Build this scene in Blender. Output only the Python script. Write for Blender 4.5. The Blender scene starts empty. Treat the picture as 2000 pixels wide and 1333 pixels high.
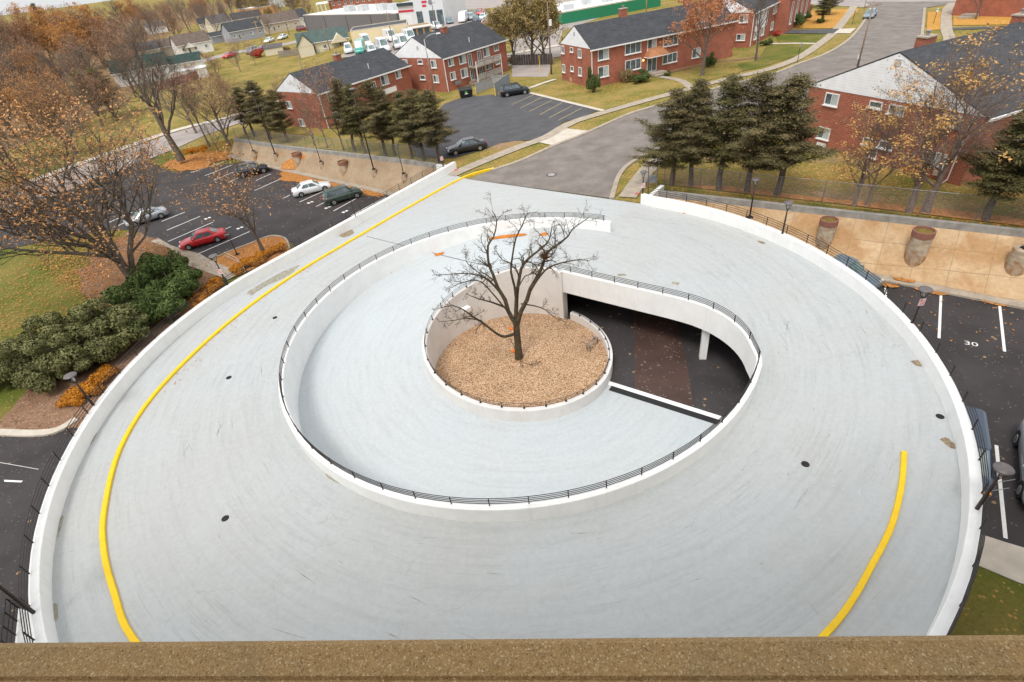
import bpy, bmesh, math, random
import numpy as np
from mathutils import Vector, Matrix
from mathutils.geometry import delaunay_2d_cdt
PI = math.pi; sin, cos = math.sin, math.cos
rad = math.radians
S = bpy.context.scene
COL = S.collection
# ---------------------------------------------------------------- camera
H = 19.0                                       # eye height above the upper deck (z = 0)
FPX, PITCH, ROLL = 1037.8, 0.6369, -0.1361
cp, sp, cr, sr = cos(PITCH), sin(PITCH), cos(ROLL), sin(ROLL)
W_ = Vector((0, cp, -sp)); _r = Vector((1, 0, 0)); _u = Vector((0, sp, cp))
R_ = _r*cr + _u*sr; U_ = _u*cr - _r*sr
cam_d = bpy.data.cameras.new('camera'); cam = bpy.data.objects.new('camera', cam_d); COL.objects.link(cam)
cam.matrix_world = Matrix(((R_.x, U_.x, -W_.x, 0), (R_.y, U_.y, -W_.y, 0), (R_.z, U_.z, -W_.z, H), (0, 0, 0, 1)))
cam_d.sensor_width = 36; cam_d.lens = FPX/2000*36; cam_d.clip_end = 30000; cam_d.clip_start = 0.05
S.camera = cam
# ---------------------------------------------------------------- sky, sun, exposure
SUN_EL, SUN_AZ = rad(60), rad(208)              # azimuth clockwise from +Y
world = bpy.data.worlds.new("World"); S.world = world; world.use_nodes = True
nt = world.node_tree; bg = nt.nodes['Background']
sky = nt.nodes.new('ShaderNodeTexSky'); sky.sky_type = 'NISHITA'; sky.sun_disc = False
sky.sun_elevation = SUN_EL; sky.sun_rotation = SUN_AZ; sky.dust_density = 4.0; sky.ozone_density = 1.0
hs = nt.nodes.new('ShaderNodeHueSaturation'); hs.inputs['Saturation'].default_value = 0.22
nt.links.new(sky.outputs[0], hs.inputs['Color'])
cloud = nt.nodes.new('ShaderNodeMix'); cloud.data_type = 'RGBA'; cloud.inputs[0].default_value = 0.55   # thin even overcast over the clear sky
cloud.inputs[7].default_value = (6.3, 6.4, 6.5, 1); nt.links.new(hs.outputs[0], cloud.inputs[6]); nt.links.new(cloud.outputs[2], bg.inputs['Color'])
bg.inputs['Strength'].default_value = 0.15
sl = bpy.data.lights.new('sun', 'SUN'); sl.energy = 1.15; sl.angle = rad(15); sl.color = (1, 0.96, 0.9)
sun = bpy.data.objects.new('sun', sl); COL.objects.link(sun)
sdir = Vector((sin(SUN_AZ)*cos(SUN_EL), cos(SUN_AZ)*cos(SUN_EL), sin(SUN_EL)))
sun.rotation_euler = sdir.to_track_quat('Z', 'Y').to_euler(); sun.location = (0, 0, 80)
S.view_settings.view_transform = 'Standard'; S.view_settings.look = 'None'
S.view_settings.exposure = 0.53; S.view_settings.gamma = 1
S.cycles.max_bounces = 5; S.cycles.diffuse_bounces = 3; S.cycles.glossy_bounces = 2
S.cycles.transparent_max_bounces = 8
# ---------------------------------------------------------------- terrain heights and pixel -> ground
def smooth(t):
    t = min(1, max(0, t)); return t*t*(3-2*t)
def zU(x, y): return -0.8*smooth((-x-5)/30) - 1.7*smooth((-x-38)/16)
def zL(x, y): return -3.3 + 0.8*smooth((-x-32)/22)
def flat(z): return lambda x, y: z
def ray(px, py):
    return R_*((px-1000)/FPX) - U_*((py-666.5)/FPX) + W_
def G(px, py, f=zU):
    """ground point (in metres) that the photograph shows at this spot"""
    if not callable(f): f = flat(f)
    d = ray(px, py); z = f(0, 60)
    for _ in range(12):
        t = (z-H)/d.z; x, y = d.x*t, d.y*t; z = 0.5*z + 0.5*f(x, y) if _ < 9 else f(x, y)
    t = (z-H)/d.z
    return Vector((d.x*t, d.y*t, z))
def hgt(b, px, py):
    """height above base b of the point seen at px, py"""
    d = ray(px, py)
    A = np.array([[d.x, 0], [d.y, 0], [d.z, -1]]); s = np.linalg.lstsq(A, np.array([b.x, b.y, b.z-H]), rcond=None)[0]
    return float(s[1])
def Kd(px, py, y):
    d = ray(px, py); t = y/d.y; return Vector((d.x*t, d.y*t, H+d.z*t))
# ---------------------------------------------------------------- materials
MATS = {}
def N(nt, t, **k):
    n = nt.nodes.new(t)
    for a, b in k.items():
        if a in n.inputs: n.inputs[a].default_value = b
        else: setattr(n, a, b)
    return n
def ramp(nt, fac, stops):
    r = nt.nodes.new('ShaderNodeValToRGB'); el = r.color_ramp.elements
    while len(el) < len(stops): el.new(0.5)
    for e, (p, c) in zip(el, stops): e.position = p; e.color = (*c, 1) if len(c) == 3 else c
    nt.links.new(fac, r.inputs[0]); return r.outputs[0]
def mix(nt, fac, a, b, mode='MIX'):
    m = nt.nodes.new('ShaderNodeMix'); m.data_type = 'RGBA'; m.blend_type = mode
    for s, v in ((0, fac), (6, a), (7, b)):
        if hasattr(v, 'is_output'): nt.links.new(v, m.inputs[s])
        elif s == 0: m.inputs[0].default_value = v
        else: m.inputs[s].default_value = (*v, 1)
    return m.outputs[2]
def noise(nt, co, scale, detail=4, rough=0.6, dist=0.0):
    n = N(nt, 'ShaderNodeTexNoise', Scale=scale, Detail=detail, Roughness=rough, Distortion=dist)
    nt.links.new(co, n.inputs['Vector']); return n.outputs[0]
def sep(nt, v):
    s = nt.nodes.new('ShaderNodeSeparateXYZ'); nt.links.new(v, s.inputs[0]); return s.outputs
def comb(nt, *v):
    c = nt.nodes.new('ShaderNodeCombineXYZ')
    for i, q in enumerate(v):
        if hasattr(q, 'is_output'): nt.links.new(q, c.inputs[i])
        else: c.inputs[i].default_value = q
    return c.outputs[0]
def mth(nt, op, a, b=0.0, c=0.0):
    m = nt.nodes.new('ShaderNodeMath'); m.operation = op
    for i, q in enumerate((a, b, c)):
        if hasattr(q, 'is_output'): nt.links.new(q, m.inputs[i])
        else: m.inputs[i].default_value = q
    return m.outputs[0]
def base(name):
    m = bpy.data.materials.new(name); m.use_nodes = True; nt = m.node_tree
    co = nt.nodes.new('ShaderNodeTexCoord').outputs['Object']
    return m, nt, nt.nodes['Principled BSDF'], co
def scl(c, k): return tuple(min(1, x*k) for x in c)
def mat(name, c, rough=0.8, var=0.18, scale=6.0, c2=None, metal=0.0, speck=None, bump=0.0, bscale=40, blot=None, spec=0.5, coat=0, thr=(0.35, 0.65)):
    """generic procedural surface: two-tone noise, optional specks (colour, scale, amount) and blotches"""
    if name in MATS: return MATS[name]
    m, nt, b, co = base(name)
    f = noise(nt, co, scale)
    out = ramp(nt, f, [(thr[0], scl(c, 1-var)), (thr[1], c2 or scl(c, 1+var))])
    if blot:
        g = noise(nt, co, blot[1], 5, 0.65, 0.6)
        k = ramp(nt, g, [(blot[2], (0, 0, 0)), (min(1, blot[2]+0.12), (1, 1, 1))])
        out = mix(nt, k, out, blot[0])
    if speck:
        for (sc_, s_, am) in (speck if isinstance(speck, list) else [speck]):
            v = N(nt, 'ShaderNodeTexVoronoi', Scale=s_); nt.links.new(co, v.inputs['Vector'])
            r = sep(nt, v.outputs['Color'])[0]
            k = mth(nt, 'MULTIPLY', mth(nt, 'LESS_THAN', r, am), mth(nt, 'LESS_THAN', v.outputs['Distance'], 0.42))
            out = mix(nt, k, out, sc_)
    nt.links.new(out, b.inputs['Base Color'])
    b.inputs['Roughness'].default_value = rough; b.inputs['Metallic'].default_value = metal
    b.inputs['Specular IOR Level'].default_value = spec
    if coat: b.inputs['Coat Weight'].default_value = coat; b.inputs['Coat Roughness'].default_value = 0.08
    if bump:
        bp = N(nt, 'ShaderNodeBump', Strength=bump, Distance=0.02)
        nt.links.new(noise(nt, co, bscale, 3), bp.inputs['Height']); nt.links.new(bp.outputs[0], b.inputs['Normal'])
    MATS[name] = m; return m
def streaks(m, amt=0.5):
    """rain streaks running down painted walls"""
    nt = m.node_tree; b = nt.nodes['Principled BSDF']; src = b.inputs['Base Color'].links[0].from_socket
    co = nt.nodes.new('ShaderNodeTexCoord').outputs['Object']; x = sep(nt, co)
    f = noise(nt, comb(nt, mth(nt, 'MULTIPLY', x[0], 3.5), mth(nt, 'MULTIPLY', x[1], 3.5), mth(nt, 'MULTIPLY', x[2], 0.35)), 1.0, 6, 0.7)
    k = ramp(nt, f, [(0.55, (0, 0, 0)), (0.78, (amt, amt, amt))])
    nt.links.new(mix(nt, k, src, (0.50, 0.47, 0.41)), b.inputs['Base Color']); return m
def brick_mat(name, c1, c2, mortar):
    m, nt, b, co = base(name); x = sep(nt, co)
    uv = comb(nt, mth(nt, 'ADD', x[0], x[1]), x[2], 0.0)
    k = N(nt, 'ShaderNodeTexBrick', Scale=1.0); k.inputs['Brick Width'].default_value = 0.42; k.inputs['Row Height'].default_value = 0.15
    k.inputs['Mortar Size'].default_value = 0.016; k.inputs['Color1'].default_value = (*c1, 1); k.inputs['Color2'].default_value = (*c2, 1)
    k.inputs['Mortar'].default_value = (*mortar, 1); k.inputs['Bias'].default_value = -0.1
    nt.links.new(uv, k.inputs['Vector'])
    g = ramp(nt, noise(nt, co, 0.9, 5), [(0.3, (0.8, 0.8, 0.8)), (0.7, (1.15, 1.12, 1.1))])
    nt.links.new(mix(nt, 1.0, k.outputs[0], g, 'MULTIPLY'), b.inputs['Base Color'])
    b.inputs['Roughness'].default_value = 0.9; MATS[name] = m; return m
def siding_mat(name, c, pitch=0.22, axis=2, dark=0.72, rough=0.6):
    m, nt, b, co = base(name); x = sep(nt, co)
    f = mth(nt, 'FRACT', mth(nt, 'DIVIDE', x[axis], pitch))
    k = ramp(nt, f, [(0.0, scl(c, dark)), (0.14, c), (1.0, scl(c, 1.04))])
    g = ramp(nt, noise(nt, co, 1.3, 4), [(0.3, (0.9, 0.9, 0.9)), (0.7, (1.05, 1.05, 1.05))])
    nt.links.new(mix(nt, 1.0, k, g, 'MULTIPLY'), b.inputs['Base Color']); b.inputs['Roughness'].default_value = rough
    MATS[name] = m; return m
def shingle_mat(name, c):
    m, nt, b, co = base(name)
    k = N(nt, 'ShaderNodeTexBrick', Scale=1.0); k.inputs['Brick Width'].default_value = 0.6; k.inputs['Row Height'].default_value = 0.22
    k.inputs['Mortar Size'].default_value = 0.02; k.inputs['Color1'].default_value = (*scl(c, 0.8), 1); k.inputs['Color2'].default_value = (*scl(c, 1.2), 1)
    k.inputs['Mortar'].default_value = (*scl(c, 0.6), 1); nt.links.new(co, k.inputs['Vector'])
    g = ramp(nt, noise(nt, co, 0.7, 6), [(0.3, (0.8, 0.8, 0.8)), (0.7, (1.2, 1.2, 1.2))])
    nt.links.new(mix(nt, 1.0, k.outputs[0], g, 'MULTIPLY'), b.inputs['Base Color']); b.inputs['Roughness'].default_value = 0.92
    MATS[name] = m; return m
def deck_mat(name, c, streak=1.0, blue=(0.60, 0.655, 0.68)):
    """pale painted concrete: tyre-polished arcs round the centre, scuffs, stains"""
    m, nt, b, co = base(name); x = sep(nt, co)
    r = mth(nt, 'SQRT', mth(nt, 'ADD', mth(nt, 'MULTIPLY', x[0], x[0]), mth(nt, 'MULTIPLY', x[1], x[1])))
    a = mth(nt, 'ARCTAN2', x[1], mth(nt, 'MULTIPLY', x[0], 1.0))
    pol = comb(nt, mth(nt, 'MULTIPLY', r, 3.2), mth(nt, 'MULTIPLY', a, 3.0), 0.0)
    arcs = noise(nt, pol, 1.0, 7, 0.62)
    big = noise(nt, co, 0.16, 4, 0.55, 0.4)
    col = mix(nt, ramp(nt, big, [(0.38, (0, 0, 0)), (0.62, (1, 1, 1))]), c, blue)
    col = mix(nt, 1.0, col, ramp(nt, arcs, [(0.25, (.895, .895, .89)), (0.5, (1, 1, 1)), (0.75, (1.04, 1.04, 1.04))]), 'MULTIPLY')
    pol2 = comb(nt, mth(nt, 'MULTIPLY', r, 9.0), mth(nt, 'MULTIPLY', a, 7.0), 3.0)
    sc_ = noise(nt, pol2, 1.0, 9, 0.78)
    msk = ramp(nt, noise(nt, co, 0.35, 3, 0.5), [(0.40, (0, 0, 0)), (0.60, (1, 1, 1))])
    dk = ramp(nt, sc_, [(0.53, (0, 0, 0)), (0.68, (1, 1, 1))])
    col = mix(nt, mth(nt, 'MULTIPLY', mth(nt, 'MULTIPLY', sep(nt, msk)[0], sep(nt, dk)[0]), 0.55*streak), col, (0.20, 0.19, 0.17))
    fine = noise(nt, co, 5.0, 9, 0.75)
    col = mix(nt, 1.0, col, ramp(nt, fine, [(0.3, (0.90, 0.90, 0.89)), (0.65, (1.05, 1.05, 1.05))]), 'MULTIPLY')
    vc = N(nt, 'ShaderNodeTexVoronoi', Scale=0.22, feature='DISTANCE_TO_EDGE')
    wv = nt.nodes.new('ShaderNodeVectorMath'); wv.operation = 'ADD'; nt.links.new(co, wv.inputs[0])
    nv = N(nt, 'ShaderNodeTexNoise', Scale=0.8, Detail=6); nt.links.new(co, nv.inputs['Vector']); nt.links.new(nv.outputs[1], wv.inputs[1]); nt.links.new(wv.outputs[0], vc.inputs['Vector'])
    ck = mth(nt, 'MULTIPLY', mth(nt, 'LESS_THAN', vc.outputs[0], 0.0035), sep(nt, ramp(nt, noise(nt, co, 0.5, 4), [(0.45, (0, 0, 0)), (0.6, (1, 1, 1))]))[0])
    col = mix(nt, mth(nt, 'MULTIPLY', ck, 0.28*min(1, streak)), col, (0.22, 0.21, 0.19))
    st = noise(nt, co, 1.1, 6, 0.7, 1.5)
    col = mix(nt, ramp(nt, st, [(0.70, (0, 0, 0)), (0.80, (0.75, 0.75, 0.75))]), col, (0.25, 0.22, 0.16))
    nt.links.new(col, b.inputs['Base Color']); b.inputs['Roughness'].default_value = 0.62
    MATS[name] = m; return m
def cards_mat(name, cols, scale=2.2, rough=0.8, trans=0.0):
    m, nt, b, co = base(name)
    f = noise(nt, co, scale, 5, 0.8)
    n = len(cols); out = ramp(nt, f, [(0.30+0.4*i/(n-1), c) for i, c in enumerate(cols)])
    nt.links.new(out, b.inputs['Base Color']); b.inputs['Roughness'].default_value = rough; b.inputs['Specular IOR Level'].default_value = 0.2
    MATS[name] = m; return m
def grass_mat(name, g1, g2, leaf, amt, lscale=3.2, dirt=None):
    m, nt, b, co = base(name)
    a = ramp(nt, noise(nt, co, 0.22, 5, 0.6), [(0.35, g1), (0.65, g2)])
    a = mix(nt, 1.0, a, ramp(nt, noise(nt, co, 7, 6, 0.8), [(0.25, (0.62, 0.62, 0.6)), (0.7, (1.35, 1.35, 1.3))]), 'MULTIPLY')
    if dirt:
        a = mix(nt, ramp(nt, noise(nt, co, 0.12, 4, 0.6), [(0.55, (0, 0, 0)), (0.68, (1, 1, 1))]), a, dirt)
    den = ramp(nt, noise(nt, co, 0.3, 4, 0.6), [(0.35, (0.15, 0.15, 0.15)), (0.7, (1, 1, 1))])
    v = N(nt, 'ShaderNodeTexVoronoi', Scale=lscale); nt.links.new(co, v.inputs['Vector'])
    k = mth(nt, 'LESS_THAN', sep(nt, v.outputs['Color'])[0], mth(nt, 'MULTIPLY', sep(nt, den)[0], amt))
    k = mth(nt, 'MULTIPLY', k, mth(nt, 'LESS_THAN', v.outputs['Distance'], 0.5))
    lc = mix(nt, sep(nt, v.outputs['Color'])[1], leaf[0], leaf[1])
    a = mix(nt, k, a, lc)
    nt.links.new(a, b.inputs['Base Color']); b.inputs['Roughness'].default_value = 0.95; b.inputs['Specular IOR Level'].default_value = 0.1
    bp = N(nt, 'ShaderNodeBump', Strength=0.5, Distance=0.05)
    nt.links.new(noise(nt, co, 12, 4), bp.inputs['Height']); nt.links.new(bp.outputs[0], b.inputs['Normal'])
    MATS[name] = m; return m
def glass_mat(name, c=(0.05, 0.07, 0.08), rough=0.12):
    m, nt, b, co = base(name)
    nt.links.new(ramp(nt, noise(nt, co, 1.5, 2), [(0.35, c), (0.65, scl(c, 2.2))]), b.inputs['Base Color'])
    b.inputs['Roughness'].default_value = rough; b.inputs['Specular IOR Level'].default_value = 0.9
    MATS[name] = m; return m

white_paint = mat('white_painted_concrete', (0.87, 0.87, 0.855), 0.6, 0.035, 1.2, speck=None, bump=0.05, blot=((0.79, 0.79, 0.77), 2.0, 0.66))
well_paint = mat('warm_white_painted_concrete', (0.74, 0.71, 0.68), 0.65, 0.05, 1.0, blot=((0.66, 0.63, 0.60), 1.2, 0.60))
streaks(white_paint, 0.22); streaks(well_paint, 0.35)
deck_m = deck_mat('ramp_deck_paint', (0.450, 0.458, 0.450), 0.8, (0.455, 0.477, 0.482))
lane_m = deck_mat('ramp_lane_paint', (0.505, 0.53, 0.54), 0.15, (0.505, 0.545, 0.565))
yellow_m = mat('yellow_kerb_paint', (0.90, 0.56, 0.0), 0.55, 0.05, 3.0, blot=((0.36, 0.32, 0.22), 9.0, 0.66), c2=(0.93, 0.60, 0.0))
rail_m = mat('dark_brown_metal', (0.028, 0.022, 0.020), 0.5, 0.2, 3, metal=0.2)
asph_new = mat('dark_asphalt', (0.042, 0.036, 0.037), 0.85, 0.22, 0.35, speck=[((0.30, 0.19, 0.09), 4.5, 0.02), ((0.11, 0.10, 0.09), 9, 0.05)], bump=0.3, bscale=60)
asph_old = mat('worn_asphalt', (0.185, 0.157, 0.136), 0.9, 0.14, 0.45, c2=(0.235, 0.205, 0.183), bump=0.2, speck=((0.14, 0.12, 0.11), 9, 0.08), blot=((0.150, 0.128, 0.110), 0.3, 0.58))
asph_far = mat('grey_road_asphalt', (0.34, 0.295, 0.27), 0.9, 0.10, 0.3, bump=0.2, blot=((0.25, 0.22, 0.21), 0.12, 0.58))
asph_lot = mat('car_park_asphalt', (0.075, 0.073, 0.078), 0.85, 0.16, 0.5, bump=0.2, blot=((0.105, 0.10, 0.10), 0.4, 0.6))
conc = mat('pavement_concrete', (0.38, 0.32, 0.25), 0.9, 0.14, 1.2, speck=((0.24, 0.19, 0.14), 8, 0.08), bump=0.15)
conc_pale = mat('pale_concrete', (0.55, 0.49, 0.41), 0.9, 0.12, 1.2, bump=0.15)
conc_grey = mat('grey_concrete', (0.30, 0.285, 0.26), 0.9, 0.2, 1.4, blot=((0.16, 0.15, 0.135), 1.6, 0.62), bump=0.2)
grass_a = grass_mat('autumn_lawn', (0.145, 0.15, 0.032), (0.29, 0.225, 0.08), ((0.50, 0.27, 0.08), (0.40, 0.19, 0.06)), 0.60, 5)
grass_b = grass_mat('green_lawn', (0.085, 0.115, 0.018), (0.19, 0.155, 0.045), ((0.45, 0.24, 0.07), (0.30, 0.22, 0.08)), 0.12, 8)
grass_c = grass_mat('leafy_lawn', (0.15, 0.15, 0.03), (0.28, 0.20, 0.06), ((0.50, 0.31, 0.12), (0.36, 0.19, 0.08)), 0.75, 6, (0.28, 0.19, 0.13))
leaf_m = grass_mat('fallen_leaves', (0.34, 0.14, 0.05), (0.46, 0.21, 0.07), ((0.58, 0.30, 0.10), (0.20, 0.08, 0.03)), 0.9, 5)
leafq = cards_mat('loose_leaves', [(0.20, 0.09, 0.03), (0.46, 0.19, 0.05), (0.60, 0.32, 0.11)], 3.0)
mulch_m = grass_mat('bark_mulch', (0.19, 0.105, 0.065), (0.27, 0.165, 0.11), ((0.42, 0.28, 0.18), (0.12, 0.07, 0.045)), 0.7, 9)
white_line = mat('white_road_paint', (0.78, 0.77, 0.74), 0.7, 0.06, 4)
yellow_line = mat('faded_yellow_paint', (0.42, 0.33, 0.16), 0.8, 0.15, 4)
bark = mat('grey_brown_bark', (0.135, 0.105, 0.08), 0.95, 0.35, 5)
bark_dk = mat('dark_mossy_bark', (0.070, 0.048, 0.030), 0.95, 0.35, 5, c2=(0.105, 0.078, 0.042))
bark_lt = mat('pale_bark', (0.20, 0.145, 0.115), 0.95, 0.3, 5)
glass = glass_mat('window_glass'); glass_car = glass_mat('car_glass', (0.09, 0.13, 0.13), 0.08)
tyre_m = mat('tyre_rubber', (0.02, 0.02, 0.02), 0.9, 0.1); rim_m = mat('alloy_rim', (0.5, 0.5, 0.5), 0.35, 0.1, metal=0.7)
trim_w = mat('white_trim', (0.78, 0.77, 0.75), 0.6, 0.04)
brick_m = brick_mat('red_brick', (0.37, 0.098, 0.050), (0.27, 0.065, 0.035), (0.40, 0.23, 0.17))
roof_m = shingle_mat('charcoal_shingles', (0.052, 0.055, 0.062))
siding_w = siding_mat('white_siding', (0.84, 0.85, 0.87), dark=0.80)
black_m = mat('black_paint', (0.012, 0.012, 0.012), 0.5, 0.2); steel = mat('galvanised_steel', (0.32, 0.32, 0.32), 0.45, 0.12, metal=0.6)
wood_m = mat('weathered_wood', (0.27, 0.21, 0.16), 0.9, 0.25, 4); pole_m = mat('utility_pole_wood', (0.26, 0.19, 0.145), 0.95, 0.25, 3)
# ---------------------------------------------------------------- objects
def tag(o, label=None, cat=None, group=None, kind=None):
    if label: o['label'] = label
    if cat: o['category'] = cat
    if group: o['group'] = group
    if kind: o['kind'] = kind
    return o
def thing(name, label, cat, loc=(0, 0, 0), rz=0.0, group=None):
    o = bpy.data.objects.new(name, None); COL.objects.link(o); o.location = loc; o.rotation_euler = (0, 0, rz)
    o.empty_display_size = 0.3
    return tag(o, label, cat, group)
def link(name, me, m, parent=None):
    me.materials.clear()
    if m: me.materials.append(m)
    o = bpy.data.objects.new(name, me); COL.objects.link(o)
    if parent: o.parent = parent
    return o
class MB:
    def __init__(s): s.v = []; s.f = []
    def add(s, vs, fs):
        n = len(s.v); s.v += [tuple(q) for q in vs]; s.f += [tuple(i+n for i in f) for f in fs]; return s
    def box(s, c, d, rz=0.0, top=1.0):
        x, y, z = d[0]/2, d[1]/2, d[2]/2; vs = []
        for dz, k in ((-z, 1), (z, top)):
            for dx, dy in ((-x*k, -y*k), (x*k, -y*k), (x*k, y*k), (-x*k, y*k)):
                vs.append((c[0]+dx*cos(rz)-dy*sin(rz), c[1]+dx*sin(rz)+dy*cos(rz), c[2]+dz))
        return s.add(vs, [(3, 2, 1, 0), (4, 5, 6, 7), (0, 1, 5, 4), (1, 2, 6, 5), (2, 3, 7, 6), (3, 0, 4, 7)])
    def loft(s, rings, cap=True, closed=True):
        n = len(rings[0]); vs = [p for r in rings for p in r]; fs = []
        for i in range(len(rings)-1):
            for j in range(n if closed else n-1):
                a, b = i*n+j, i*n+(j+1) % n; fs.append((a, b, b+n, a+n))
        if cap: fs.append(tuple(range(n))[::-1]); fs.append(tuple(range((len(rings)-1)*n, len(rings)*n)))
        return s.add(vs, fs)
    def prism(s, poly, z0, z1):
        return s.loft([[(p[0], p[1], z0) for p in poly], [(p[0], p[1], z1) for p in poly]])
    def tube(s, pts, r, n=6, closed=False, cap=True):
        pts = [Vector(p) for p in pts]; rings = []
        rr = r if isinstance(r, (list, tuple)) else [r]*len(pts)
        for i, p in enumerate(pts):
            if closed: t = pts[(i+1) % len(pts)]-pts[i-1]
            else: t = pts[min(i+1, len(pts)-1)]-pts[max(i-1, 0)]
            t = t.normalized() if t.length > 1e-9 else Vector((0, 0, 1))
            a = Vector((0, 0, 1)) if abs(t.z) < 0.9 else Vector((1, 0, 0))
            u = t.cross(a).normalized(); w = u.cross(t)
            rings.append([p+u*(rr[i]*cos(2*PI*k/n))+w*(rr[i]*sin(2*PI*k/n)) for k in range(n)])
        if closed: rings.append(rings[0])
        return s.loft(rings, cap and not closed)
    def cyl(s, c, r, h, n=16, r2=None):
        return s.loft([[(c[0]+q*cos(2*PI*k/n), c[1]+q*sin(2*PI*k/n), z) for k in range(n)] for z, q in ((c[2], r), (c[2]+h, r if r2 is None else r2))])
    def lathe(s, c, prof, n=16):
        return s.loft([[(c[0]+q*cos(2*PI*k/n), c[1]+q*sin(2*PI*k/n), c[2]+z) for k in range(n)] for q, z in prof])
    def quad(s, a, b, c, d): return s.add([a, b, c, d], [(0, 1, 2, 3)])
    def build(s, name, m, parent=None, off=None, smooth=False, fix=True):
        me = bpy.data.meshes.new(name)
        vs = s.v if off is None else [(p[0]-off[0], p[1]-off[1], p[2]-off[2]) for p in s.v]
        me.from_pydata([tuple(p) for p in vs], [], s.f)
        if fix:
            bm = bmesh.new(); bm.from_mesh(me); bmesh.ops.recalc_face_normals(bm, faces=bm.faces); bm.to_mesh(me); bm.free()
        if smooth: me.polygons.foreach_set('use_smooth', [True]*len(me.polygons))
        me.update(); return link(name, me, m, parent)
def dup(root, loc=None, rz=None, sc=None, label=None, group=None):
    r = root.copy(); COL.objects.link(r)
    if loc is not None: r.location = loc
    if rz is not None: r.rotation_euler = (0, 0, rz)
    if sc is not None: r.scale = sc
    if label: r['label'] = label
    if group: r['group'] = group
    for ch in list(root.children):
        c = ch.copy(); COL.objects.link(c); c.parent = r
        for g in ch.children:
            d = g.copy(); COL.objects.link(d); d.parent = c
    return r
# draped sheets and ribbons
def inside(x, y, P):
    c = False; n = len(P)
    for i in range(n):
        x1, y1 = P[i][0], P[i][1]; x2, y2 = P[i-1][0], P[i-1][1]
        if (y1 > y) != (y2 > y) and x < (x2-x1)*(y-y1)/(y2-y1)+x1: c = not c
    return c
def sheet(name, poly, m, f, dz, step=None, skirt=0.0, parent=None, kind='structure', label=None, cat=None, group=None):
    P = []
    for i, p in enumerate(poly):
        q = poly[(i+1) % len(poly)]; d = math.hypot(q[0]-p[0], q[1]-p[1]); n = max(1, min(60, int(d/(step or 1e9))))
        for k in range(n): P.append((p[0]+(q[0]-p[0])*k/n, p[1]+(q[1]-p[1])*k/n))
    vs = [Vector(p) for p in P]; E = [(i, (i+1) % len(P)) for i in range(len(P))]
    if step:
        xs = [p[0] for p in P]; ys = [p[1] for p in P]
        x0, x1, y0, y1 = max(min(xs), -70), min(max(xs), 12), max(min(ys), -10), min(max(ys), 330)
        for i in range(int(math.ceil(x0/step)), int(x1/step)+1):
            for j in range(int(math.ceil(y0/(step*3))), int(y1/(step*3))+1):
                if inside(i*step, j*step*3, P): vs.append(Vector((i*step, j*step*3)))
    r = delaunay_2d_cdt(vs, E, [], 1, 1e-5)
    v3 = [(p.x, p.y, f(p.x, p.y)+dz) for p in r[0]]; fs = [tuple(t) for t in r[2]]
    mb = MB(); mb.v = v3; mb.f = fs
    if skirt:
        n0 = len(mb.v); ed = {}
        for t in fs:
            for a, b in zip(t, t[1:]+t[:1]): ed[(a, b)] = 1
        for (a, b) in list(ed):
            if (b, a) not in ed:
                n = len(mb.v); mb.v += [(v3[a][0], v3[a][1], v3[a][2]-skirt), (v3[b][0], v3[b][1], v3[b][2]-skirt)]; mb.f.append((b, a, n, n+1))
    o = mb.build(name, m, parent, fix=False)
    if not parent: tag(o, label, cat, group, kind)
    return o
def smoothline(pts, n=6):
    pts = [Vector(p) for p in pts]; out = []
    for i in range(len(pts)-1):
        p0, p1, p2, p3 = pts[max(i-1, 0)], pts[i], pts[i+1], pts[min(i+2, len(pts)-1)]
        for k in range(n):
            t = k/n; out.append(0.5*((2*p1)+(p2-p0)*t+(2*p0-5*p1+4*p2-p3)*t*t+(3*p1-p0-3*p2+p3)*t**3))
    out.append(pts[-1]); return out
def offs(pts, d):
    out = []
    for i, p in enumerate(pts):
        t = (pts[min(i+1, len(pts)-1)]-pts[max(i-1, 0)]); t = Vector((t.x, t.y, 0)).normalized()
        out.append(Vector((p.x-t.y*d, p.y+t.x*d, p.z)))
    return out
def ribbon(name, pts, w, m, f, dz, h=0.0, parent=None, kind='structure', n=5, off=None, **k):
    """strip of width w along a line; with h it is a raised kerb"""
    L = smoothline([(p[0], p[1], 0) for p in pts], n) if n else [Vector((p[0], p[1], 0)) for p in pts]
    A, B = offs(L, w/2), offs(L, -w/2); mb = MB()
    if h:
        rings = []
        for a, b in zip(A, B):
            z0, z1 = f(a.x, a.y)+dz, f(b.x, b.y)+dz; c = 0.02
            ia = a+(b-a)*(c/w); ib = b+(a-b)*(c/w)
            rings.append([(a.x, a.y, z0-0.1), (a.x, a.y, z0+h-c), (ia.x, ia.y, z0+h), (ib.x, ib.y, z1+h), (b.x, b.y, z1+h-c), (b.x, b.y, z1-0.1)])
        mb.loft(rings)
    else:
        for i in range(len(A)-1):
            mb.quad(*[(q.x, q.y, f(q.x, q.y)+dz) for q in (B[i], B[i+1], A[i+1], A[i])])
    o = mb.build(name, m, parent, off=off, fix=bool(h))
    if not parent: tag(o, kind=kind, **k)
    return o
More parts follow.
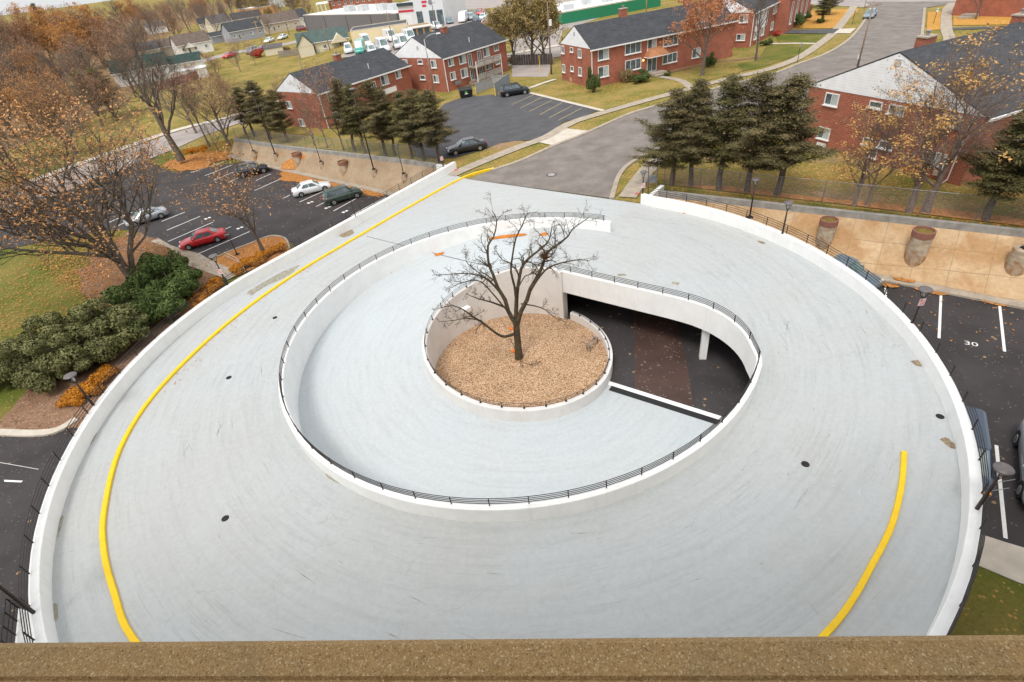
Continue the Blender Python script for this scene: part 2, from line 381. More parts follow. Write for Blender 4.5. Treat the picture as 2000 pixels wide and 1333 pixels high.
def litter(name, pts, f, dz, label, dens=14, size=0.13, cols=None, seed=0, core=True, m=None):
    """ground covered by loose leaves: a ragged thin mat and single leaves scattered over and beyond its edge"""
    rg = random.Random(hash(label) % 999 if not seed else seed); poly = [(p[0], p[1]) for p in pts]
    L = smoothline([(p[0], p[1], 0) for p in poly+[poly[0]]], 5)[:-1]; c = sum(L, Vector())/len(L)
    R = [c+(p-c)*(1+rg.uniform(-.16, .02)) for p in L]
    mb = MB()
    if core:
        r = delaunay_2d_cdt([Vector((p.x, p.y)) for p in R], [(i, (i+1) % len(R)) for i in range(len(R))], [], 1, 1e-5)
        mb.add([(p.x, p.y, f(p.x, p.y)+dz) for p in r[0]], [tuple(t) for t in r[2]])
    x0, x1 = min(p.x for p in L), max(p.x for p in L); y0, y1 = min(p.y for p in L), max(p.y for p in L)
    ar = (x1-x0)*(y1-y0); n = int(min(9000, ar*dens))
    for _ in range(n):
        x, y = rg.uniform(x0-.4, x1+.4), rg.uniform(y0-.4, y1+.4); e = rg.gauss(0, .35), rg.gauss(0, .35)
        if not inside(x+e[0], y+e[1], poly): continue
        a = rg.uniform(0, 6.28); s_ = size*rg.uniform(.5, 1.1); z = f(x, y)+dz+0.012
        mb.add([(x+s_*cos(a), y+s_*sin(a), z+rg.uniform(0, .05)), (x-s_*.6*sin(a), y+s_*.6*cos(a), z+rg.uniform(0, .04)), (x-s_*cos(a), y-s_*sin(a), z+rg.uniform(0, .05)), (x+s_*.6*sin(a), y-s_*.6*cos(a), z)], [(0, 1, 2, 3)])
    return tag(mb.build(name, m or leafq, fix=False), label, 'leaves', kind='stuff')
def PX(pts, f=zU): return [G(x, y, f) for x, y in pts]
# ================================================================ GROUND
def ext(a, b, d):  # extend line a->b beyond b by d
    a, b = Vector(a), Vector(b); t = (b-a).normalized(); return b+t*d
UL = [Vector((p.x, p.y)) for p in PX([(455, 271), (540, 281), (650, 292.5), (760, 307), (858, 320)])]
UR = [Vector((p.x, p.y)) for p in PX([(1290, 362), (2000, 442.5)], 0.0)]
UR.append(ext(UR[0], UR[1], 32))
NE_ = [Vector((p.x, p.y)) for p in PX([(868, 334), (917, 351), (1250, 395), (1270, 376)], 0.0)]
WJ = Vector((-57, UL[0].y+6))
upper = [Vector((-14000, WJ.y+30)), WJ]+UL+NE_+UR+[Vector((90, -60)), Vector((14000, -300)), Vector((14000, 14000)), Vector((-14000, 14000))]
sheet('ground', upper, grass_a, zU, -0.06, 3.0, skirt=4.0)
sheet('ground', [(-14000, -14000), (14000, -14000), (14000, 60), (60, 60), (0, 120), (-30, 100), UL[0], WJ, (-14000, WJ.y+30)], grass_b, zL, -0.07, 3.0)
# --- main road at far left, and the side street beyond it
mr = [Vector(p) for p in ((-104, 22), (-80, 58))]+[Vector((p.x, p.y)) for p in PX([(300, 290), (390, 258), (480, 228)])]
mr += [ext(mr[-2], mr[-1], 30), ext(mr[-2], mr[-1], 90)]
zW = lambda x, y: max(zU(x, y), -2.5) if y > 70 else -2.5
def zM(x, y): return zU(x, y) if x < -38 or y > 112 else zL(x, y)
ribbon('road', mr, 11.5, asph_far, zM, 0.03, n=8)
ribbon('pavement', offs(smoothline([(p.x, p.y, 0) for p in mr], 2), 7.6), 2.4, conc_pale, zM, 0.05)
ribbon('road', PX([(330, 137), (400, 118), (470, 101), (560, 86), (640, 68), (700, 52)]), 9, asph_far, zU, 0.02)
tag(ribbon('lane_line', offs(smoothline([(p.x, p.y, 0) for p in mr], 2), 0.2), 0.16, yellow_line, zM, 0.05), 'long yellow centre line painted along the grey main road at far left', 'road marking', kind=None)
sheet('woodland_floor', [(-92, 122), (-88, 150), (-108, 200), (-165, 300), (-190, 420), (-300, 900), (-1400, 900), (-900, 100), (-140, 60), (-95, 85)], grass_mat('woodland_leaf_floor', (0.20, 0.13, 0.07), (0.28, 0.19, 0.09), ((0.45, 0.24, 0.1), (0.2, 0.12, 0.07)), 0.7, 1.2), zU, 0.01)
# --- the street meeting the deck
Lk = [(917, 351), (960, 333), (1015, 315), (1082, 285), (1145, 260), (1212, 230), (1250, 216), (1330, 193), (1419, 166.5), (1505, 146), (1560, 125), (1615, 104.5), (1662, 74), (1692, 36), (1706, 16.5), (1690, 4)]
Rk = [(1885, 3), (1806, 16.5), (1802, 55), (1794, 91), (1750, 122), (1660, 160), (1540, 205), (1400, 250), (1290, 290), (1238, 315), (1210, 342), (1195, 388)]
sheet('road', [(p.x, p.y) for p in PX(Lk+Rk, 0.0)], asph_old, flat(0), 0.008)
sheet('road', [(p.x, p.y) for p in PX([(1480, 3), (1600, 10), (1700, 15), (1810, 13), (1900, 5), (2040, -16), (2040, -48), (1900, -34), (1750, -20), (1600, -14), (1480, -14)], 0.0)], asph_far, flat(0), 0.004)
ribbon('kerb', PX(Lk[1:-1], 0.0), 0.45, conc, flat(0), 0.01, 0.09)
ribbon('kerb', PX(Rk[1:], 0.0), 0.45, conc, flat(0), 0.01, 0.09)
ribbon('pavement', PX([(880, 343), (935, 319), (1010, 289), (1067, 268), (1117, 240), (1180, 220), (1257, 198), (1320, 181), (1387, 163), (1450, 148), (1510, 133), (1560, 113), (1598, 88), (1626, 66), (1645, 45), (1662, 22), (1668, 12)], 0.0), 1.5, conc, flat(0), 0.03)
ribbon('pavement', PX([(1225, 386), (1262, 335), (1300, 305), (1430, 262), (1600, 205), (1760, 150), (1850, 90), (1848, 55), (1850, 20), (1862, 6)], 0.0), 1.6, conc, flat(0), 0.03)
ribbon('path', PX([(1035, 182), (1100, 198), (1178, 217)], 0.0), 0.7, conc_pale, flat(0), 0.05)
ribbon('path', PX([(1036, 172), (1060, 163), (1085, 155)], 0.0), 0.9, conc_pale, flat(0), 0.02)
ribbon('path', PX([(1290, 150), (1330, 158), (1352, 174)], 0.0), 1.2, conc, flat(0), 0.02)
ribbon('path', PX([(1505, 86), (1560, 85), (1600, 86)], 0.0), 0.9, conc_pale, flat(0), 0.02)
ribbon('path', PX([(1300, 143), (1400, 122), (1490, 112)], 0.0), 1.0, mulch_m, flat(0), 0.015)
sheet('driveway', [(p.x, p.y) for p in PX([(1515, 60), (1640, 57), (1628, 66), (1517, 66)], 0.0)], asph_lot, flat(0), 0.04)
sheet('driveway', [(p.x, p.y) for p in PX([(1640, 57), (1672, 56), (1660, 66), (1628, 66)], 0.0)], conc_pale, flat(0), 0.045)
sheet('driveway', [(p.x, p.y) for p in PX([(1860, 55), (1985, 50), (1950, 56), (1862, 59)], 0.0)], asph_lot, flat(0), 0.01)
# --- lot between the brick blocks
zl0 = lambda x, y: zU(x, y)
sheet('car_park', [(p.x, p.y) for p in PX([(868, 203), (905, 190), (1032, 180), (1168, 216), (1140, 228), (1098, 240), (1090, 250), (1060, 268), (1035, 274), (985, 278), (950, 291), (885, 309), (815, 306), (790, 262), (835, 238)])], asph_lot, zU, 0.015, 3.0)
sheet('driveway', [(p.x, p.y) for p in PX([(1035, 275), (1062, 268), (1092, 250), (1150, 256), (1083, 285)], 0.0)], conc_pale, flat(0), 0.02)
def line(a, b, w, m, f, dz, label, cat='parking line', group=None, name='parking_line'):
    o = ribbon(name, [a, b], w, m, f, dz, n=0); del o['kind']; return tag(o, label, cat, group)
for a, b in (((1000, 205), (1042, 186)), ((1016, 212), (1060, 190)), ((1034, 218), (1078, 197)), ((1054, 225), (1098, 201)), ((1072, 231), (1118, 207)), ((1090, 236), (1136, 212))):
    line(G(*a), G(*b), 0.12, yellow_line, zU, 0.022, 'faded yellow stall line in the apartment car park', group='yellow stall lines in the apartment car park')
sheet('verge', [(p.x, p.y) for p in PX([(870, 342), (889, 331), (960, 283), (1012, 275), (1030, 277), (960, 308), (905, 331)])], grass_c, zU, 0.012, 3.0)
sheet('verge', [(p.x, p.y) for p in PX([(925, 333), (965, 320), (1050, 282), (1078, 284), (1010, 314), (960, 331)], 0.0)], grass_c, flat(0), 0.012)
sheet('verge', [(p.x, p.y) for p in PX([(1200, 385), (1206, 352), (1235, 322), (1262, 305), (1262, 330), (1240, 352)], 0.0)], grass_c, flat(0), 0.012)
sheet('verge', [(p.x, p.y) for p in PX([(1272, 352), (1290, 310), (1420, 270), (1600, 215), (1700, 300), (2050, 350), (2040, 444), (1500, 381), (1292, 360)], 0.0)], grass_c, flat(0), 0.010)
litter('leaf_litter', PX([(1292, 360), (1400, 362), (1600, 386), (1800, 405), (2040, 432), (2040, 447), (1750, 412), (1500, 383)], 0.0), flat(0), 0.02, 'brown leaves lying along the top of the right retaining wall')
sheet('leaf_litter', [(p.x, p.y) for p in PX([(1520, 25), (1600, 20), (1680, 17), (1668, 30), (1640, 55), (1555, 56), (1540, 40)], 0.0)], grass_mat('orange_leafy_lawn', (0.42, 0.24, 0.05), (0.50, 0.26, 0.07), ((0.62, 0.32, 0.09), (0.45, 0.18, 0.05)), 0.8, 2), flat(0), 0.006, kind='stuff', label='lawn covered in orange leaves beside the far end of the street', cat='leaves')
sheet('leaf_litter', [(p.x, p.y) for p in PX([(1812, 24), (1838, 22), (1836, 58), (1810, 60)], 0.0)], MATS['orange_leafy_lawn'], flat(0), 0.006, kind='stuff', label='orange leaves on the verge right of the far street', cat='leaves')
sheet('leaf_litter', [(p.x, p.y) for p in PX([(1862, 28), (1980, 24), (1985, 48), (1862, 50)], 0.0)], MATS['orange_leafy_lawn'], flat(0), 0.006, kind='stuff', label='orange leaves over the lawn at the top right corner', cat='leaves')
sheet('lawn', [(p.x, p.y) for p in PX([(1060, 195), (1180, 215), (1250, 196), (1310, 180), (1370, 160), (1440, 143), (1490, 120), (1380, 118), (1300, 160), (1180, 185), (1090, 170)], 0.0)], grass_a, flat(0), 0.0)
sheet('lawn', [(p.x, p.y) for p in PX([(1498, 88), (1625, 67), (1600, 84), (1560, 108), (1500, 128), (1450, 140), (1440, 125), (1480, 118)], 0.0)], grass_b, flat(0), 0.004)
sheet('lawn', [(p.x, p.y) for p in PX([(1515, 68), (1625, 66), (1600, 83), (1520, 84)], 0.0)], grass_b, flat(0), 0.005)
# --- shop yards beyond the apartments
sheet('car_park', [(p.x, p.y) for p in PX([(660, 112), (790, 110), (880, 70), (960, 60), (1040, 68), (1075, 40), (1000, 0), (860, 6), (840, 30), (700, 90)], 0.0)], asph_far, flat(0), -0.02)
sheet('car_park', [(p.x, p.y) for p in PX([(1000, 150), (1070, 150), (1085, 100), (1100, 60), (1240, 10), (1240, -30), (900, -30), (850, 4), (1000, 14)], 0.0)], asph_far, flat(0), -0.03)
sheet('verge', [(p.x, p.y) for p in PX([(850, 24), (960, 16), (990, 12), (960, 21), (852, 28)], 0.0)], grass_a, flat(0), 0.01)
# --- left lower car park, beds, pads
lotL = [(-12.6, 46), (-10, 58)]+[(p.x, p.y) for p in PX([(745, 372), (640, 352), (575, 338), (510, 321), (478, 306)], zL)]
lotL += [(p.x, p.y) for p in PX([(470, 318), (432, 322), (400, 330), (340, 336), (305, 325), (285, 308), (255, 318), (120, 372), (-60, 430), (-60, 500), (100, 470), (200, 452), (255, 448), (330, 480), (375, 496), (430, 512), (478, 488), (520, 468), (552, 465), (572, 476), (574, 490), (595, 480)], zL)]
sheet('car_park', lotL, asph_new, zL, -0.01, 3.0)
stall = 'white stall line in the left lower car park'
for a, b in (((870, 695), (930, 665)), ((740, 660), (940, 570)), ((1005, 730), (1260, 590)), ((1145, 768), (1410, 620)), ((615, 630), (665, 605)), ((390, 570), (645, 455)), ((400, 492), (515, 440)), ((175, 513), (260, 472)), ((70, 490), (225, 425)), ((0, 455), (215, 370)), ((-110, 430), (150, 345))):
    line(G(400+a[0]*.25, 230+a[1]*.25, zL), G(400+b[0]*.25, 230+b[1]*.25, zL), 0.13, white_line, zL, 0.0, stall, group='white stall lines in the left lower car park')
for a, b in (((900, 700), (1500, 440)), ((530, 560), (1065, 330)), ((520, 425), (915, 260)), ((460, 320), (735, 210)), ((1180, 425), (1280, 382)), ((-160, 330), (200, 170)), ((-100, 390), (120, 290))):
    line(G(240+a[0]*.165, 380+a[1]*.165, zL), G(240+b[0]*.165, 380+b[1]*.165, zL), 0.13, white_line, zL, 0.0, stall, group='white stall lines in the left lower car park')
for x, y in ((603, 397), (671, 415), (637, 407), (402, 428), (465, 447)):
    p = G(x, y, zL); MBn = MB(); MBn.box((p.x, p.y, zL(p.x, p.y)+0.002), (0.3, 0.42, 0.006), 0.9).box((p.x+0.32, p.y+0.28, zL(p.x, p.y)+0.002), (0.28, 0.4, 0.006), 0.9)
    tag(MBn.build('number_marking', white_line), 'small white painted mark at the end of a stall, left lower car park', 'marking', 'painted marks at the stall ends')
def q5(pts): return [(p.x, p.y) for p in PX([(240+.165*a, 380+.165*b) for a, b in pts], zL)]
sheet('pavement', q5([(420, 520), (560, 600), (730, 660), (900, 700), (1060, 790), (1400, 930), (1250, 1010), (900, 890), (780, 850), (560, 640), (330, 560)]), conc, zL, 0.04)
sheet('planting_bed', q5([(1060, 790), (1110, 745), (1500, 590), (1700, 510), (1830, 500), (1930, 530), (1960, 570), (1990, 700), (1250, 1010)]), leaf_m, zL, 0.03)
litter('planting_bed', q5([(-600, 900), (-100, 500), (200, 440), (420, 520), (560, 640), (780, 850), (900, 890), (1250, 1010), (700, 1500), (-200, 1700)]), zL, 0.02, 'brown mulch bed under the big spreading tree and the green end of the hedge', 14, .12, m=mulch_m)
ribbon('kerb', [Vector(p) for p in q5([(1110, 745), (1300, 665), (1500, 590), (1700, 510), (1800, 495), (1900, 515), (1950, 560), (1975, 640)])], 0.18, conc, zL, 0.0, 0.12)
litter('leaf_litter', PX([(310, 325), (330, 315), (380, 300), (440, 292), (465, 298), (470, 306), (420, 318), (400, 330), (340, 336)], zL), zL, 0.05, 'orange leaves heaped on the island at the far left end of the car park')
litter('leaf_litter', PX([(505, 316), (560, 330), (585, 322), (600, 345), (640, 355), (700, 368), (757, 382), (740, 387), (690, 375), (640, 372), (590, 358), (545, 352), (545, 335)], zL), zL, 0.03, 'drift of orange leaves along the foot of the left concrete slope')
litter('leaf_litter', PX([(130, 455), (230, 455), (330, 490), (330, 560), (290, 590), (200, 600), (120, 560), (60, 500)], zL), zL, 0.035, 'leaves carpeting the ground under the big brown-leaved tree', 22, .12, core=False)
litter('planting_bed', PX([(-30, 848), (20, 800), (90, 720), (260, 640), (340, 630), (270, 745), (190, 838), (120, 850)], zL), zL, 0.03, 'brown mulch bed under the bronze green bushes by the pale kerb', 14, .10, m=mulch_m)
bk = PX([(-40, 846), (0, 846), (60, 848), (100, 845), (125, 836), (150, 820)], zL)
ribbon('kerb', bk, 0.55, conc_pale, zL, 0.0, 0.14)
sheet('car_park', [(p.x, p.y) for p in bk]+[(-17, 19), (-16, 8), (-18, -2), (-60, -2), (-60, 22)], asph_new, zL, -0.01)
for a, b in (((-60, 936), (43, 941)), ((-60, 893), (75, 917))):
    line(G(*a, zL), G(*b, zL), 0.13 if b[0] < 60 else 0.03, white_line, zL, 0.0, 'white stall line ending beside the railing at the lower left', group='stall lines in the lower left car park')
# --- right lower car park
sheet('car_park', [(8, 40), (20, 47), (64, 12), (64, -30), (14, -10), (18, 5), (18, 16), (12, 14), (3, 20), (4, 34)], asph_new, flat(-3.3), -0.005)
for i, (a, b) in enumerate((((1730, 560), (1729, 600)), ((1838, 574), (1834, 661)), ((1952, 594), (1962, 687)), ((1946, 870), (1964, 1052)), ((2040, 612), (2075, 712)))):
    line(G(*a, -3.3), G(*b, -3.3), 0.15, white_line, flat(-3.3), 0.004, ('white stall line just behind the railing, nearest the blue pickup', 'white stall line directly left of the painted number 30', 'white stall line right of the painted number 30', 'white stall line between the dark blue car and the silver pickup', 'white stall line beyond the right edge')[i])
sheet('pavement', [(p.x, p.y) for p in PX([(1880, 1034), (1960, 1060), (2060, 1090), (2060, 1160), (1990, 1140), (1860, 1085)], -3.3)], conc_pale, flat(-3.3), 0.06, skirt=0.2)
sheet('lawn', [(p.x, p.y) for p in PX([(1870, 1085), (1990, 1139), (2080, 1166), (2150, 1500), (1700, 1500), (1750, 1200)], -3.3)], grass_b, flat(-3.3), 0.02)
tx = bpy.data.curves.new('number', 'FONT'); tx.body = '30'; tx.size = 0.78; tx.align_x = 'CENTER'
p30 = G(1897, 675, -3.3); to = bpy.data.objects.new('tmp', tx); me30 = bpy.data.meshes.new_from_object(to); bpy.data.objects.remove(to)
o30 = link('stall_number', me30, white_line); o30.location = (p30.x, p30.y, -3.297); a30 = G(1886, 671, -3.3); b30 = G(1908, 675, -3.3)
o30.rotation_euler = (0, 0, math.atan2(b30.y-a30.y, b30.x-a30.x)); o30.scale = (0.92, 0.72, 1)
tag(o30, 'white number 30 painted on the dark asphalt of the right car park', 'marking')

# ================================================================ CONCRETE SLOPES
def slab_mat(name, c, c2, w, h, stain):
    m, nt, b, co = base(name)
    k = N(nt, 'ShaderNodeTexBrick', Scale=1.0, offset=0.0); k.inputs['Brick Width'].default_value = w; k.inputs['Row Height'].default_value = h
    k.inputs['Mortar Size'].default_value = 0.02; k.inputs['Color1'].default_value = (*c, 1); k.inputs['Color2'].default_value = (*c2, 1)
    k.inputs['Mortar'].default_value = (*scl(c, 0.55), 1); nt.links.new(co, k.inputs['Vector'])
    g = ramp(nt, noise(nt, co, 0.45, 6, 0.65, 0.5), [(0.42, (0, 0, 0)), (0.62, (1, 1, 1))])
    x = mix(nt, mth(nt, 'MULTIPLY', sep(nt, g)[0], 0.75), k.outputs[0], stain)
    x = mix(nt, 1.0, x, ramp(nt, noise(nt, co, 3.5, 7, 0.7), [(0.3, (0.84, 0.83, 0.8)), (0.7, (1.12, 1.12, 1.12))]), 'MULTIPLY')
    nt.links.new(x, b.inputs['Base Color']); b.inputs['Roughness'].default_value = 0.9; return m
slab_r = slab_mat('tan_slab_concrete', (0.60, 0.43, 0.265), (0.52, 0.36, 0.21), 2.1, 1.2, (0.40, 0.22, 0.09))
slab_l = slab_mat('tan_slab_concrete_left', (0.40, 0.30, 0.20), (0.36, 0.27, 0.18), 3.4, 9, (0.30, 0.205, 0.125))
def slope(name, T, B, fT, fB, label, slab, e0, e1):
    """T, B: world lines of the top and the foot of the slope"""
    T = [Vector((p[0], p[1], 0)) for p in T]; B = [Vector((p[0], p[1], 0)) for p in B]
    u = (T[-1]-T[0]).normalized(); v = Vector((u.y, -u.x, 0))
    if (B[0]-T[0]).dot(v) < 0: v = -v
    D = [((b-T[0]).dot(u), (b-T[0]).dot(v)) for b in B]
    def depth(s):
        (s0, d0), (s1, d1) = D[0], D[-1]; return max(1.2, d0+(d1-d0)*(s-s0)/(s1-s0))
    L = (T[-1]-T[0]).length
    o = thing(name, label, 'retaining slope', (T[0].x, T[0].y, 0), math.atan2(u.y, u.x))
    mb, bm_, kb = MB(), MB(), MB(); rings, br, kr = [], [], []; sg = 1 if v.dot(Vector((-u.y, u.x, 0))) > 0 else -1
    for i in range(21):
        s = -e0+(L+e0+e1)*i/20; p = T[0]+u*s; zt = fT(p.x, p.y)-0.38; q = p+v*depth(s); zb = fB(q.x, q.y)+0.14; d = depth(s)
        rings.append([(s, 0.05*sg, zt), (s, d*sg, zb), (s, d*sg, zb-0.6), (s, 0.05*sg, zt-0.8)])
        br.append([(s, -0.28*sg, zt+0.46), (s, 0.06*sg, zt+0.45), (s, 0.08*sg, zt-0.35), (s, -0.28*sg, zt-0.35)])
        kr.append([(s, d*sg-0.02, zb-0.01), (s, (d+0.75)*sg, zb-0.02), (s, (d+0.78)*sg, zb-0.3), (s, d*sg, zb-0.4)])
    mb.loft(rings).build('slope_slab', slab, o); bm_.loft(br).build('cap_beam', conc_grey, o); kb.loft(kr).build('foot_ledge', conc, o)
    def f(x, y):
        w = Vector((x, y, 0))-T[0]; s = w.dot(u); k = min(1, max(0, w.dot(v)/depth(s))); p = T[0]+u*s; q = p+v*depth(s)
        return (fT(p.x, p.y)-0.38)*(1-k)+(fB(q.x, q.y)+0.14)*k
    return f
fR = slope('retaining_slope', PX([(1300, 384), (1500, 401), (2000, 462.5)], -0.35), PX([(1715, 535), (2000, 590)], -3.16), flat(0), flat(-3.3), 'tan slab slope with grey top beam above the right car park', slab_r, 1.0, 25)
fL = slope('retaining_slope', PX([(457, 276), (857, 329)], lambda x, y: zU(x, y)-0.35), PX([(505, 317), (750, 372)], lambda x, y: zL(x, y)+0.1), zU, zL, 'tan concrete slope with grey top beam behind the left lower car park', slab_l, 0.0, 2.5)
for pts, lb in ((((578, 300), (592, 298), (606, 304), (596, 312), (582, 308)), 'orange leaves caught behind the far planter on the left slope'), (((497, 285), (512, 284), (520, 292), (506, 298), (497, 295)), 'orange leaves caught behind the farthest lamp footing'), (((527, 292), (545, 291), (551, 298), (540, 304), (530, 298)), 'orange leaves caught behind the second lamp footing'), (((548, 318), (575, 312), (580, 326), (560, 332), (548, 330)), 'orange leaves spread low on the left slope')):
    litter('leaf_litter', PX(pts, fL), fL, 0.05, lb)
litter('leaf_litter', PX([(1712, 548), (1760, 560), (1738, 562), (1716, 556)], -3.15), flat(-3.17), 0.03, 'strip of orange leaves against the kerb beside the blue pickup')
litter('leaf_litter', PX([(1785, 560), (1850, 570), (1838, 577), (1790, 566)], -3.25), flat(-3.28), 0.03, 'strip of orange leaves against the kerb left of the number 30')
litter('leaf_litter', PX([(1910, 582), (1970, 594), (1955, 598), (1915, 588)], -3.25), flat(-3.28), 0.03, 'strip of orange leaves against the kerb right of the number 30')
litter('leaf_litter', PX([(1742, 541), (1785, 547), (1782, 553), (1745, 546)], -3.14), flat(-3.14), 0.02, 'small leaf drift on the ledge at the foot of the right slope')

# ================================================================ SPIRAL RAMP
CX, CY = 0.35, 27.33; OFF = (CX, CY, -3.3); RA = 13.84; RW0, RW1 = 5.70, 6.0; RO = 22.27; OX, OY = -1.30, 25.03; CAP = 0.83
rampt = thing('spiral_ramp', 'round white car ramp with a grey deck spiralling down around a gravel well', 'parking ramp', OFF)
P = lambda r, a: Vector((CX+r*cos(rad(a)), CY+r*sin(rad(a)), 0))
def rz_(a): return -3.3*min(1, max(0, (a-80)/248))
# outer edge of the deck, anticlockwise from the street's west end
wl = [G(877, 340, 0.0)]; tpt = Vector((OX+RO*cos(rad(146)), OY+RO*sin(rad(146)), 0))
arc = [Vector((OX+RO*cos(rad(a)), OY+RO*sin(rad(a)), 0)) for a in [146+i*(412-146)/90 for i in range(91)]]
left_str = [wl[0]+(tpt-wl[0])*i/8 for i in range(8)]
outer_line = left_str+arc
outer_line[-1] = G(1251, 398, 0.0)
opoly = outer_line+[G(917, 351, 0.0), G(899, 346, 0.0)]
Bpts = [Vector((CX+RW0*cos(rad(58)), CY+RW0*sin(rad(58)), 0)), Vector((CX+RW0*cos(rad(53)), CY+RW0*sin(rad(53)), 0)), Vector((5.75, 30.27, 0)), Vector((8.2, 28.3, 0)), Vector((10.2, 26.68, 0)), Vector((11.3, 25.6, 0)), Vector((12.03, 24.42, 0)), Vector((12.42, 23.2, 0)), Vector((12.50, 22.1, 0)), Vector((12.36, 21.1, 0)), Vector((CX+RA*cos(rad(-31)), CY+RA*sin(rad(-31)), 0)), Vector((CX+RA*cos(rad(-35)), CY+RA*sin(rad(-35)), 0))]
Bl = smoothline(Bpts, 6); Bpol = sorted([(math.degrees(math.atan2(q.y-CY, q.x-CX)), math.hypot(q.x-CX, q.y-CY)) for q in Bl])
def rB(a):
    a = (a+180) % 360-180
    if a <= Bpol[0][0]: return RA
    for (a0, r0), (a1, r1) in zip(Bpol, Bpol[1:]):
        if a <= a1:
            t = (a-a0)/(a1-a0); return r0+(r1-r0)*t
    return RW0
def r_in(a):
    a %= 360
    if 80 <= a <= 322: return RA+0.31
    if 54 <= a < 80: return RW1-0.05
    return rB(a)+0.28
def r_out(a):
    d = Vector((cos(rad(a)), sin(rad(a)))); best = None
    for i in range(len(opoly)):
        p, q = opoly[i], opoly[(i+1) % len(opoly)]; e = Vector((q.x-p.x, q.y-p.y)); w = Vector((p.x-CX, p.y-CY))
        den = d.x*e.y-d.y*e.x
        if abs(den) < 1e-9: continue
        t = (w.x*e.y-w.y*e.x)/den; s = (w.x*d.y-w.y*d.x)/den
        if t > 0 and -1e-6 <= s <= 1+1e-6 and (best is None or t < best): best = t
    return best
angs = sorted(set([i*2.0 for i in range(180)]+[79.99, 80.0, 53.99]+[(math.degrees(math.atan2(q.y-CY, q.x-CX))) % 360 for q in opoly]))
mb = MB(); rings = []
for a in angs:
    ri, ro = r_in(a), r_out(a); rings.append([(*P(ri+(ro-ri)*k/3, a)[:2], 0.0) for k in range(4)]+[(*P(ro, a)[:2], -0.5), (*P(ri, a)[:2], -0.5)])
rings.append(rings[0]); mb.loft(rings, cap=False); mb.build('deck', deck_m, rampt, OFF)
# descending lane
mb = MB(); rings = []
for i in range(81):
    t = i/80
    row = []
    for k in range(5):
        r = RW1-0.1+(RA+0.05-RW1+0.1)*k/4; ae = 331.5-5.2*min(1, max(0, (r-6)/6.5)); a = 80+(ae-80)*t; row.append((*P(r, a)[:2], rz_(a)*1.0+(0.0 if i else 0)))
    rings.append(row+[(row[-1][0], row[-1][1], row[-1][2]-0.3), (row[0][0], row[0][1], row[0][2]-0.3)])
mb.loft(rings); mb.build('lane', lane_m, rampt, OFF)
def wall(name, pts, th, zb, zt, m, nm=None):
    """pts: inner face line; th > 0 puts the thickness on the right-hand side of travel"""
    A = [Vector((p.x, p.y, 0)) for p in pts]; Bq = offs(A, -th); mb = MB(); rings = []
    for i, (a, b) in enumerate(zip(A, Bq)):
        z0, z1 = zb(i), zt(i); c = 0.025; ia = a+(b-a)*(c/abs(th)); ib = b+(a-b)*(c/abs(th))
        rings.append([(a.x, a.y, z0), (a.x, a.y, z1-c), (ia.x, ia.y, z1), (ib.x, ib.y, z1), (b.x, b.y, z1-c), (b.x, b.y, z0)])
    mb.loft(rings); return mb.build(name, m, rampt, OFF)
wall('outer_parapet', outer_line, 0.38, lambda i: -0.9, lambda i: CAP, white_paint)
# closed wall added below the outer parapet to keep light out of the bay
lowA = [p for p in outer_line]
k1 = [i for i, p in enumerate(lowA) if abs(math.degrees(math.atan2(p.y-OY, p.x-OX))-(-12)) < 2.5][0]; k2 = [i for i, p in enumerate(lowA) if abs(math.degrees(math.atan2(p.y-OY, p.x-OX))-13) < 2.5][0]
for seg in (lowA,):
    wall('light_blocking_wall', offs(seg, -0.08), 0.26, lambda i: -3.6, lambda i: -0.88, conc_grey)
# parapet round the lane (wall A) and its retaining face
aA = [52+i*(328-52)/110 for i in range(111)]
wall('inner_parapet', [P(RA, a) for a in aA], 0.31, lambda i: (rz_(aA[i])-0.35 if aA[i] > 80 else -0.3), lambda i: CAP, white_paint)
# guard wall above the covered bay (wall B): from A's end to the well
aB = [-32+i*(54+32)/50 for i in range(51)]
wall('bay_parapet', [P(rB(a), a) for a in aB], 0.28, lambda i: -0.82, lambda i: CAP, white_paint)
wall('bay_side_wall', [P(RA, a) for a in (318, 322, 326, 330, 334)], 0.31, lambda i: -3.5, lambda i: -0.80, white_paint)
# tree well: tall retaining part following the lane, low part in front of the bay
def zwell(a):
    a %= 360
    return CAP if 50 <= a <= 80 else (max(rz_(a)+CAP, -2.42) if a > 80 and a < 345 else -2.42)
aW = [54+i*(405-54)/140 for i in range(141)]
wall('well_wall', [P(RW0, a) for a in aW], 0.30, lambda i: -3.5, lambda i: (zwell(aW[i])), well_paint)
MB().box((*P(5.86, 51.5)[:2], -1.4), (0.62, 0.34, 4.4), rad(51.5)).build('well_pier', well_paint, rampt, OFF)
pc = G(1372, 699, -3.3); MB().box((pc.x, pc.y, -2.05), (0.42, 0.36, 2.5), rad(-15)).build('column', white_paint, rampt, OFF)
for x, y in ((19, 22), (16, 36), (4, 40)):
    MB().box((x, y, -1.9), (0.42, 0.36, 2.8), rad(-15)).build('column', white_paint, rampt, OFF)
vp = P(5.6, 127); MB().box((vp.x+0.1, vp.y-0.12, -1.15), (0.62, 0.42, 0.30), rad(37)).build('vent_hood', white_paint, rampt, OFF)
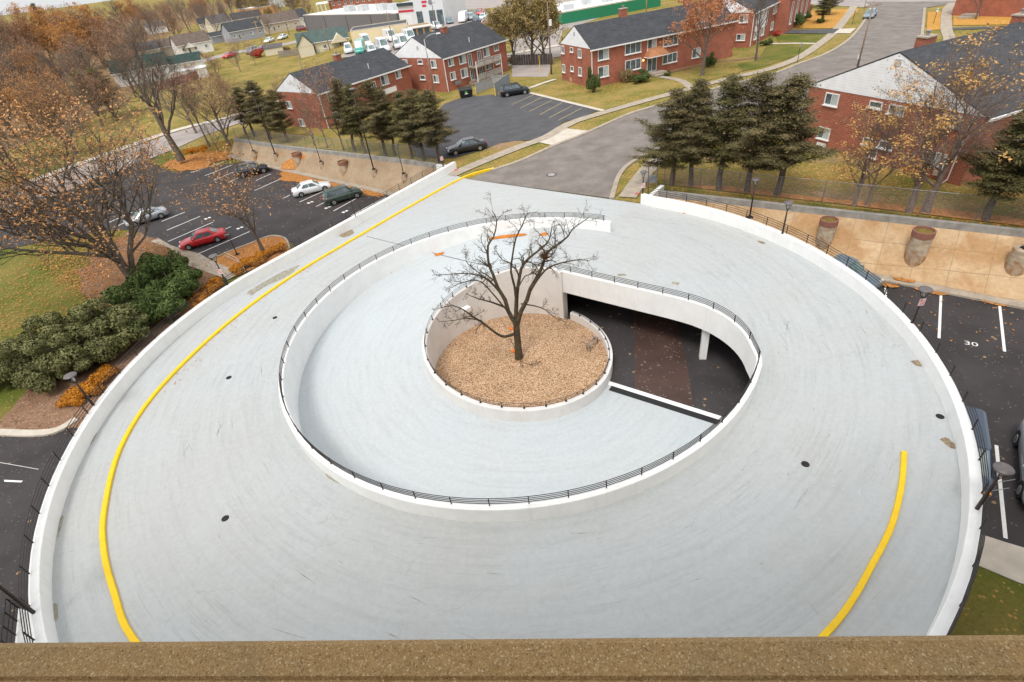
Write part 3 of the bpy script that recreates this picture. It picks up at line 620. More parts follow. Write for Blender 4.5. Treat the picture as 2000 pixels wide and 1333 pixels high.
# foot of the lane: white strip and dark slot drain
d0, d1 = G(1197, 752, -3.3), G(1403, 817, -3.3); dn = Vector((d1.y-d0.y, d0.x-d1.x, 0)).normalized()
def strip(name, m, o0, o1, z, x0=0.0, x1=0.0):
    t = (d1-d0).normalized(); a, b = d0-t*x0, d1+t*x1
    vs = [a-dn*o0, b-dn*o0, b-dn*o1, a-dn*o1]; mb = MB(); mb.prism([(v.x, v.y) for v in vs], z-0.05, z); return mb.build(name, m, rampt, OFF)
strip('threshold_strip', white_paint, -0.16, 0.16, -3.245, 0.3, 0.5)
strip('slot_drain', black_m, -0.60, -0.17, -3.235, 0.0, 0.3)
# red-brown patch laid on the bay floor
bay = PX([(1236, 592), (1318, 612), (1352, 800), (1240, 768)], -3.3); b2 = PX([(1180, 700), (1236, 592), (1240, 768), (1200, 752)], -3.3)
sheet('floor_patch', [(p.x, p.y) for p in (bay[0], bay[1], G(1340, 700, -3.3), G(1356, 802, -3.3), bay[3])], mat('red_brown_floor', (0.066, 0.036, 0.028), 0.7, 0.25, 0.8, speck=[((0.26, 0.20, 0.17), 11, 0.05), ((0.16, 0.11, 0.09), 4, 0.05)], thr=(0.3, 0.7)), flat(-3.3), 0.004)
# yellow kerb
yl = [(965, 330), (905, 348), (800, 405), (700, 463), (600, 522), (500, 590), (400, 672), (300, 775), (235, 880), (205, 1000), (205, 1080), (225, 1160), (262, 1250)]
yk = thing('yellow_kerb', 'long raised yellow kerb curving round the left side of the deck', 'kerb', (G(800, 405, 0.0).x, G(800, 405, 0.0).y, 0))
ribbon('kerb_line', PX(yl, 0.0)+[Vector((-11.5, 7.6, 0)), Vector((-7, 5.4, 0))], 0.22, yellow_m, flat(0), 0.0, 0.13, parent=yk, off=yk.location)
yr = PX([(1765, 885), (1760, 950), (1740, 1030), (1700, 1110), (1660, 1180), (1612, 1240)], 0.0)+[Vector((6.4, 6.2, 0)), Vector((3, 5.0, 0))]
yk2 = thing('yellow_kerb', 'short yellow kerb curving on the lower right of the deck', 'kerb', (yr[3].x, yr[3].y, 0))
ribbon('kerb_line', yr, 0.20, yellow_m, flat(0), 0.0, 0.12, parent=yk2, off=yk2.location)
# expansion joints, drains, stains on the deck
def joint(a, b, za, zb, w=0.05):
    a, b = G(*a, za), G(*b, zb); t = Vector((b.x-a.x, b.y-a.y, 0)).normalized(); n = Vector((-t.y, t.x, 0))*w/2
    MB().quad(a+n+Vector((0, 0, .006)), b+n+Vector((0, 0, .006)), b-n+Vector((0, 0, .006)), a-n+Vector((0, 0, .006))).build('expansion_joint', black_m, rampt, OFF, fix=False)
joint((716, 462), (803, 484), 0, 0)
ja, jb = G(843, 493, -0.42), G(965, 527, -0.42)
N_ = 12; mbj = MB(); pj = [ja+(jb-ja)*i/N_ for i in range(N_+1)]
zj = [rz_(math.degrees(math.atan2(p.y-CY, p.x-CX)))+0.012 for p in pj]; tj = (jb-ja).normalized(); nj = Vector((-tj.y, tj.x, 0))*0.03
for i in range(N_): mbj.quad(*[(q.x, q.y, z) for q, z in ((pj[i]-nj, zj[i]), (pj[i+1]-nj, zj[i+1]), (pj[i+1]+nj, zj[i+1]), (pj[i]+nj, zj[i]))])
mbj.build('expansion_joint', black_m, rampt, OFF, fix=False)
for (x, y), lb in (((537, 621), 'farthest dark round drain on the left of the deck'), ((447, 738), 'dark round drain on the deck inside the yellow kerb, second from the top'), ((440, 1013), 'dark round drain at the lower left of the deck'), ((1573, 907), 'dark round drain on the right half of the deck near the yellow kerb end'), ((1836, 814), 'dark round drain beside the right outer parapet')):
    p = G(x, y, 0.0); o = thing('floor_drain', lb, 'drain', (p.x, p.y, 0), group='round drains in the deck')
    MB().cyl((0, 0, 0), 0.165, 0.012, 20).build('rim', steel if x == 999 else black_m, o)
    g = MB()
    for k in range(-2, 3): g.box((0, k*0.055, 0.016), (2*math.sqrt(max(0.001, 0.14**2-(k*0.055)**2)), 0.022, 0.008))
    g.build('grate', rail_m, o)
p = G(1077, 342, 0.0); o = thing('manhole', 'round manhole with a pale lid in the street above the deck', 'manhole', (p.x, p.y, 0))
MB().cyl((0, 0, 0.01), 0.55, 0.012, 24).build('rim', mat('manhole_rim', (0.09, 0.085, 0.08), 0.8), o); MB().cyl((0, 0, 0.024), 0.36, 0.012, 24).build('lid', mat('manhole_lid', (0.36, 0.33, 0.31), 0.7, 0.2, 9), o)
def patch(name, px, f, m, dz, lb, cat, seed=0, h=0.03):
    """thin drift with an uneven outline round the given spots"""
    rg = random.Random(seed); pts = PX(px, f); L = smoothline([(p.x, p.y, 0) for p in pts+[pts[0]]], 4)[:-1]; c = sum(L, Vector())/len(L)
    L = [c+(p-c)*(1+rg.uniform(-.12, .1)) for p in L]; mb = MB(); g = f if callable(f) else flat(f)
    mb.loft([[(p.x, p.y, g(p.x, p.y)+dz) for p in L], [(c.x+(p.x-c.x)*.6, c.y+(p.y-c.y)*.6, g(p.x, p.y)+dz+h*rg.uniform(.5, 1)) for p in L]])
    return tag(mb.build(name, m), lb, cat, kind='stuff')
zr = lambda x, y: rz_(math.degrees(math.atan2(y-CY, x-CX)) % 360) if math.hypot(x-CX, y-CY) < 14.2 else 0.0
leaf_s = cards_mat('wet_orange_leaves', [(0.30, 0.08, 0.015), (0.55, 0.19, 0.03), (0.62, 0.27, 0.06)], 9)
patch('leaf_litter', [(952, 467), (975, 461), (1010, 458), (1027, 457), (1028, 460), (1005, 464), (975, 467), (955, 470)], zr, leaf_s, 0.02, 'long orange drift of wet leaves inside the curved parapet above the tree', 'leaves', 1, 0.08)
patch('leaf_litter', [(1053, 458), (1063, 455), (1070, 456), (1069, 460), (1058, 461)], zr, leaf_s, 0.02, 'short orange clump of leaves next to the long drift by the parapet', 'leaves', 2, 0.08)
stain = mat('damp_silt', (0.26, 0.20, 0.13), 0.9, 0.35, 5); stain2 = mat('grey_green_silt', (0.30, 0.28, 0.22), 0.9, 0.3, 4)
patch('silt', [(660, 461), (688, 449), (690, 457), (672, 464)], flat(0), stain, 0.005, 'brown silt patch against the left parapet above the joint', 'silt', 3, .01)
patch('silt', [(482, 571), (520, 548), (560, 528), (590, 516), (560, 540), (515, 562), (490, 578)], flat(0), stain2, 0.005, 'long brown silt streak along the left parapet inside the kerb', 'silt', 4, .008)
patch('silt', [(1836, 858), (1850, 856), (1864, 868), (1866, 878), (1850, 872)], flat(0), stain, 0.005, 'dark silt fan against the right parapet below the drain', 'silt', 5, .01)
patch('silt', [(1778, 706), (1795, 704), (1800, 716), (1788, 714)], flat(0), stain, 0.005, 'small dark silt fan against the right parapet above the drain', 'silt', 6, .01)
patch('silt', [(184, 850), (190, 846), (178, 868), (176, 866)], flat(0), stain, 0.005, 'dark sliver of silt at the foot of the left parapet', 'silt', 7, .01)
patch('leaf_litter', [(1332, 414), (1341, 413), (1343, 417), (1334, 418)], flat(0), leaf_s, 0.01, 'tiny leaf clump against the right parapet near the street', 'leaves', 8)
patch('silt', [(1478, 470), (1490, 472), (1495, 477), (1484, 475)], flat(0), stain, 0.005, 'small dark twig litter on the deck at the upper right', 'silt', 9)
patch('leaf_litter', [(848, 494+3), (866, 493), (866, 497), (852, 501)], zr, leaf_s, 0.02, 'tiny leaf clump on the lane by the joint', 'leaves', 10)
patch('leaf_litter', [(763, 531), (768, 529), (766, 533), (761, 535)], zr, leaf_s, 0.02, 'tiny leaf clump where the lane passes the left bend', 'leaves', 11)
patch('silt', [(1205, 536), (1220, 535), (1223, 539), (1208, 540)], flat(0), stain2, 0.005, 'faint grey patch on the deck beyond the bay parapet', 'silt', 12)
patch('silt', [(1312, 551), (1327, 552), (1325, 557), (1314, 555)], flat(0), stain2, 0.005, 'brown smudge on the deck behind the bay railing', 'silt', 13)
# gravel bed
mb = MB(); n = 64; rg = random.Random(5)
for j in range(14):
    r0 = 5.74*j/14; r1 = 5.74*(j+1)/14
rr = [[(CX+5.74*j/14*cos(2*PI*k/n), CY+5.74*j/14*sin(2*PI*k/n), -3.02+rg.uniform(-.02, .03)) for k in range(n)] for j in range(1, 15)]
mb.loft(rr, cap=False); mb.add([(CX, CY, -3.0)]+rr[0], [(0, k+1, (k+1) % n+1) for k in range(n)])
def gravel_mat():
    m, nt, b, co = base('tan_gravel')
    v = N(nt, 'ShaderNodeTexVoronoi', Scale=21.0); nt.links.new(co, v.inputs['Vector'])
    c = ramp(nt, sep(nt, v.outputs['Color'])[0], [(0.0, (0.16, 0.07, 0.03)), (0.14, (0.45, 0.24, 0.11)), (0.40, (0.68, 0.44, 0.25)), (0.75, (0.78, 0.56, 0.37)), (1.0, (0.86, 0.68, 0.50))])
    e = ramp(nt, v.outputs['Distance'], [(0.35, (1, 1, 1)), (0.75, (0.35, 0.28, 0.22))])
    c = mix(nt, 1.0, c, e, 'MULTIPLY'); c = mix(nt, 1.0, c, ramp(nt, noise(nt, co, 0.35, 4), [(0.3, (0.9, 0.88, 0.86)), (0.7, (1.1, 1.1, 1.1))]), 'MULTIPLY')
    nt.links.new(c, b.inputs['Base Color']); b.inputs['Roughness'].default_value = 0.9
    bp = N(nt, 'ShaderNodeBump', Strength=0.8, Distance=0.04); nt.links.new(v.outputs['Distance'], bp.inputs['Height']); nt.links.new(bp.outputs[0], b.inputs['Normal']); return m
tag(mb.build('gravel', gravel_mat()), 'tan gravel filling the round tree well', 'gravel', kind='stuff')
# abutments at the street ends
ab = G(862, 345, 0.0); o = thing('abutment', 'white block at the street end of the left parapet', 'abutment', (G(880, 330, 0).x, G(880, 330, 0).y, 0))
pa = G(877, 340, 0.0); lx, ly = o.location.x, o.location.y
dirw = (tpt-wl[0]).normalized(); nn = Vector((dirw.y, -dirw.x, 0))
c0 = pa-nn*(-0.0); e0 = [pa-dirw*0.0, pa-dirw*0.02]
mb = MB(); q0 = pa; q1 = pa-dirw*1.4; lft = Vector((-1, 0, 0))
side = Vector((-dirw.y, dirw.x, 0)); side = side if side.dot(Vector((-1, 0.3, 0))) > 0 else -side
mb.prism([(q.x-lx, q.y-ly) for q in (q0, q1, q1+side*0.38, q0+side*0.38)], -0.3, CAP-0.004); mb.build('end_block', white_paint, o)
mb = MB(); q2 = q1+side*0.385; mb.prism([(q.x-lx, q.y-ly) for q in (q2, q2+dirw*0.35, q2+dirw*0.35+side*2.3, q2+side*2.3)], -3.4, 0.35); mb.build('wing_wall', white_paint, o)
pb = G(1251, 398, 0.0); e = G(1290, 366, 0.0); o = thing('abutment', 'white wing wall at the street end of the right parapet', 'abutment', (pb.x, pb.y, 0))
dv = Vector((e.x-pb.x, e.y-pb.y, 0)).normalized(); dq = Vector((dv.y, -dv.x, 0)); Lw = (Vector((e.x, e.y, 0))-Vector((pb.x, pb.y, 0))).length
mb = MB(); s0 = dv*0.42; mb.prism([(s0.x, s0.y), (s0.x+dv.x*Lw*0.9, s0.y+dv.y*Lw*0.9), (s0.x+dv.x*Lw*0.9+dq.x*.35, s0.y+dv.y*Lw*0.9+dq.y*.35), (s0.x+dq.x*.35, s0.y+dq.y*.35)], -3.4, 0.22); mb.build('wing_wall', white_paint, o)

# ================================================================ RAILINGS
def railing(label, pts, zf, nrails, spacing, h, lo=0.1, foot=False, group=None, r=0.018, tilt=0.0, name='railing'):
    """pts: 3D-less line; zf(i, p) gives the height it stands on"""
    L = [Vector((p.x, p.y, zf(i, p))) for i, p in enumerate(pts)]; o = thing(name, label, 'railing', L[len(L)//2], group=group); c = Vector(o.location)
    for k in range(nrails):
        z = lo+(h-lo)*k/(nrails-1); MB().tube([p-c+Vector((0, 0, z)) for p in L], r, 5).build('rail', rail_m, o, smooth=True)
    pm = MB().box((0, 0, h/2), (0.042, 0.042, h))
    if foot: pm.cyl((0, 0, 0), 0.065, 0.05, 10)
    first = None; d = 0; nxt = 0.15; cnt = 0
    for a, b in zip(L, L[1:]):
        sl_ = (b-a).length
        while d+sl_ >= nxt and cnt < 99:
            p = a+(b-a)*((nxt-d)/sl_)-c
            if first is None: first = pm.build('post', rail_m, o); q = first
            else: q = first.copy(); COL.objects.link(q); q.parent = o
            q.location = p; nxt += spacing; cnt += 1
        d += sl_
    return o
mo = offs(outer_line, -0.34)
railing('four dark rails on posts running along the whole outer parapet, with the concrete beam behind', mo, lambda i, p: CAP, 4, 1.75, 0.62, 0.14)
railing('dark railing on top of the curved parapet that wraps round the descending lane', [P(RA+0.10, a) for a in [54+i*(328-54)/100 for i in range(101)]], lambda i, p: CAP, 4, 1.62, 0.46, 0.14)
railing('dark railing over the bay opening, joining the well to the curved parapet', [P(rB(a)+0.12, a) for a in [-31+i*(54+31)/40 for i in range(41)]], lambda i, p: CAP, 4, 1.62, 0.46, 0.14)
aR = [58+i*(340-58)/90 for i in range(91)]
railing('thin railing with round feet on the sloping wall of the tree well', [P(RW0+0.09, a) for a in aR], lambda i, p: zwell(aR[i]), 3, 1.25, 0.36, 0.12, True, r=0.014)
aR2 = [341+i*(405-341)/24 for i in range(25)]
railing('thin railing on the low part of the well wall in front of the dark bay', [P(RW0+0.09, a) for a in aR2], lambda i, p: -2.42, 2, 1.1, 0.22, 0.12, True, r=0.014)
# ================================================================ NEAR BUILDING WITH ITS LEDGE
def ledge_mat():
    m, nt, b, co = base('exposed_aggregate')
    v = N(nt, 'ShaderNodeTexVoronoi', Scale=900.0); nt.links.new(co, v.inputs['Vector'])
    c = ramp(nt, sep(nt, v.outputs['Color'])[1], [(0.0, (0.14, 0.08, 0.035)), (0.12, (0.37, 0.225, 0.085)), (0.8, (0.49, 0.315, 0.135)), (0.92, (0.60, 0.43, 0.21)), (1.0, (0.80, 0.66, 0.45))])
    c = mix(nt, 0.35, c, ramp(nt, noise(nt, co, 180, 8, 0.8), [(0.3, (0.16, 0.085, 0.03)), (0.7, (0.50, 0.34, 0.16))]))
    c = mix(nt, ramp(nt, noise(nt, co, 3.5, 5, 0.6, 0.8), [(0.52, (0, 0, 0)), (0.75, (0.55, 0.55, 0.55))]), c, (0.17, 0.155, 0.085))
    nt.links.new(c, b.inputs['Base Color']); b.inputs['Roughness'].default_value = 0.95
    bp = N(nt, 'ShaderNodeBump', Strength=0.9, Distance=0.004); nt.links.new(noise(nt, co, 150, 6, 0.7), bp.inputs['Height']); nt.links.new(bp.outputs[0], b.inputs['Normal']); return m
lm = ledge_mat(); zl_ = H-0.42
la, lb_ = G(0, 1256, zl_), G(2000, 1240, zl_); t = (lb_-la).normalized(); q = Vector((t.y, -t.x, 0))
bld = thing('tower_block', 'rough brown aggregate parapet ledge of the building the view looks down from', 'building', (0, -6, -3.3))
mb = MB(); rings = []
for s in [-14+28*i/56 for i in range(57)]:
    c = la+t*(s+0.5); prof = [(0.012, -0.5), (0.0, -0.02), (0.006, -0.006), (0.012, 0.0), (0.034, 0.0), (0.036, -0.0025), (0.040, -0.0005), (0.75, 0.004), (0.75, -0.5)]
    rings.append([(c.x+q.x*(o-.0085), c.y+q.y*(o-.0085), zl_+z) for o, z in prof])
mb.loft(rings); mb.build('parapet_ledge', lm, bld, bld.location)
mb = MB(); qy = (la+lb_)/2
mb.box((0, qy.y-6.0-0.16, (zl_-0.5-3.4)/2), (27.5, 12, zl_-0.5+3.4)); mb.build('wall', mat('building_wall', (0.42, 0.37, 0.30), 0.9, 0.1, 0.6), bld, bld.location)
MB().box((0, -8.1, (18.3+28)/2), (70, 11.4, 28-18.3)).build('unseen_upper_storeys', MATS['building_wall'], bld, bld.location)  # unseen floors, added and sized for their shade on the near deck
MB().box((0, -7.0, 7.0), (76, 12.0, 20.8)).build('lower_storeys', MATS['building_wall'], bld, bld.location)
for r in range(5):
    for c_ in range(-5, 6):
        f = MB().box((0, 0, 0), (1.5, 0.08, 1.5)).build('window', trim_w, bld); f.location = (c_*2.4, qy.y-0.12+6, 2.2+r*2.9+3.3)
        g = MB().box((0, 0.03, 0), (1.3, 0.05, 1.3)).build('pane', glass, f)
# small landing beside the ring at the lower left
pl = [(p.x, p.y) for p in PX([(36, 1188), (72, 1200), (110, 1330), (22, 1330)], -1.3)]
lg = thing('landing', 'white landing with dark pipe rails outside the lower left of the parapet', 'landing', (-21, 7, -3.3))
MB().prism(pl, -1.9, -1.3).build('slab', white_paint, lg, lg.location)
mb = MB()
e0_, e1_, e2_ = Vector((*pl[3], 0)), Vector((*pl[0], 0)), Vector((*pl[1], 0))
for z in (-1.05, -.8, -.5): mb.tube([e0_+Vector((0, 0, z)), e1_+Vector((0, 0, z)), e2_+Vector((0, 0, z))], 0.03, 6)
for k in range(6): q_ = e0_+(e1_-e0_)*k/5; mb.tube([q_+Vector((0, 0, -1.3)), q_+Vector((0, 0, -.48))], 0.03, 6)
mb.build('rail', rail_m, lg, lg.location)
# ================================================================ STREET FURNITURE
disc_m = mat('grey_lamp_cap', (0.16, 0.14, 0.14), 0.5, 0.1, metal=0.3)
pole_dk = mat('dark_bronze_pole', (0.05, 0.035, 0.03), 0.5, 0.15, metal=0.3)
def lamp(base, h, label, head=True, foot='plate', group='pole lamps around the ramp and its car parks', r=0.055, sign=False, arms=False, hr=0.33, face=-PI/2, name='street_lamp'):
    o = thing(name, label, 'lamp' if name == 'street_lamp' else 'post', base, group=group)
    mb = MB().tube([(0, 0, 0), (0, 0, h*0.5), (0, 0, h-0.45 if head else h)], [r*1.25, r, r*0.75], 10); mb.build('pole', pole_dk, o, smooth=True)
    if foot == 'plate': MB().box((0, 0, 0.04), (0.42, 0.42, 0.08)).cyl((0, 0, 0.06), 0.13, 0.12, 12, 0.08).build('base', black_m, o)
    if head:
        mb = MB()
        for k in range(4):
            a = k*PI/2+0.5; mb.tube([(0.03*cos(a), 0.03*sin(a), h-0.55), (hr*.55*cos(a), hr*.55*sin(a), h-0.22), (hr*.8*cos(a), hr*.8*sin(a), h-0.02)], 0.016, 5)
        mb.build('cage', pole_dk, o); MB().lathe((0, 0, h-0.04), [(hr*.95, 0), (hr, 0.03), (hr*.9, 0.07), (hr*.5, 0.11), (0.02, 0.13)], 24).build('cap', disc_m, o, smooth=True)
        MB().lathe((0, 0, h-0.42), [(0.05, 0), (0.09, 0.1), (0.09, 0.3), (0.03, 0.36)], 12).build('lantern', mat('frosted_lens', (0.45, 0.44, 0.40), 0.4, 0.1), o, smooth=True)
    if arms:
        mb = MB()
        for z in (h*.45, h*.66): mb.tube([(0, 0, z), (0.75, 0.02, z)], 0.014, 5)
        mb.build('banner_arm', steel, o)
    if sign:
        z = sign if sign is not True else 1.6; sg = MB().box((0, 0, 0), (0.32, 0.02, 0.42)).build('sign', mat('pinkish_sign', (0.66, 0.50, 0.50), 0.5, 0.05), o)
        sg.location = (0, -0.09, z); sg.rotation_euler = (0, 0, face+PI/2)
        mb = MB().box((-0.08, -0.013, 0.14), (0.10, 0.006, 0.07))
        for k in range(3): mb.box((0.02, -0.013, 0.03-k*.07), (0.2, 0.006, 0.018))
        mb.build('sign_print', mat('red_sign_print', (0.55, 0.05, 0.06), 0.5), sg)
    return o
def atz(x, y, z): p = G(x, y, z); return Vector((p.x, p.y, z))
b = G(1464, 425, fR); lamp(b+Vector((0, 0, -.02)), hgt(b, 1475.5, 350), 'black lamp with a cage head standing on the slope behind the right parapet')
b = atz(1528, 457, CAP); lamp(b, hgt(b, 1541, 396), 'lamp on the right parapet in front of the left planter on the slope', foot=None, arms=True)
b = atz(1781, 631, CAP); lamp(b, hgt(b, 1811, 566), 'lamp with a pink notice on the right parapet beside the number 30', foot=None, sign=1.35)
b = atz(1908, 994, CAP); lamp(b, hgt(b, 1966, 918), 'lamp on the right parapet with two thin arms above the dark blue car', foot=None, arms=True, hr=0.30)
b = atz(183, 792, CAP); lamp(b, hgt(b, 138, 733), 'lamp on the left parapet in front of the orange shrub below the hedge', foot=None)
b = atz(444, 557, CAP); lamp(b, hgt(b, 416, 500), 'lamp with a pink notice on the left parapet below the concrete pad', foot=None, sign=1.2)
b = atz(66, 1197, CAP); lamp(b, 3.2, 'lamp post on the parapet at the lower left corner, its head out of view', foot=None)
b = atz(695, 424, CAP); lamp(b, hgt(b, 683, 368), 'thin dark post on the left parapet in front of the green car', head=False, foot=None, r=0.03, name='post')
b = G(463.5, 498, zL); o = lamp(b, hgt(b, 449, 458), 'slim lamp with a flat panel head beside the red car', head=False, r=0.045)
MB().box((0.0, 0, 0), (0.5, 0.28, 0.1)).build('panel_head', disc_m, o).location = (-0.1, 0, hgt(b, 449, 458))
b = G(867, 333, 0.2); lamp(Vector((b.x, b.y, CAP)) if False else Vector((b.x, b.y, 0.3)), hgt(Vector((b.x, b.y, .3)), 866, 300), 'short post with a pink notice on the left parapet end by the conifers', head=False, foot=None, sign=hgt(Vector((b.x, b.y, .3)), 866, 309), name='sign_post')
b = G(1255, 388, 0.4); lamp(b, hgt(b, 1257, 336), 'dark lamp with a pink notice at the street end of the right parapet', sign=hgt(b, 1256, 362), foot=None, hr=0.3)
# lamps standing in concrete footings on the left slope
foot_m = conc_grey
def footing(px, py, f, r, h, label, lampinfo=None, planter=False, group=None):
    b = G(px, py, f); o = thing('planter' if planter else 'lamp_footing', label, 'planter' if planter else 'footing', (b.x, b.y, b.z), group=group)
    n = 7; mb = MB(); k = 9
    mb.lathe((0, 0, 0), [(r, -1.6)]+[(r*(0.985 if i % 2 else 1.0), h*i/k) for i in range(k+1)]+([(r*.8, h)] if planter else [(0.02, h)]), 24); mb.build('drum', conc_ring, o, smooth=False)
    if planter:
        MB().lathe((0, 0, h-0.02), [(r*1.0, -0.02), (r*1.05, 0.0), (r*1.05, 0.42), (r*1.0, 0.44), (r*.88, 0.44), (r*.86, 0.30), (0.02, 0.30)], 28).build('rim', rim_b, o, smooth=False)
        MB().lathe((0, 0, h+0.28), [(r*.87, 0), (r*.5, 0.05), (0.02, 0.07)], 20).build('soil', grass_mat('planter_soil', (0.16, 0.14, 0.03), (0.22, 0.13, 0.05), ((0.35, 0.2, 0.07), (0.2, 0.2, 0.05)), 0.6, 9) if 'planter_soil' not in MATS else MATS['planter_soil'], o)
    return o, b+Vector((0, 0, h))
conc_ring = mat('ribbed_concrete', (0.44, 0.34, 0.24), 0.9, 0.15, 2.0, c2=(0.54, 0.45, 0.34), blot=((0.33, 0.17, 0.07), 0.7, 0.46))
rim_b = mat('terracotta_rim', (0.26, 0.115, 0.08), 0.8, 0.12)
footing(1609, 472, fR, 0.60, 1.45, 'concrete drum planter with a brown rim, left one on the right slope', planter=True, group='drum planters on the slopes')
footing(1787, 500, fR, 0.66, 1.6, 'concrete drum planter full of dry leaves, middle of the right slope', planter=True, group='drum planters on the slopes')
footing(674, 335, fL, 0.62, 0.95, 'concrete drum planter nearer the ramp on the left slope', planter=True, group='drum planters on the slopes')
footing(584, 318, fL, 0.62, 0.95, 'concrete drum planter half buried in leaves on the left slope', planter=True, group='drum planters on the slopes')
_, tp = footing(1985, 520, fR, 0.62, 1.3, 'plain concrete drum at the right edge of the photo holding a lamp pole')
lamp(tp, 4.5, 'black pole standing in the drum at the right edge', r=0.07)
for (x, y, tx_, ty_), lb in (((498.5, 305, 478, 240), 'thin lamp pole in the farthest footing of the left slope'), ((541, 311, 489, 181), 'tall lamp pole in the second footing, its pale head among the conifers'), ((630, 327, 608, 262), 'lamp pole in the footing between the two left planters'), ((733, 343, 690, 175), 'tall thick lamp pole passing in front of the left conifer row'), ((791, 352, 775, 283), 'lamp pole in the footing nearest the ramp on the left slope')):
    _, tp = footing(x, y, fL, 0.36, 0.75, 'concrete drum footing of the '+lb.split(' in ')[0] if False else {498.5: 'farthest small concrete lamp footing on the left slope', 541: 'second small concrete lamp footing from the far end', 630: 'small concrete lamp footing between the left planters', 733: 'small concrete lamp footing left of the nearest one', 791: 'small concrete lamp footing nearest the ramp'}[x], group='lamp footings on the left slope')
    tall = x in (541, 733); o = lamp(tp, hgt(tp, tx_, ty_), lb, head=not tall, r=0.065 if tall else 0.04, hr=0.28)
    if tall: MB().lathe((0, 0, hgt(tp, tx_, ty_)), [(0.3, 0), (0.45, 0.05), (0.3, 0.14), (0.02, 0.18)], 16).build('cap', disc_m, o, smooth=True)
# hydrants
def hydrant(b, label, s=1.0):
    hm = mat('yellow_hydrant', (0.80, 0.52, 0.02), 0.45, 0.08); o = thing('fire_hydrant', label, 'hydrant', b, group='yellow fire hydrants'); o.scale = (s, s, s)
    MB().lathe((0, 0, 0), [(0.17, 0), (0.17, 0.05), (0.11, 0.06), (0.11, 0.52), (0.15, 0.53), (0.15, 0.58), (0.12, 0.60), (0.10, 0.70), (0.05, 0.76), (0.03, 0.82)], 16).build('barrel', hm, o, smooth=False)
    for a in (0, PI, PI/2*3):
        c = MB().lathe((0, 0, 0), [(0.055, 0.08), (0.055, 0.16), (0.075, 0.16), (0.075, 0.21), (0.02, 0.22)], 10).build('outlet_cap', hm, o); c.location = (0, 0, 0.42); c.rotation_euler = (PI/2, 0, a)
hydrant(G(926, 293, 0.0), 'yellow fire hydrant on the verge by the apartment car park', 1.15)
hydrant(G(342, 305, zU), 'yellow fire hydrant beside the trunk of the large leaning bare tree', 1.1)
for x, y, w, lb in ((891, 333, 0.16, 'small red domed marker at the left end of the deck'), (1244, 379, 0.16, 'small red domed marker at the right end of the deck')):
    o = thing('bollard_light', lb, 'marker', G(x, y, 0.03)); MB().lathe((0, 0, 0), [(w*1.3, 0), (w, 0.05), (w*.6, 0.09), (0.01, 0.1)], 16).build('dome', mat('faded_red', (0.50, 0.11, 0.09), 0.6), o)
# chain link fences
wire_m = None
def fence_mat():
    m, nt, b, co = base('chain_link'); x = sep(nt, co)
    u = mth(nt, 'ADD', x[0], x[2]); v = mth(nt, 'SUBTRACT', x[0], x[2]); p = 0.075
    a = mth(nt, 'LESS_THAN', mth(nt, 'FRACT', mth(nt, 'DIVIDE', u, p)), 0.05); c = mth(nt, 'LESS_THAN', mth(nt, 'FRACT', mth(nt, 'DIVIDE', v, p)), 0.11)
    b.inputs['Base Color'].default_value = (0.35, 0.35, 0.34, 1); nt.links.new(mth(nt, 'MAXIMUM', a, c), b.inputs['Alpha']); return m
fm = fence_mat()
def fence(pts, f, h, label, sp=2.6):
    A = [Vector((p.x, p.y, f(p.x, p.y))) for p in pts]; u = (A[-1]-A[0]); u.z = 0; L = u.length; u.normalize()
    o = thing('chain_link_fence', label, 'fence', A[0], math.atan2(u.y, u.x)); n = max(2, int(L/sp)); z = lambda s: f(A[0].x+u.x*s, A[0].y+u.y*s)-A[0].z
    for i in range(n+1):
        s = L*i/n; MB().tube([(0, 0, -0.4), (0, 0, h)], 0.035, 8).build('post', steel, o).location = (s, 0, z(s))
    MB().tube([(L*i/8, 0, z(L*i/8)+h-.02) for i in range(9)], 0.022, 6).build('top_rail', steel, o)
    mb = MB()
    for i in range(8): s0, s1 = L*i/8, L*(i+1)/8; mb.quad((s0, .04, z(s0)), (s1, .04, z(s1)), (s1, .04, z(s1)+h-.03), (s0, .04, z(s0)+h-.03))
    mb.build('mesh', fm, o, fix=False)
ra, rb = G(1292, 360, 0.02), G(2000, 441, 0.02)
fence([ra+(rb-ra)*0.01, ra+(rb-ra)*1.15], flat(0.02), 1.75, 'galvanised chain link fence on the beam above the right slope', 3.1)
fence(PX([(462, 270), (700, 300), (855, 319)]), zU, 1.6, 'chain link fence behind the beam of the left slope below the conifers', 3.0)
# gate-like open frame near the right abutment
o = thing('metal_gate', 'narrow metal gate frame with a grey box where the right slope ends', 'gate', G(1282, 366, 0.0))
MB().tube([(0, 0, 0), (0, 0, 2.3)], 0.05, 8).tube([(-0.7, 0.3, 0), (-0.7, 0.3, 2.3)], 0.05, 8).tube([(0, 0, 2.25), (-0.7, 0.3, 2.25)], 0.03, 6).build('gate_frame', steel, o)
MB().box((-0.35, 0.15, 0.75), (0.5, 0.35, 0.6)).build('box', mat('blue_grey_box', (0.25, 0.28, 0.33), 0.4), o)
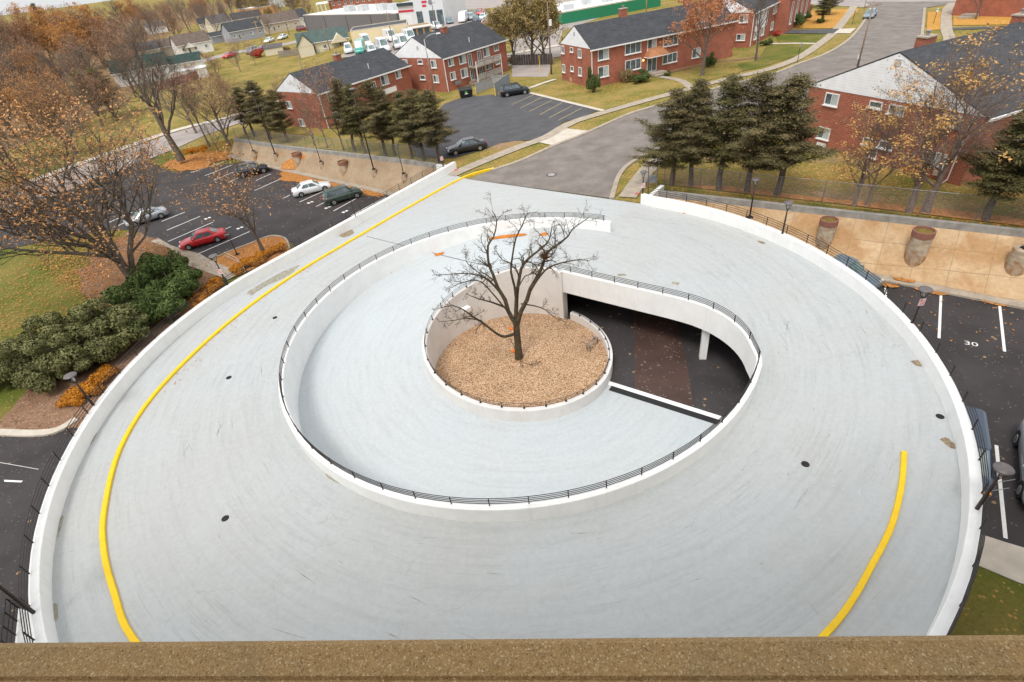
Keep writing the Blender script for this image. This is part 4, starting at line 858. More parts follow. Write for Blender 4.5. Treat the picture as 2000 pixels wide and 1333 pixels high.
# utility poles
def upole(b, h, label, r=0.14, arm=True, lean=0.0, m=None, lamp_arm=False, can=False):
    m = m or pole_m; o = thing('utility_pole', label, 'utility pole', b); MB().tube([(0, 0, 0), (lean*.5, 0, h*.5), (lean, 0, h)], [r, r*.85, r*.65], 10).build('pole', m, o, smooth=True)
    if arm: MB().box((lean*.93, 0, h-0.5), (2.2, 0.1, 0.12)).build('crossarm', m, o)
    if can: MB().cyl((lean+0.32, -0.1, h*.68), 0.24, 0.9, 14).build('transformer', trim_w, o)
    if lamp_arm:
        MB().tube([(lean, 0, h-.1), (lean+.5, 0, h+.35), (lean+1.3, 0, h+.6), (lean+2.0, 0, h+.62)], 0.04, 6).build('bracket', steel, o)
        MB().box((lean+2.4, 0, h+.6), (0.8, 0.3, 0.18), top=.7).build('lamp_head', mat('white_lamp_head', (.7, .7, .68), .4), o)
    return o
def tp_(bx, by, tx_, ty_, f=zU): b = G(bx, by, f); return b, hgt(b, tx_, ty_)
b, h = tp_(848, 185, 825, 78, 0.0); upole(b, h, 'slim grey lamp post with a bent arm in front of the middle brick block', .12, False, m=steel, lamp_arm=True)
b, h = tp_(1077, 145, 1066, 4, 0.0); upole(b, h, 'tall grey utility pole with a white transformer by the willows', .15, False, m=bark_lt, can=True)
b, h = tp_(1675, 131, 1706, 3, 0.0); upole(b, h, 'brown utility pole standing in front of the street at the upper right', .13, True)
b, h = tp_(612, 205, 571, 135); upole(b, h+2, 'orange-brown pole leaning across the white gable of the left brick block', .14, False)
b, h = tp_(772, 103, 754, 22); upole(b, h, 'brown utility pole between the white vans', .14, True)
b, h = tp_(645, 100, 633, 57); upole(b, h+1.0, 'pale utility pole beside the beige house', .13, True, m=bark_lt)
b, h = tp_(853, 64, 842, 3); upole(b, h, 'grey utility pole in front of the white shop', .16, True, m=bark_lt)
b, h = tp_(869, 62, 867, 28); upole(b, h, 'thin pale lamp post at the edge of the far car lot', .07, False, m=steel)
b, h = tp_(565, 68, 540, 24); upole(b, h, 'pale pole in front of the tan bungalow', .13, True, m=bark_lt)
b, h = tp_(512, 85, 500, 40); upole(b, h, 'orange pole with a bare-twig top beside the grey bungalow', .12, True, m=mat('orange_pole', (.5, .30, .10), .8))
b, h = tp_(1198+3, 20, 1187, -6, 0.0); upole(G(1262, 24, 0.0), 7, 'orange-brown pole behind the green roofed shop', .14, False, m=mat('orange_pole', (.5, .3, .1), .8))
# small street signs
def sign_post(b, h, label, w=.35, sh=.5, col=(0.75, 0.78, 0.76), mark=None, mp=None):
    o = thing('street_sign', label, 'sign', b); MB().box((0, 0, h/2), (0.06, 0.05, h)).build('post', mp or pole_dk, o)
    s = MB().box((0, -0.04, h-sh/2), (w, 0.02, sh)).build('plate', mat('sign_%d%d%d' % tuple(int(c*99) for c in col), col, .5, .03), o)
    if mark: MB().box((0, -0.056, h-sh*.3), (w*.9, 0.008, sh*.3)).build('sign_band', mat('mk_%d' % int(mark[1]*99), mark, .5), s)
for (x, y, tx_, ty_), lb, kw in (((1823, 46, 1829, 17), 'white sign with a green band on the verge right of the far street', dict(mark=(.08, .42, .30))), ((1664, 49, 1670, 21), 'dark slim sign post left of the car on the far street', dict(w=.2, sh=.4, col=(.2, .2, .2))), ((1557, 124, 1561, 85), 'dark sign post on the verge by the curving pavement', dict(w=.25, sh=.5, col=(.25, .25, .27))), ((1687, 20, 1692, -6), 'dark post at the far street corner', dict(w=.05, sh=.2, col=(.1, .1, .1)))):
    b, h = tp_(x, y, tx_, ty_, 0.0); sign_post(b, h, lb, **kw)
b, h = tp_(1055, 143, 1056, 108, 0.0); o = thing('marker_post', 'thin yellow marker pole in the leafy yard by the willows', 'post', b); MB().tube([(0, 0, 0), (0, 0, h)], 0.05, 8).build('pole', yellow_m, o)
o = thing('street_sign', 'white plate with a green band above the gable of the right brick block', 'sign', G(1674, 128, 0.0)); MB().box((0, 0, 0.6), (.06, .06, 1.2)).build('post', pole_dk, o); MB().box((0, -.08, 1.1), (.5, .03, .6)).build('plate', trim_w, o)
# ladder-like bench in the tree well
b = G(1160, 678, -2.98); o = thing('wooden_trestle', 'small weathered wooden trestle leaning by the wall inside the gravel well', 'trestle', b, rad(48))
MB().box((0, 0, .42), (1.25, .09, .05)).box((0, .24, .42), (1.25, .09, .05)).build('rail', wood_m, o)
MB().box((-.45, .12, .46), (.12, .4, .04)).box((0, .12, .46), (.12, .4, .04)).box((.45, .12, .46), (.12, .4, .04)).build('slat', wood_m, o)
for sx in (-.5, .5):
    for sy in (0, .24): MB().box((sx, sy, .21), (.07, .07, .42)).build('leg', wood_m, o)
# parking enclosure fence, dumpster and bollards of the apartment car park
b = G(911, 190, 0.0); o = thing('dumpster', 'black refuse container with a green recycling mark beside the lattice fence', 'dumpster', b, rad(8))
MB().loft([[(-.95, -.6, .12), (.95, -.6, .12), (.95, .6, .12), (-.95, .6, .12)], [(-1.05, -.72, 1.15), (1.05, -.72, 1.15), (1.05, .72, 1.35), (-1.05, .72, 1.35)]]).build('body', black_m, o)
MB().loft([[(-1.07, -.75, 1.16), (1.07, -.75, 1.16), (1.07, .75, 1.37), (-1.07, .75, 1.37)], [(-1.0, -.68, 1.24), (1.0, -.68, 1.24), (1.0, .7, 1.45), (-1.0, .7, 1.45)]]).build('lid', black_m, o)
MB().box((-.05, -.70, .86), (.3, .03, .22)).build('recycling_mark', mat('bright_green', (.12, .55, .08), .5), o); MB().box((0, -.70, .62), (.5, .03, .12)).build('plate', trim_w, o)
for x, y, lb in ((930, 186, 'yellow bollard at the left end of the lattice screen'), (968, 188, 'yellow bollard at the right end of the lattice screen')):
    b = G(x, y, 0.0); o = thing('bollard', lb, 'bollard', b, group='yellow bollards by the refuse screen'); MB().lathe((0, 0, 0), [(.09, 0), (.09, 1.05), (.07, 1.12), (.01, 1.15)], 14).build('post', mat('bollard_yellow', (.75, .52, .13), .6), o)
def screen(a, b, h, label, m):
    a, b = G(*a, 0.0), G(*b, 0.0); u = (b-a); L = u.length; o = thing('screen_fence', label, 'fence', a, math.atan2(u.y, u.x)); mb = MB()
    n = int(L/.14)
    for i in range(n): mb.box((L*(i+.5)/n, 0, h*.36), (.1, .03, h*.66))
    for i in range(n*2): mb.box((L*(i+.5)/n/2, 0, h*.84), (.035, .02, h*.26))
    mb.build('board_panel', m, o); MB().box((L/2, 0, h), (L, .06, .07)).box((L/2, 0, h*.7), (L, .05, .06)).box((L/2, 0, .08), (L, .05, .08)).build('frame', m, o)
    for i in range(3): MB().box((L*i/2, 0, h/2), (.11, .11, h+.1)).build('post', m, o)
gw = mat('grey_stained_wood', (.33, .34, .37), .8, .12, 3)
screen((931, 183), (963, 171), 1.5, 'grey lattice-topped refuse screen beside the yellow bollards', gw)
screen((968, 186), (996, 165), 1.7, 'grey board fence between the screen and the black off-roader', mat('slate_boards', (.25, .29, .32), .8, .1, 3))
screen((962, 165), (996, 163), 1.3, 'grey fence along the back of the refuse enclosure', gw)
# ================================================================ BUILDINGS
def wall_hit(o, rz, side, px, py):
    """local (s, z) where the view ray through px,py meets a wall of a building at o"""
    u = Vector((cos(rz), sin(rz), 0)); v = Vector((-sin(rz), cos(rz), 0)); n = v if side == 'long' else u
    d = ray(px, py); t = ((Vector(o)-Vector((0, 0, H))).dot(n))/d.dot(n); p = Vector((0, 0, H))+d*t-Vector(o)
    return (p.dot(u) if side == 'long' else p.dot(v)), p.z
def window(parent, side, s, z, w, h, panes=2, door=False, pane_m=None, sill=True, fr=None):
    fr = fr or trim_w; t = 0.09; mb = MB()
    mb.box((0, 0, h/2-t/2), (w, .10, t)).box((0, 0, -h/2+t/2), (w, .10, t))
    for x in (-w/2+t/2, w/2-t/2): mb.box((x, 0, 0), (t, .10, h-2*t))
    for k in range(1, panes): mb.box((-w/2+w*k/panes, 0, 0), (.06, .085, h-2*t))
    f = mb.build('door' if door else 'window', fr, parent)
    f.location = (s, -0.03, z) if side == 'long' else (-0.03, s, z)
    if side == 'gable': f.rotation_euler = (0, 0, -PI/2)
    if side == 'back': f.location = (s, parent['_W']+.03, z); f.rotation_euler = (0, 0, PI)
    MB().box((0, 0.02, 0), (w-t, .04, h-t)).build('pane', pane_m or glass, f)
    if panes == 2 and not door and w > 1.2:
        MB().box((w*.25, 0.0, 0), (w*.40, .03, h-2.6*t)).build('blind', mat('window_blind', (.42, .47, .47), .6, .2, 1.5), f)
    if sill: MB().box((0, -.06, -h/2-.05), (w+.16, .16, .09)).build('sill', trim_w, f)
    return f
def gabled(name, label, cat, loc, rz, L, W, h, rise, wm, rm, over=.4, gable_m=None, group=None, base_h=0.0, gutter=True):
    o = thing(name, label, cat, loc, rz, group=group); o['wall_h'] = h; mb = MB(); mb.box((L/2, W/2, h/2-.4), (L, W, h+.8)); 
    if not gable_m: mb.loft([[(0, 0, h), (0, W, h), (0, W/2, h+rise)], [(L, 0, h), (L, W, h), (L, W/2, h+rise)]])
    mb.build('wall', wm, o)
    if gable_m:
        k = rise/(W/2)
        MB().loft([[(-.035, -.03, h-.02), (-.035, W+.03, h-.02), (-.035, W/2, h+rise-.04)], [(L+.035, -.03, h-.02), (L+.035, W+.03, h-.02), (L+.035, W/2, h+rise-.04)]]).build('gable', gable_m, o)
    sl_ = rise/(W/2); e = over; mb = MB(); T = .09 if gable_m else .14
    pr = [(-e, h-e*sl_), (W/2, h+rise), (W+e, h-e*sl_), (W+e, h-e*sl_+T), (W/2, h+rise+T), (-e, h-e*sl_+T)]
    xo = .06 if gable_m else .3; mb.loft([[(-xo, y, z) for y, z in pr], [(L+xo, y, z) for y, z in pr]]); mb.build('roof', rm, o)
    if gutter:
        g = MB()
        for y in (-e-.06, W+e+.06): g.box((L/2, y, h-e*sl_+.03), (L+.64, .13, .17))
        g.build('gutter', trim_w, o)
    return o
def chimney(o, x, y, z, w=1.1, d=.8, h=1.5, m=None, flash=True):
    c = MB().box((0, 0, h/2), (w, d, h)).build('chimney', m or brick_m, o); c.location = (x, y, z)
    MB().box((0, 0, h+.05), (w+.14, d+.14, .12)).build('cap', conc, c); MB().cyl((0, 0, h+.1), .14, .35, 12).cyl((0, 0, h+.42), .22, .06, 12).build('flue', mat('flue_metal', (.25, .24, .24), .5), c)
    if flash: MB().box((0, 0, .12), (w+.16, d+.16, .2)).build('flashing', trim_w, c)
def vent(o, x, y, z, h=.9): MB().cyl((x, y, z), .06, h, 8).cyl((x, y, z+h), .10, .08, 8).build('vent_pipe', trim_w, o)
def px3(L, k, x0, y0=0): return [(x0+k*a[0], y0+k*a[1])+tuple(a[2:]) for a in L]
def fit(o, rz, side, wins, loc, lim):
    for w in wins:
        s, z = wall_hit(loc, rz, side, w[0], w[1]); ww, hh = w[2], w[3]; kw = w[4] if len(w) > 4 else {}
        z = min(z, o['wall_h']-hh/2-.28); z = max(z, hh/2+.35)
        if kw.get('door'): z = hh/2+(.45 if z < 2.5 else 2.65)
        if -0.2 < s < lim: window(o, side, max(ww/2+.15, min(s, lim-.3-ww/2)), z, ww, hh, **kw)
teal = mat('teal_curtain', (.01, .36, .36), .6, .05)
# right-middle block
rz = rad(19); loc = G(1155, 172, 0.0); bl = gabled('brick_apartment', 'long red brick apartment block with a copper porch hood, right of the willows', 'apartment building', loc, rz, 27, 9.6, 5.35, 2.7, brick_m, roof_m, gable_m=siding_w)
Z3 = lambda L: px3(L, .225, 1050)
D = dict(panes=2, door=True, sill=False)
fit(bl, rz, 'long', Z3([(570, 437, 1.9, 1.5), (828, 390, 2.9, 1.5, dict(panes=3)), (993, 355, 1.7, 1.5), (1155, 325, 2.8, 1.5, dict(panes=3)), (570, 622, 1.9, 1.5), (828, 562, 2.9, 1.5, dict(panes=3)), (990, 560, 1.8, 2.3, D), (1147, 505, 2.8, 1.4, dict(panes=3)), (1376, 460, 1.7, 1.4)]), loc, 27)
fit(bl, rz, 'gable', Z3([(205, 415, 1.0, 1.1), (296, 418, .95, .65, dict(panes=1)), (366, 437, 1.0, 1.2), (211, 590, 1.0, 1.2), (301, 598, .95, .75, dict(panes=1)), (371, 622, 1.0, 1.2)]), loc, 9.6)
s, z = wall_hit(loc, rz, 'long', 1050+.225*585, .225*620); MB().box((s+.38, -.012, z), (.62, .03, 1.2)).build('curtain', teal, bl)
s, z = wall_hit(loc, rz, 'long', 1050+.225*1015, .225*455)
MB().loft([[(s-1.9, -1.3, z-.35), (s+1.9, -1.3, z-.35), (s+1.9, .0, z-.35), (s-1.9, .0, z-.35)], [(s-1.2, -.5, z+.5), (s+1.2, -.5, z+.5), (s+1.2, .0, z+.75), (s-1.2, .0, z+.75)]]).build('porch_hood', mat('copper_sheet', (.47, .21, .10), .45, .12, 2, metal=.2), bl)
MB().box((s, -.68, z-.42), (3.9, 1.36, .12)).build('hood_fascia', trim_w, bl)
MB().box((s, -.9, .22), (2.6, 1.6, .44)).box((s, -1.9, .1), (2.6, .5, .2)).build('step', conc, bl)
s2, z2 = wall_hit(loc, rz, 'long', 1050+.225*915, .225*525); pl_ = MB().box((s2, -.1, z2), (.16, .14, .22)).build('porch_lamp', mat('lit_lamp', (1, .7, .3), .5), bl)
pm_ = MATS['lit_lamp'].node_tree.nodes['Principled BSDF']; pm_.inputs['Emission Color'].default_value = (1, .55, .15, 1); pm_.inputs['Emission Strength'].default_value = 3
MB().box((.14, -.06, 2.7), (.11, .11, 5.2)).build('downspout', trim_w, bl); MB().box((-.05, 4.8, 7.0), (.05, .45, .5)).build('gable_vent', mat('vent_grey', (.45, .45, .46), .6), bl)
chimney(bl, 8.8, 5.0, 7.6); chimney(bl, 21, 5.0, 7.6); MB().box((-.02, 6.5, .35), (.05, .7, .55)).build('hatch', mat('ply_hatch', (.5, .36, .2), .8), bl)
# middle block
rz = rad(47); loc = G(874.6, 180, 0.0); bl = gabled('brick_apartment', 'red brick apartment block with a railed balcony beside the black refuse container', 'apartment building', loc, rz, 16.8, 12.8, 5.2, 3.1, brick_m, roof_m, gable_m=siding_w)
Z2 = lambda L: px3(L, .175, 750)
fit(bl, rz, 'long', Z2([(735, 640, 1.3, 1.2), (865, 612, 1.7, 1.4), (945, 580, 1.0, 2.0, D), (1055, 568, 1.0, 2.0, D), (1132, 530, 1.7, 1.5), (1243, 485, 1.2, 1.1), (768, 848, 1.3, 1.2), (895, 815, 1.7, 1.4), (983, 815, 1.0, 2.1, D), (1080, 770, 1.0, 2.1, D), (1162, 725, 1.5, 1.4), (1262, 678, 1.2, 1.2)]), loc, 16.8)
fit(bl, rz, 'gable', Z2([(230, 665, 1.3, 1.2), (398, 655, 1.2, .65, dict(panes=1)), (547, 668, 1.3, 1.2), (433, 865, 1.3, .75, dict(panes=1)), (582, 880, 1.3, 1.2)]), loc, 11)
x0, _ = wall_hit(loc, rz, 'long', 750+.175*935, .175*700); x1, _ = wall_hit(loc, rz, 'long', 750+.175*1215, .175*640); zb = 2.55
bc = MB().box(((x0+x1)/2, -.95, zb), (x1-x0, 1.9, .16)).box(((x0+x1)/2, -.95, .25), (x1-x0, 1.9, .5)).build('balcony', wood_m, bl)
r_ = MB(); n = int((x1-x0)/.13)
for i in range(n+1):
    r_.box((x0+(x1-x0)*i/n, -1.88, zb+.52), (.045, .04, .85)).box((x0+(x1-x0)*i/n, -1.88, .95), (.045, .04, .8))
r_.box(((x0+x1)/2, -1.88, zb+.98), (x1-x0, .09, .06)).box(((x0+x1)/2, -1.88, 1.4), (x1-x0, .09, .06)); r_.build('baluster_rail', mat('greyed_white', (.50, .48, .46), .8, .1), bc)
for i in range(4): MB().box((x0+(x1-x0)*i/3, -1.86, 1.75), (.13, .13, 3.5)).build('post', wood_m if i % 3 else trim_w, bc)
MB().box((x0-.7, -1.1, .32), (1.2, .5, .5)).box((x0-.7, -1.5, .16), (1.2, .5, .32)).build('stair', wood_m, bl)
MB().box((.14, -.06, 2.6), (.11, .11, 5.2)).build('downspout', trim_w, bl); MB().box((-.05, 5.5, 6.7), (.05, .4, .6)).build('gable_vent', MATS['vent_grey'], bl)
chimney(bl, 7.0, 5.6, 7.2); vent(bl, 8.8, 1.6, 5.8)
ac = MB()
for i in range(7): ac.box((2.0+i*.2, -.25, .9), (.16, .2, .55))
ac.build('meter_bank', mat('meter_grey', (.22, .24, .23), .5), bl)
# left block
rz = rad(50); loc = G(619, 183, 4.5); loc.z = -0.9; bl = gabled('brick_apartment', 'red brick apartment block behind the left conifers with an orange-leaved tree before it', 'apartment building', loc, rz, 19.5, 10.5, 5.4, 2.6, brick_m, roof_m, gable_m=siding_w)
Z1 = lambda L: px3(L, .175, 450)
fit(bl, rz, 'long', Z1([(1110, 1050, 1.3, 1.2), (1310, 1005, 1.5, 1.4), (1590, 930, 1.0, 2.0, D), (1715, 880, 1.7, 1.5), (1868, 820, 1.3, 1.2), (1190, 1290, 1.5, 1.2), (1340, 1240, 1.5, 1.3)]), loc, 19.5)
fit(bl, rz, 'gable', [(565, 205, 1.3, 1.1), (590, 240, 1.3, 1.1)], loc, 10.5)
bc = MB().box((12.5, -.8, 2.5), (3.6, 1.6, .15)).build('balcony', wood_m, bl); MB().box((12.5, -1.58, 3.3), (3.6, .05, .06)).box((12.5, -1.58, 2.9), (3.6, .03, .7)).build('baluster_rail', trim_w, bc)
MB().box((.14, -.06, 2.7), (.11, .11, 5.2)).build('downspout', trim_w, bl); chimney(bl, 9.5, 5.4, 7.3); vent(bl, 12.2, 1.6, 6.0)
for side in (0,): MB().box((8.5, -.03, 3.0), (.1, .1, .1)).build('meter', steel, bl)
# right block, close to the slope
rz = rad(19); a_, b_ = G(1939.5, 228, 5.3), G(1579, 165, 5.3); loc = Vector((a_.x, a_.y, 0)); u = Vector((b_.x-a_.x, b_.y-a_.y, 0)); rz = math.atan2(u.y, u.x)-PI/2; Wb = u.length-.5
loc += u.normalized()*.35
bl = gabled('brick_apartment', 'big red brick block with a broad white gable above the right slope', 'apartment building', loc, rz, 30, Wb, 5.2, 3.5, brick_m, roof_m, gable_m=siding_w, over=.35)
Z4 = lambda L: px3(L, .275, 1450)
fit(bl, rz, 'gable', Z4([(637, 705, 1.45, 1.05), (950, 745, 1.2, .55, dict(panes=1)), (1100, 768, 1.4, .75), (580, 948, 1.3, 1.05), (893, 1005, .95, .65), (1022, 1032, 1.3, .65, dict(panes=1)), (1372, 1132, 1.6, 1.1), (900, 1170, .9, 1.0, dict(panes=1)), (1500, 810, 1.4, .8)]), loc, Wb)
s, z = wall_hit(loc, rz, 'gable', 1450+.275*1645, .275*830); s3, z3 = wall_hit(loc, rz, 'gable', 1450+.275*1460, .275*1275)
MB().tube([(-.09, s, 5.1), (-.09, s3*.5+s*.5, (5.1+z3)/2), (-.09, s3, max(.2, z3)), (-.5, s3+.05, .1)], .055, 6).build('downspout', trim_w, bl)
s, z = wall_hit(loc, rz, 'gable', 1450+.275*1110, .275*445); MB().box((-.06, s, z), (.05, .55, .5)).build('gable_vent', MATS['vent_grey'], bl)
for k, (x, y) in enumerate(((1385, 1225), (1420, 1232))): s, z = wall_hit(loc, rz, 'gable', 1450+.275*x, .275*y); MB().box((-.14, s, z), (.22, .36, .4)).build('electric_box', MATS['meter_grey'] if k else mat('tan_box', (.55, .45, .36), .6), bl)
s, z = wall_hit(loc, rz, 'gable', 1450+.275*1080, .275*1215)
for k in range(5): MB().cyl((-.2, s-.5+k*.26, z-.1+.08*(k % 2)), .12, .3, 10).build('gas_meter', MATS['meter_grey'], bl)
s, z = wall_hit(loc, rz, 'gable', 1450+.275*540, .275*1118); MB().box((-.03, s, .3), (.06, 1.0, .35)).build('basement_hatch', trim_w, bl)
chimney(bl, 4.6, Wb/2+1.2, 7.7, 1.25, .9, 1.35); chimney(bl, 15.2, Wb/2+.3, 7.7, 1.25, .9, 1.5)
# block behind the orange tree
a_ = G(1473, 23, 5.4); loc = Vector((a_.x, a_.y, 0)); rz = rad(48)
bl = gabled('brick_apartment', 'red brick apartment block with white panelled entrance behind the orange tree', 'apartment building', loc, rz, 24, 11, 5.3, 2.8, brick_m, roof_m, gable_m=siding_w)
for s in (3, 6, 9): MB().box((s if s < 9 else 8.2, -.06, 3.6), (2.6 if s < 9 else .1, .08, 2.8)).build('panel', siding_w, bl)
fit(bl, rz, 'gable', [(1453, 34, 1.5, 1.2), (1413, 32, 1.2, .7, dict(panes=1)), (1408, 69, 1.2, .8, dict(panes=1)), (1447, 73, 1.5, 1.0)], loc, 11)
for s in (2.5, 6.5, 12, 16, 20):
    for z in (1.5, 4.1): window(bl, 'long', s, z, 1.5, 1.3)
MB().box((.14, -.06, 2.7), (.11, .11, 5.2)).build('downspout', trim_w, bl); window(bl, 'long', 4.4, 1.1, 1.1, 2.1, 1, True, sill=False)
a_ = G(1560, 8, 0.0); loc2 = loc+Vector((cos(rz), sin(rz), 0))*13+Vector((sin(rz), -cos(rz), 0))*2.2
bl = gabled('brick_apartment', 'brick wing with tall white window strips beyond the white panelled entrance', 'apartment building', loc2, rz, 16, 9, 6.0, 2.4, brick_m, roof_m, gable_m=None)
for s in (2.5, 6, 9.5, 13): window(bl, 'long', s, 3.0, 1.0, 3.6, 1)
for s in (2.5, 6): window(bl, 'gable', s, 4.2, 1.0, 1.2, 1)
bl = gabled('brick_apartment', 'brick corner of a building at the top right with steps', 'apartment building', G(1985, 34, 0.0), rad(25), 14, 10, 5.4, 2.5, brick_m, roof_m, gable_m=siding_w)
for s in (2, 5, 8): window(bl, 'gable', s, 3.9, 1.2, 1.2)
MB().box((-1.2, 6.5, .25), (1.8, 2.0, .5)).box((-2.6, 6.5, .12), (1.0, 2.0, .25)).build('step', conc, bl)
# ---- small houses far left
roof_br = shingle_mat('brown_shingles', (.14, .105, .085)); roof_gr = shingle_mat('green_shingles', (.075, .11, .10)); roof_dg = shingle_mat('dark_green_shingles', (.018, .050, .043)); roof_gy = shingle_mat('grey_shingles', (.11, .10, .10))
sid_g = siding_mat('blue_grey_siding', (.36, .37, .42)); sid_t = siding_mat('tan_siding', (.52, .44, .34)); sid_c = siding_mat('cream_siding', (.66, .60, .46), .18)
def cottage(px, py, rzd, L, W, h, rise, wm, rm, label, nw=3, f=zU, wins=True, gm=None, name='house', cat='house', chim=False, off=(0, 0), k=1.18):
    L *= k; W *= k; h *= k; rise *= k; p = G(px-(px-380)*0.0-8, py, f); r = rad(rzd); o = gabled(name, label, cat, p, r, L, W, h, rise, wm, rm, over=.35, gable_m=gm)
    if wins:
        for i in range(nw): window(o, 'long', L*(i+.5)/nw, h*.55, 1.1 if i % 2 else 1.4, 1.15)
        window(o, 'long', L*.5/nw+1.9, h*.42, .9, 2.0, 1, True, sill=False)
        for s in (W*.3, W*.7): window(o, 'gable', s, h*.55, .9, 1.1)
    if chim: chimney(o, L*.6, W/2, h+rise-.4, .8, .6, 1.0, flash=False)
    return o
o = cottage(362, 112, 35, 11, 8.5, 3.3, 2.8, trim_w, roof_br, 'white house with a brown roof and a front gable on the left hillside street', chim=True)
MB().loft([[(2.0, -1.6, 2.7), (6.5, -1.6, 2.7), (4.2, -1.6, 4.6)], [(2.0, 4, 2.7), (6.5, 4, 2.7), (4.2, 4, 4.6)]]).build('front_gable', trim_w, o)
MB().loft([[(1.7, -1.9, 2.6), (4.2, -1.9, 4.75), (4.2, -1.9, 4.9), (1.5, -1.9, 2.65)], [(1.7, 4, 2.6), (4.2, 4, 4.75), (4.2, 4, 4.9), (1.5, 4, 2.65)]]).build('porch_roof', roof_br, o)
o = cottage(325, 112, 35, 5.5, 7, 2.9, 2.1, sid_t, roof_br, 'tan garage with a white panelled door attached left of the white house', 1, wins=False); MB().box((-.05, 3.5, 1.2), (.08, 3.2, 2.3)).build('garage_door', trim_w, o)
cottage(463, 84, 38, 13, 9, 3.5, 2.8, sid_g, roof_m, 'blue-grey bungalow with a charcoal roof facing the side street', 4)
cottage(425, 86, 38, 5, 5, 2.4, 1.2, sid_g, roof_m, 'small grey garage left of the blue-grey bungalow', 1, wins=False)
cottage(530, 67, 25, 14, 9, 3.4, 2.9, sid_t, roof_br, 'tan bungalow with dark shutters and a brown roof', 4)
cottage(427, 64, 42, 10, 8, 3.5, 3.2, sid_c, roof_gy, 'cream cottage with a steep dark gable behind the grey bungalow', 2)
cottage(403, 62, 25, 9, 8, 3.2, 2.4, sid_t, roof_m, 'low beige house with a dark roof in the far left row', 3)
cottage(468, 54, 24, 14, 10, 3.2, 2.6, sid_c, roof_m, 'long cream house with two dark gables behind the bungalows', 4)
cottage(577, 56, 38, 9, 8, 3.3, 2.8, trim_w, roof_m, 'white house with a dark roof left of the grey warehouse', 2)
cottage(300, 68, 32, 10, 9, 3.0, 2.2, trim_w, roof_gy, 'pale house glimpsed through the forest edge', 3)
cottage(245, 128, 22, 13, 10, 3.0, 2.2, sid_t, roof_gy, 'long low tan house with a grey roof behind the leaning bare tree', 4)
o = cottage(240, 172, 26, 13, 9, 3.2, 2.5, trim_w, roof_dg, 'white house with a dark green roof next to the red fence', 3)
cottage(338, 150, 18, 9, 8, 2.6, 1.6, trim_w, roof_dg, 'small green roofed wing right of the white green-roofed house', 1, wins=False)
o = thing('shed', 'white flat roofed garage directly behind the red fence', 'garage', G(352, 160), rad(20)); MB().box((3.5, 3, 1.1), (9, 6, 2.6)).build('wall', trim_w, o); MB().box((3.5, 3, 2.5), (9.3, 6.3, .2)).build('roof', mat('white_flat_roof', (.78, .78, .78), .7, .05), o)
o = cottage(598, 112, 14, 15, 9, 3.3, 2.6, sid_c, roof_gr, 'cream cottage with a green roof and two gables in front of the grey warehouse', 3, k=1.05)
MB().loft([[(-.5, -1.7, 2.9), (4.5, -1.7, 2.9), (2.0, -1.7, 6.0)], [(-.5, 4, 2.9), (4.5, 4, 2.9), (2.0, 4, 6.0)]]).build('front_gable', sid_c, o); MB().box((2, -1.0, 1.4), (4.7, 1.3, 3.0)).build('porch_wall', sid_c, o)
MB().loft([[(-1.0, -2.0, 2.6), (2.0, -2.0, 6.1), (5.0, -2.0, 2.6), (5.0, -2.0, 2.8), (2.0, -2.0, 6.35), (-1.0, -2.0, 2.8)], [(-1.0, 4.3, 2.6), (2.0, 4.3, 6.1), (5.0, 4.3, 2.6), (5.0, 4.3, 2.8), (2.0, 4.3, 6.35), (-1.0, 4.3, 2.8)]]).build('gable_roof', roof_gr, o)
MB().loft([[(10, -2.5, 2.6), (15.2, -2.5, 2.6), (12.6, -2.5, 5.0)], [(10, 4, 2.6), (15.2, 4, 2.6), (12.6, 4, 5.0)]]).build('side_gable', sid_c, o)
o = thing('shed', 'pale cream lean-to shed between the tree and the wood fence', 'shed', G(520, 110), rad(14)); MB().loft([[(0, 0, -.3), (6, 0, -.3), (6, 4, -.3), (0, 4, -.3)], [(0, 0, 2.0), (6, 0, 2.0), (6, 4, 2.8), (0, 4, 2.8)]]).build('wall', sid_c, o); MB().loft([[(-.2, -.2, 2.02), (6.2, -.2, 2.02), (6.2, 4.2, 2.86), (-.2, 4.2, 2.86)], [(-.2, -.2, 2.12), (6.2, -.2, 2.12), (6.2, 4.2, 2.96), (-.2, 4.2, 2.96)]]).build('roof', roof_gy, o)
def boxy(name, label, cat, a, b, depth, h, wm, rm, parapet=.4, f=flat(0)):
    """flat roofed building whose front base line runs a -> b (pixels)"""
    p = G(*a, f)
    if b[0] < 0: u = Vector((cos(rad(b[0])), sin(rad(b[0])), 0))*b[1]
    else: u = G(*b, f)-p
    u.z = 0; L = u.length; o = thing(name, label, cat, p, math.atan2(u.y, u.x))
    MB().box((L/2, depth/2, h/2-.3), (L, depth, h+.6)).build('wall', wm, o)
    MB().box((L/2, depth/2, h+.04), (L-.4, depth-.4, .1)).build('roof', rm, o)
    mb = MB()
    for c, d in (((L/2, .1), (L, .2)), ((L/2, depth-.1), (L, .2)), ((.1, depth/2), (.2, depth-.4)), ((L-.1, depth/2), (.2, depth-.4))): mb.box((c[0], c[1], h+parapet/2), (d[0], d[1], parapet))
    mb.build('coping', conc_pale if parapet < .5 else wm, o); return o, L
wr = mat('white_roof_membrane', (.80, .80, .79), .7, .06, .4); gwall = siding_mat('grey_block_wall', (.165, .155, .165), .4)
o, L = boxy('warehouse', 'long dark grey windowless warehouse with rooftop units behind the cream cottage', 'warehouse', (601, 63), (779, 56), 30, 6.4, gwall, wr, .25, zU)
for k in range(4): MB().box((L*(k+.02)/4+.5, -.03, 3), (.35, .1, 6.4)).build('pilaster', mat('dark_grey_pilaster', (.07, .07, .075), .8), o)
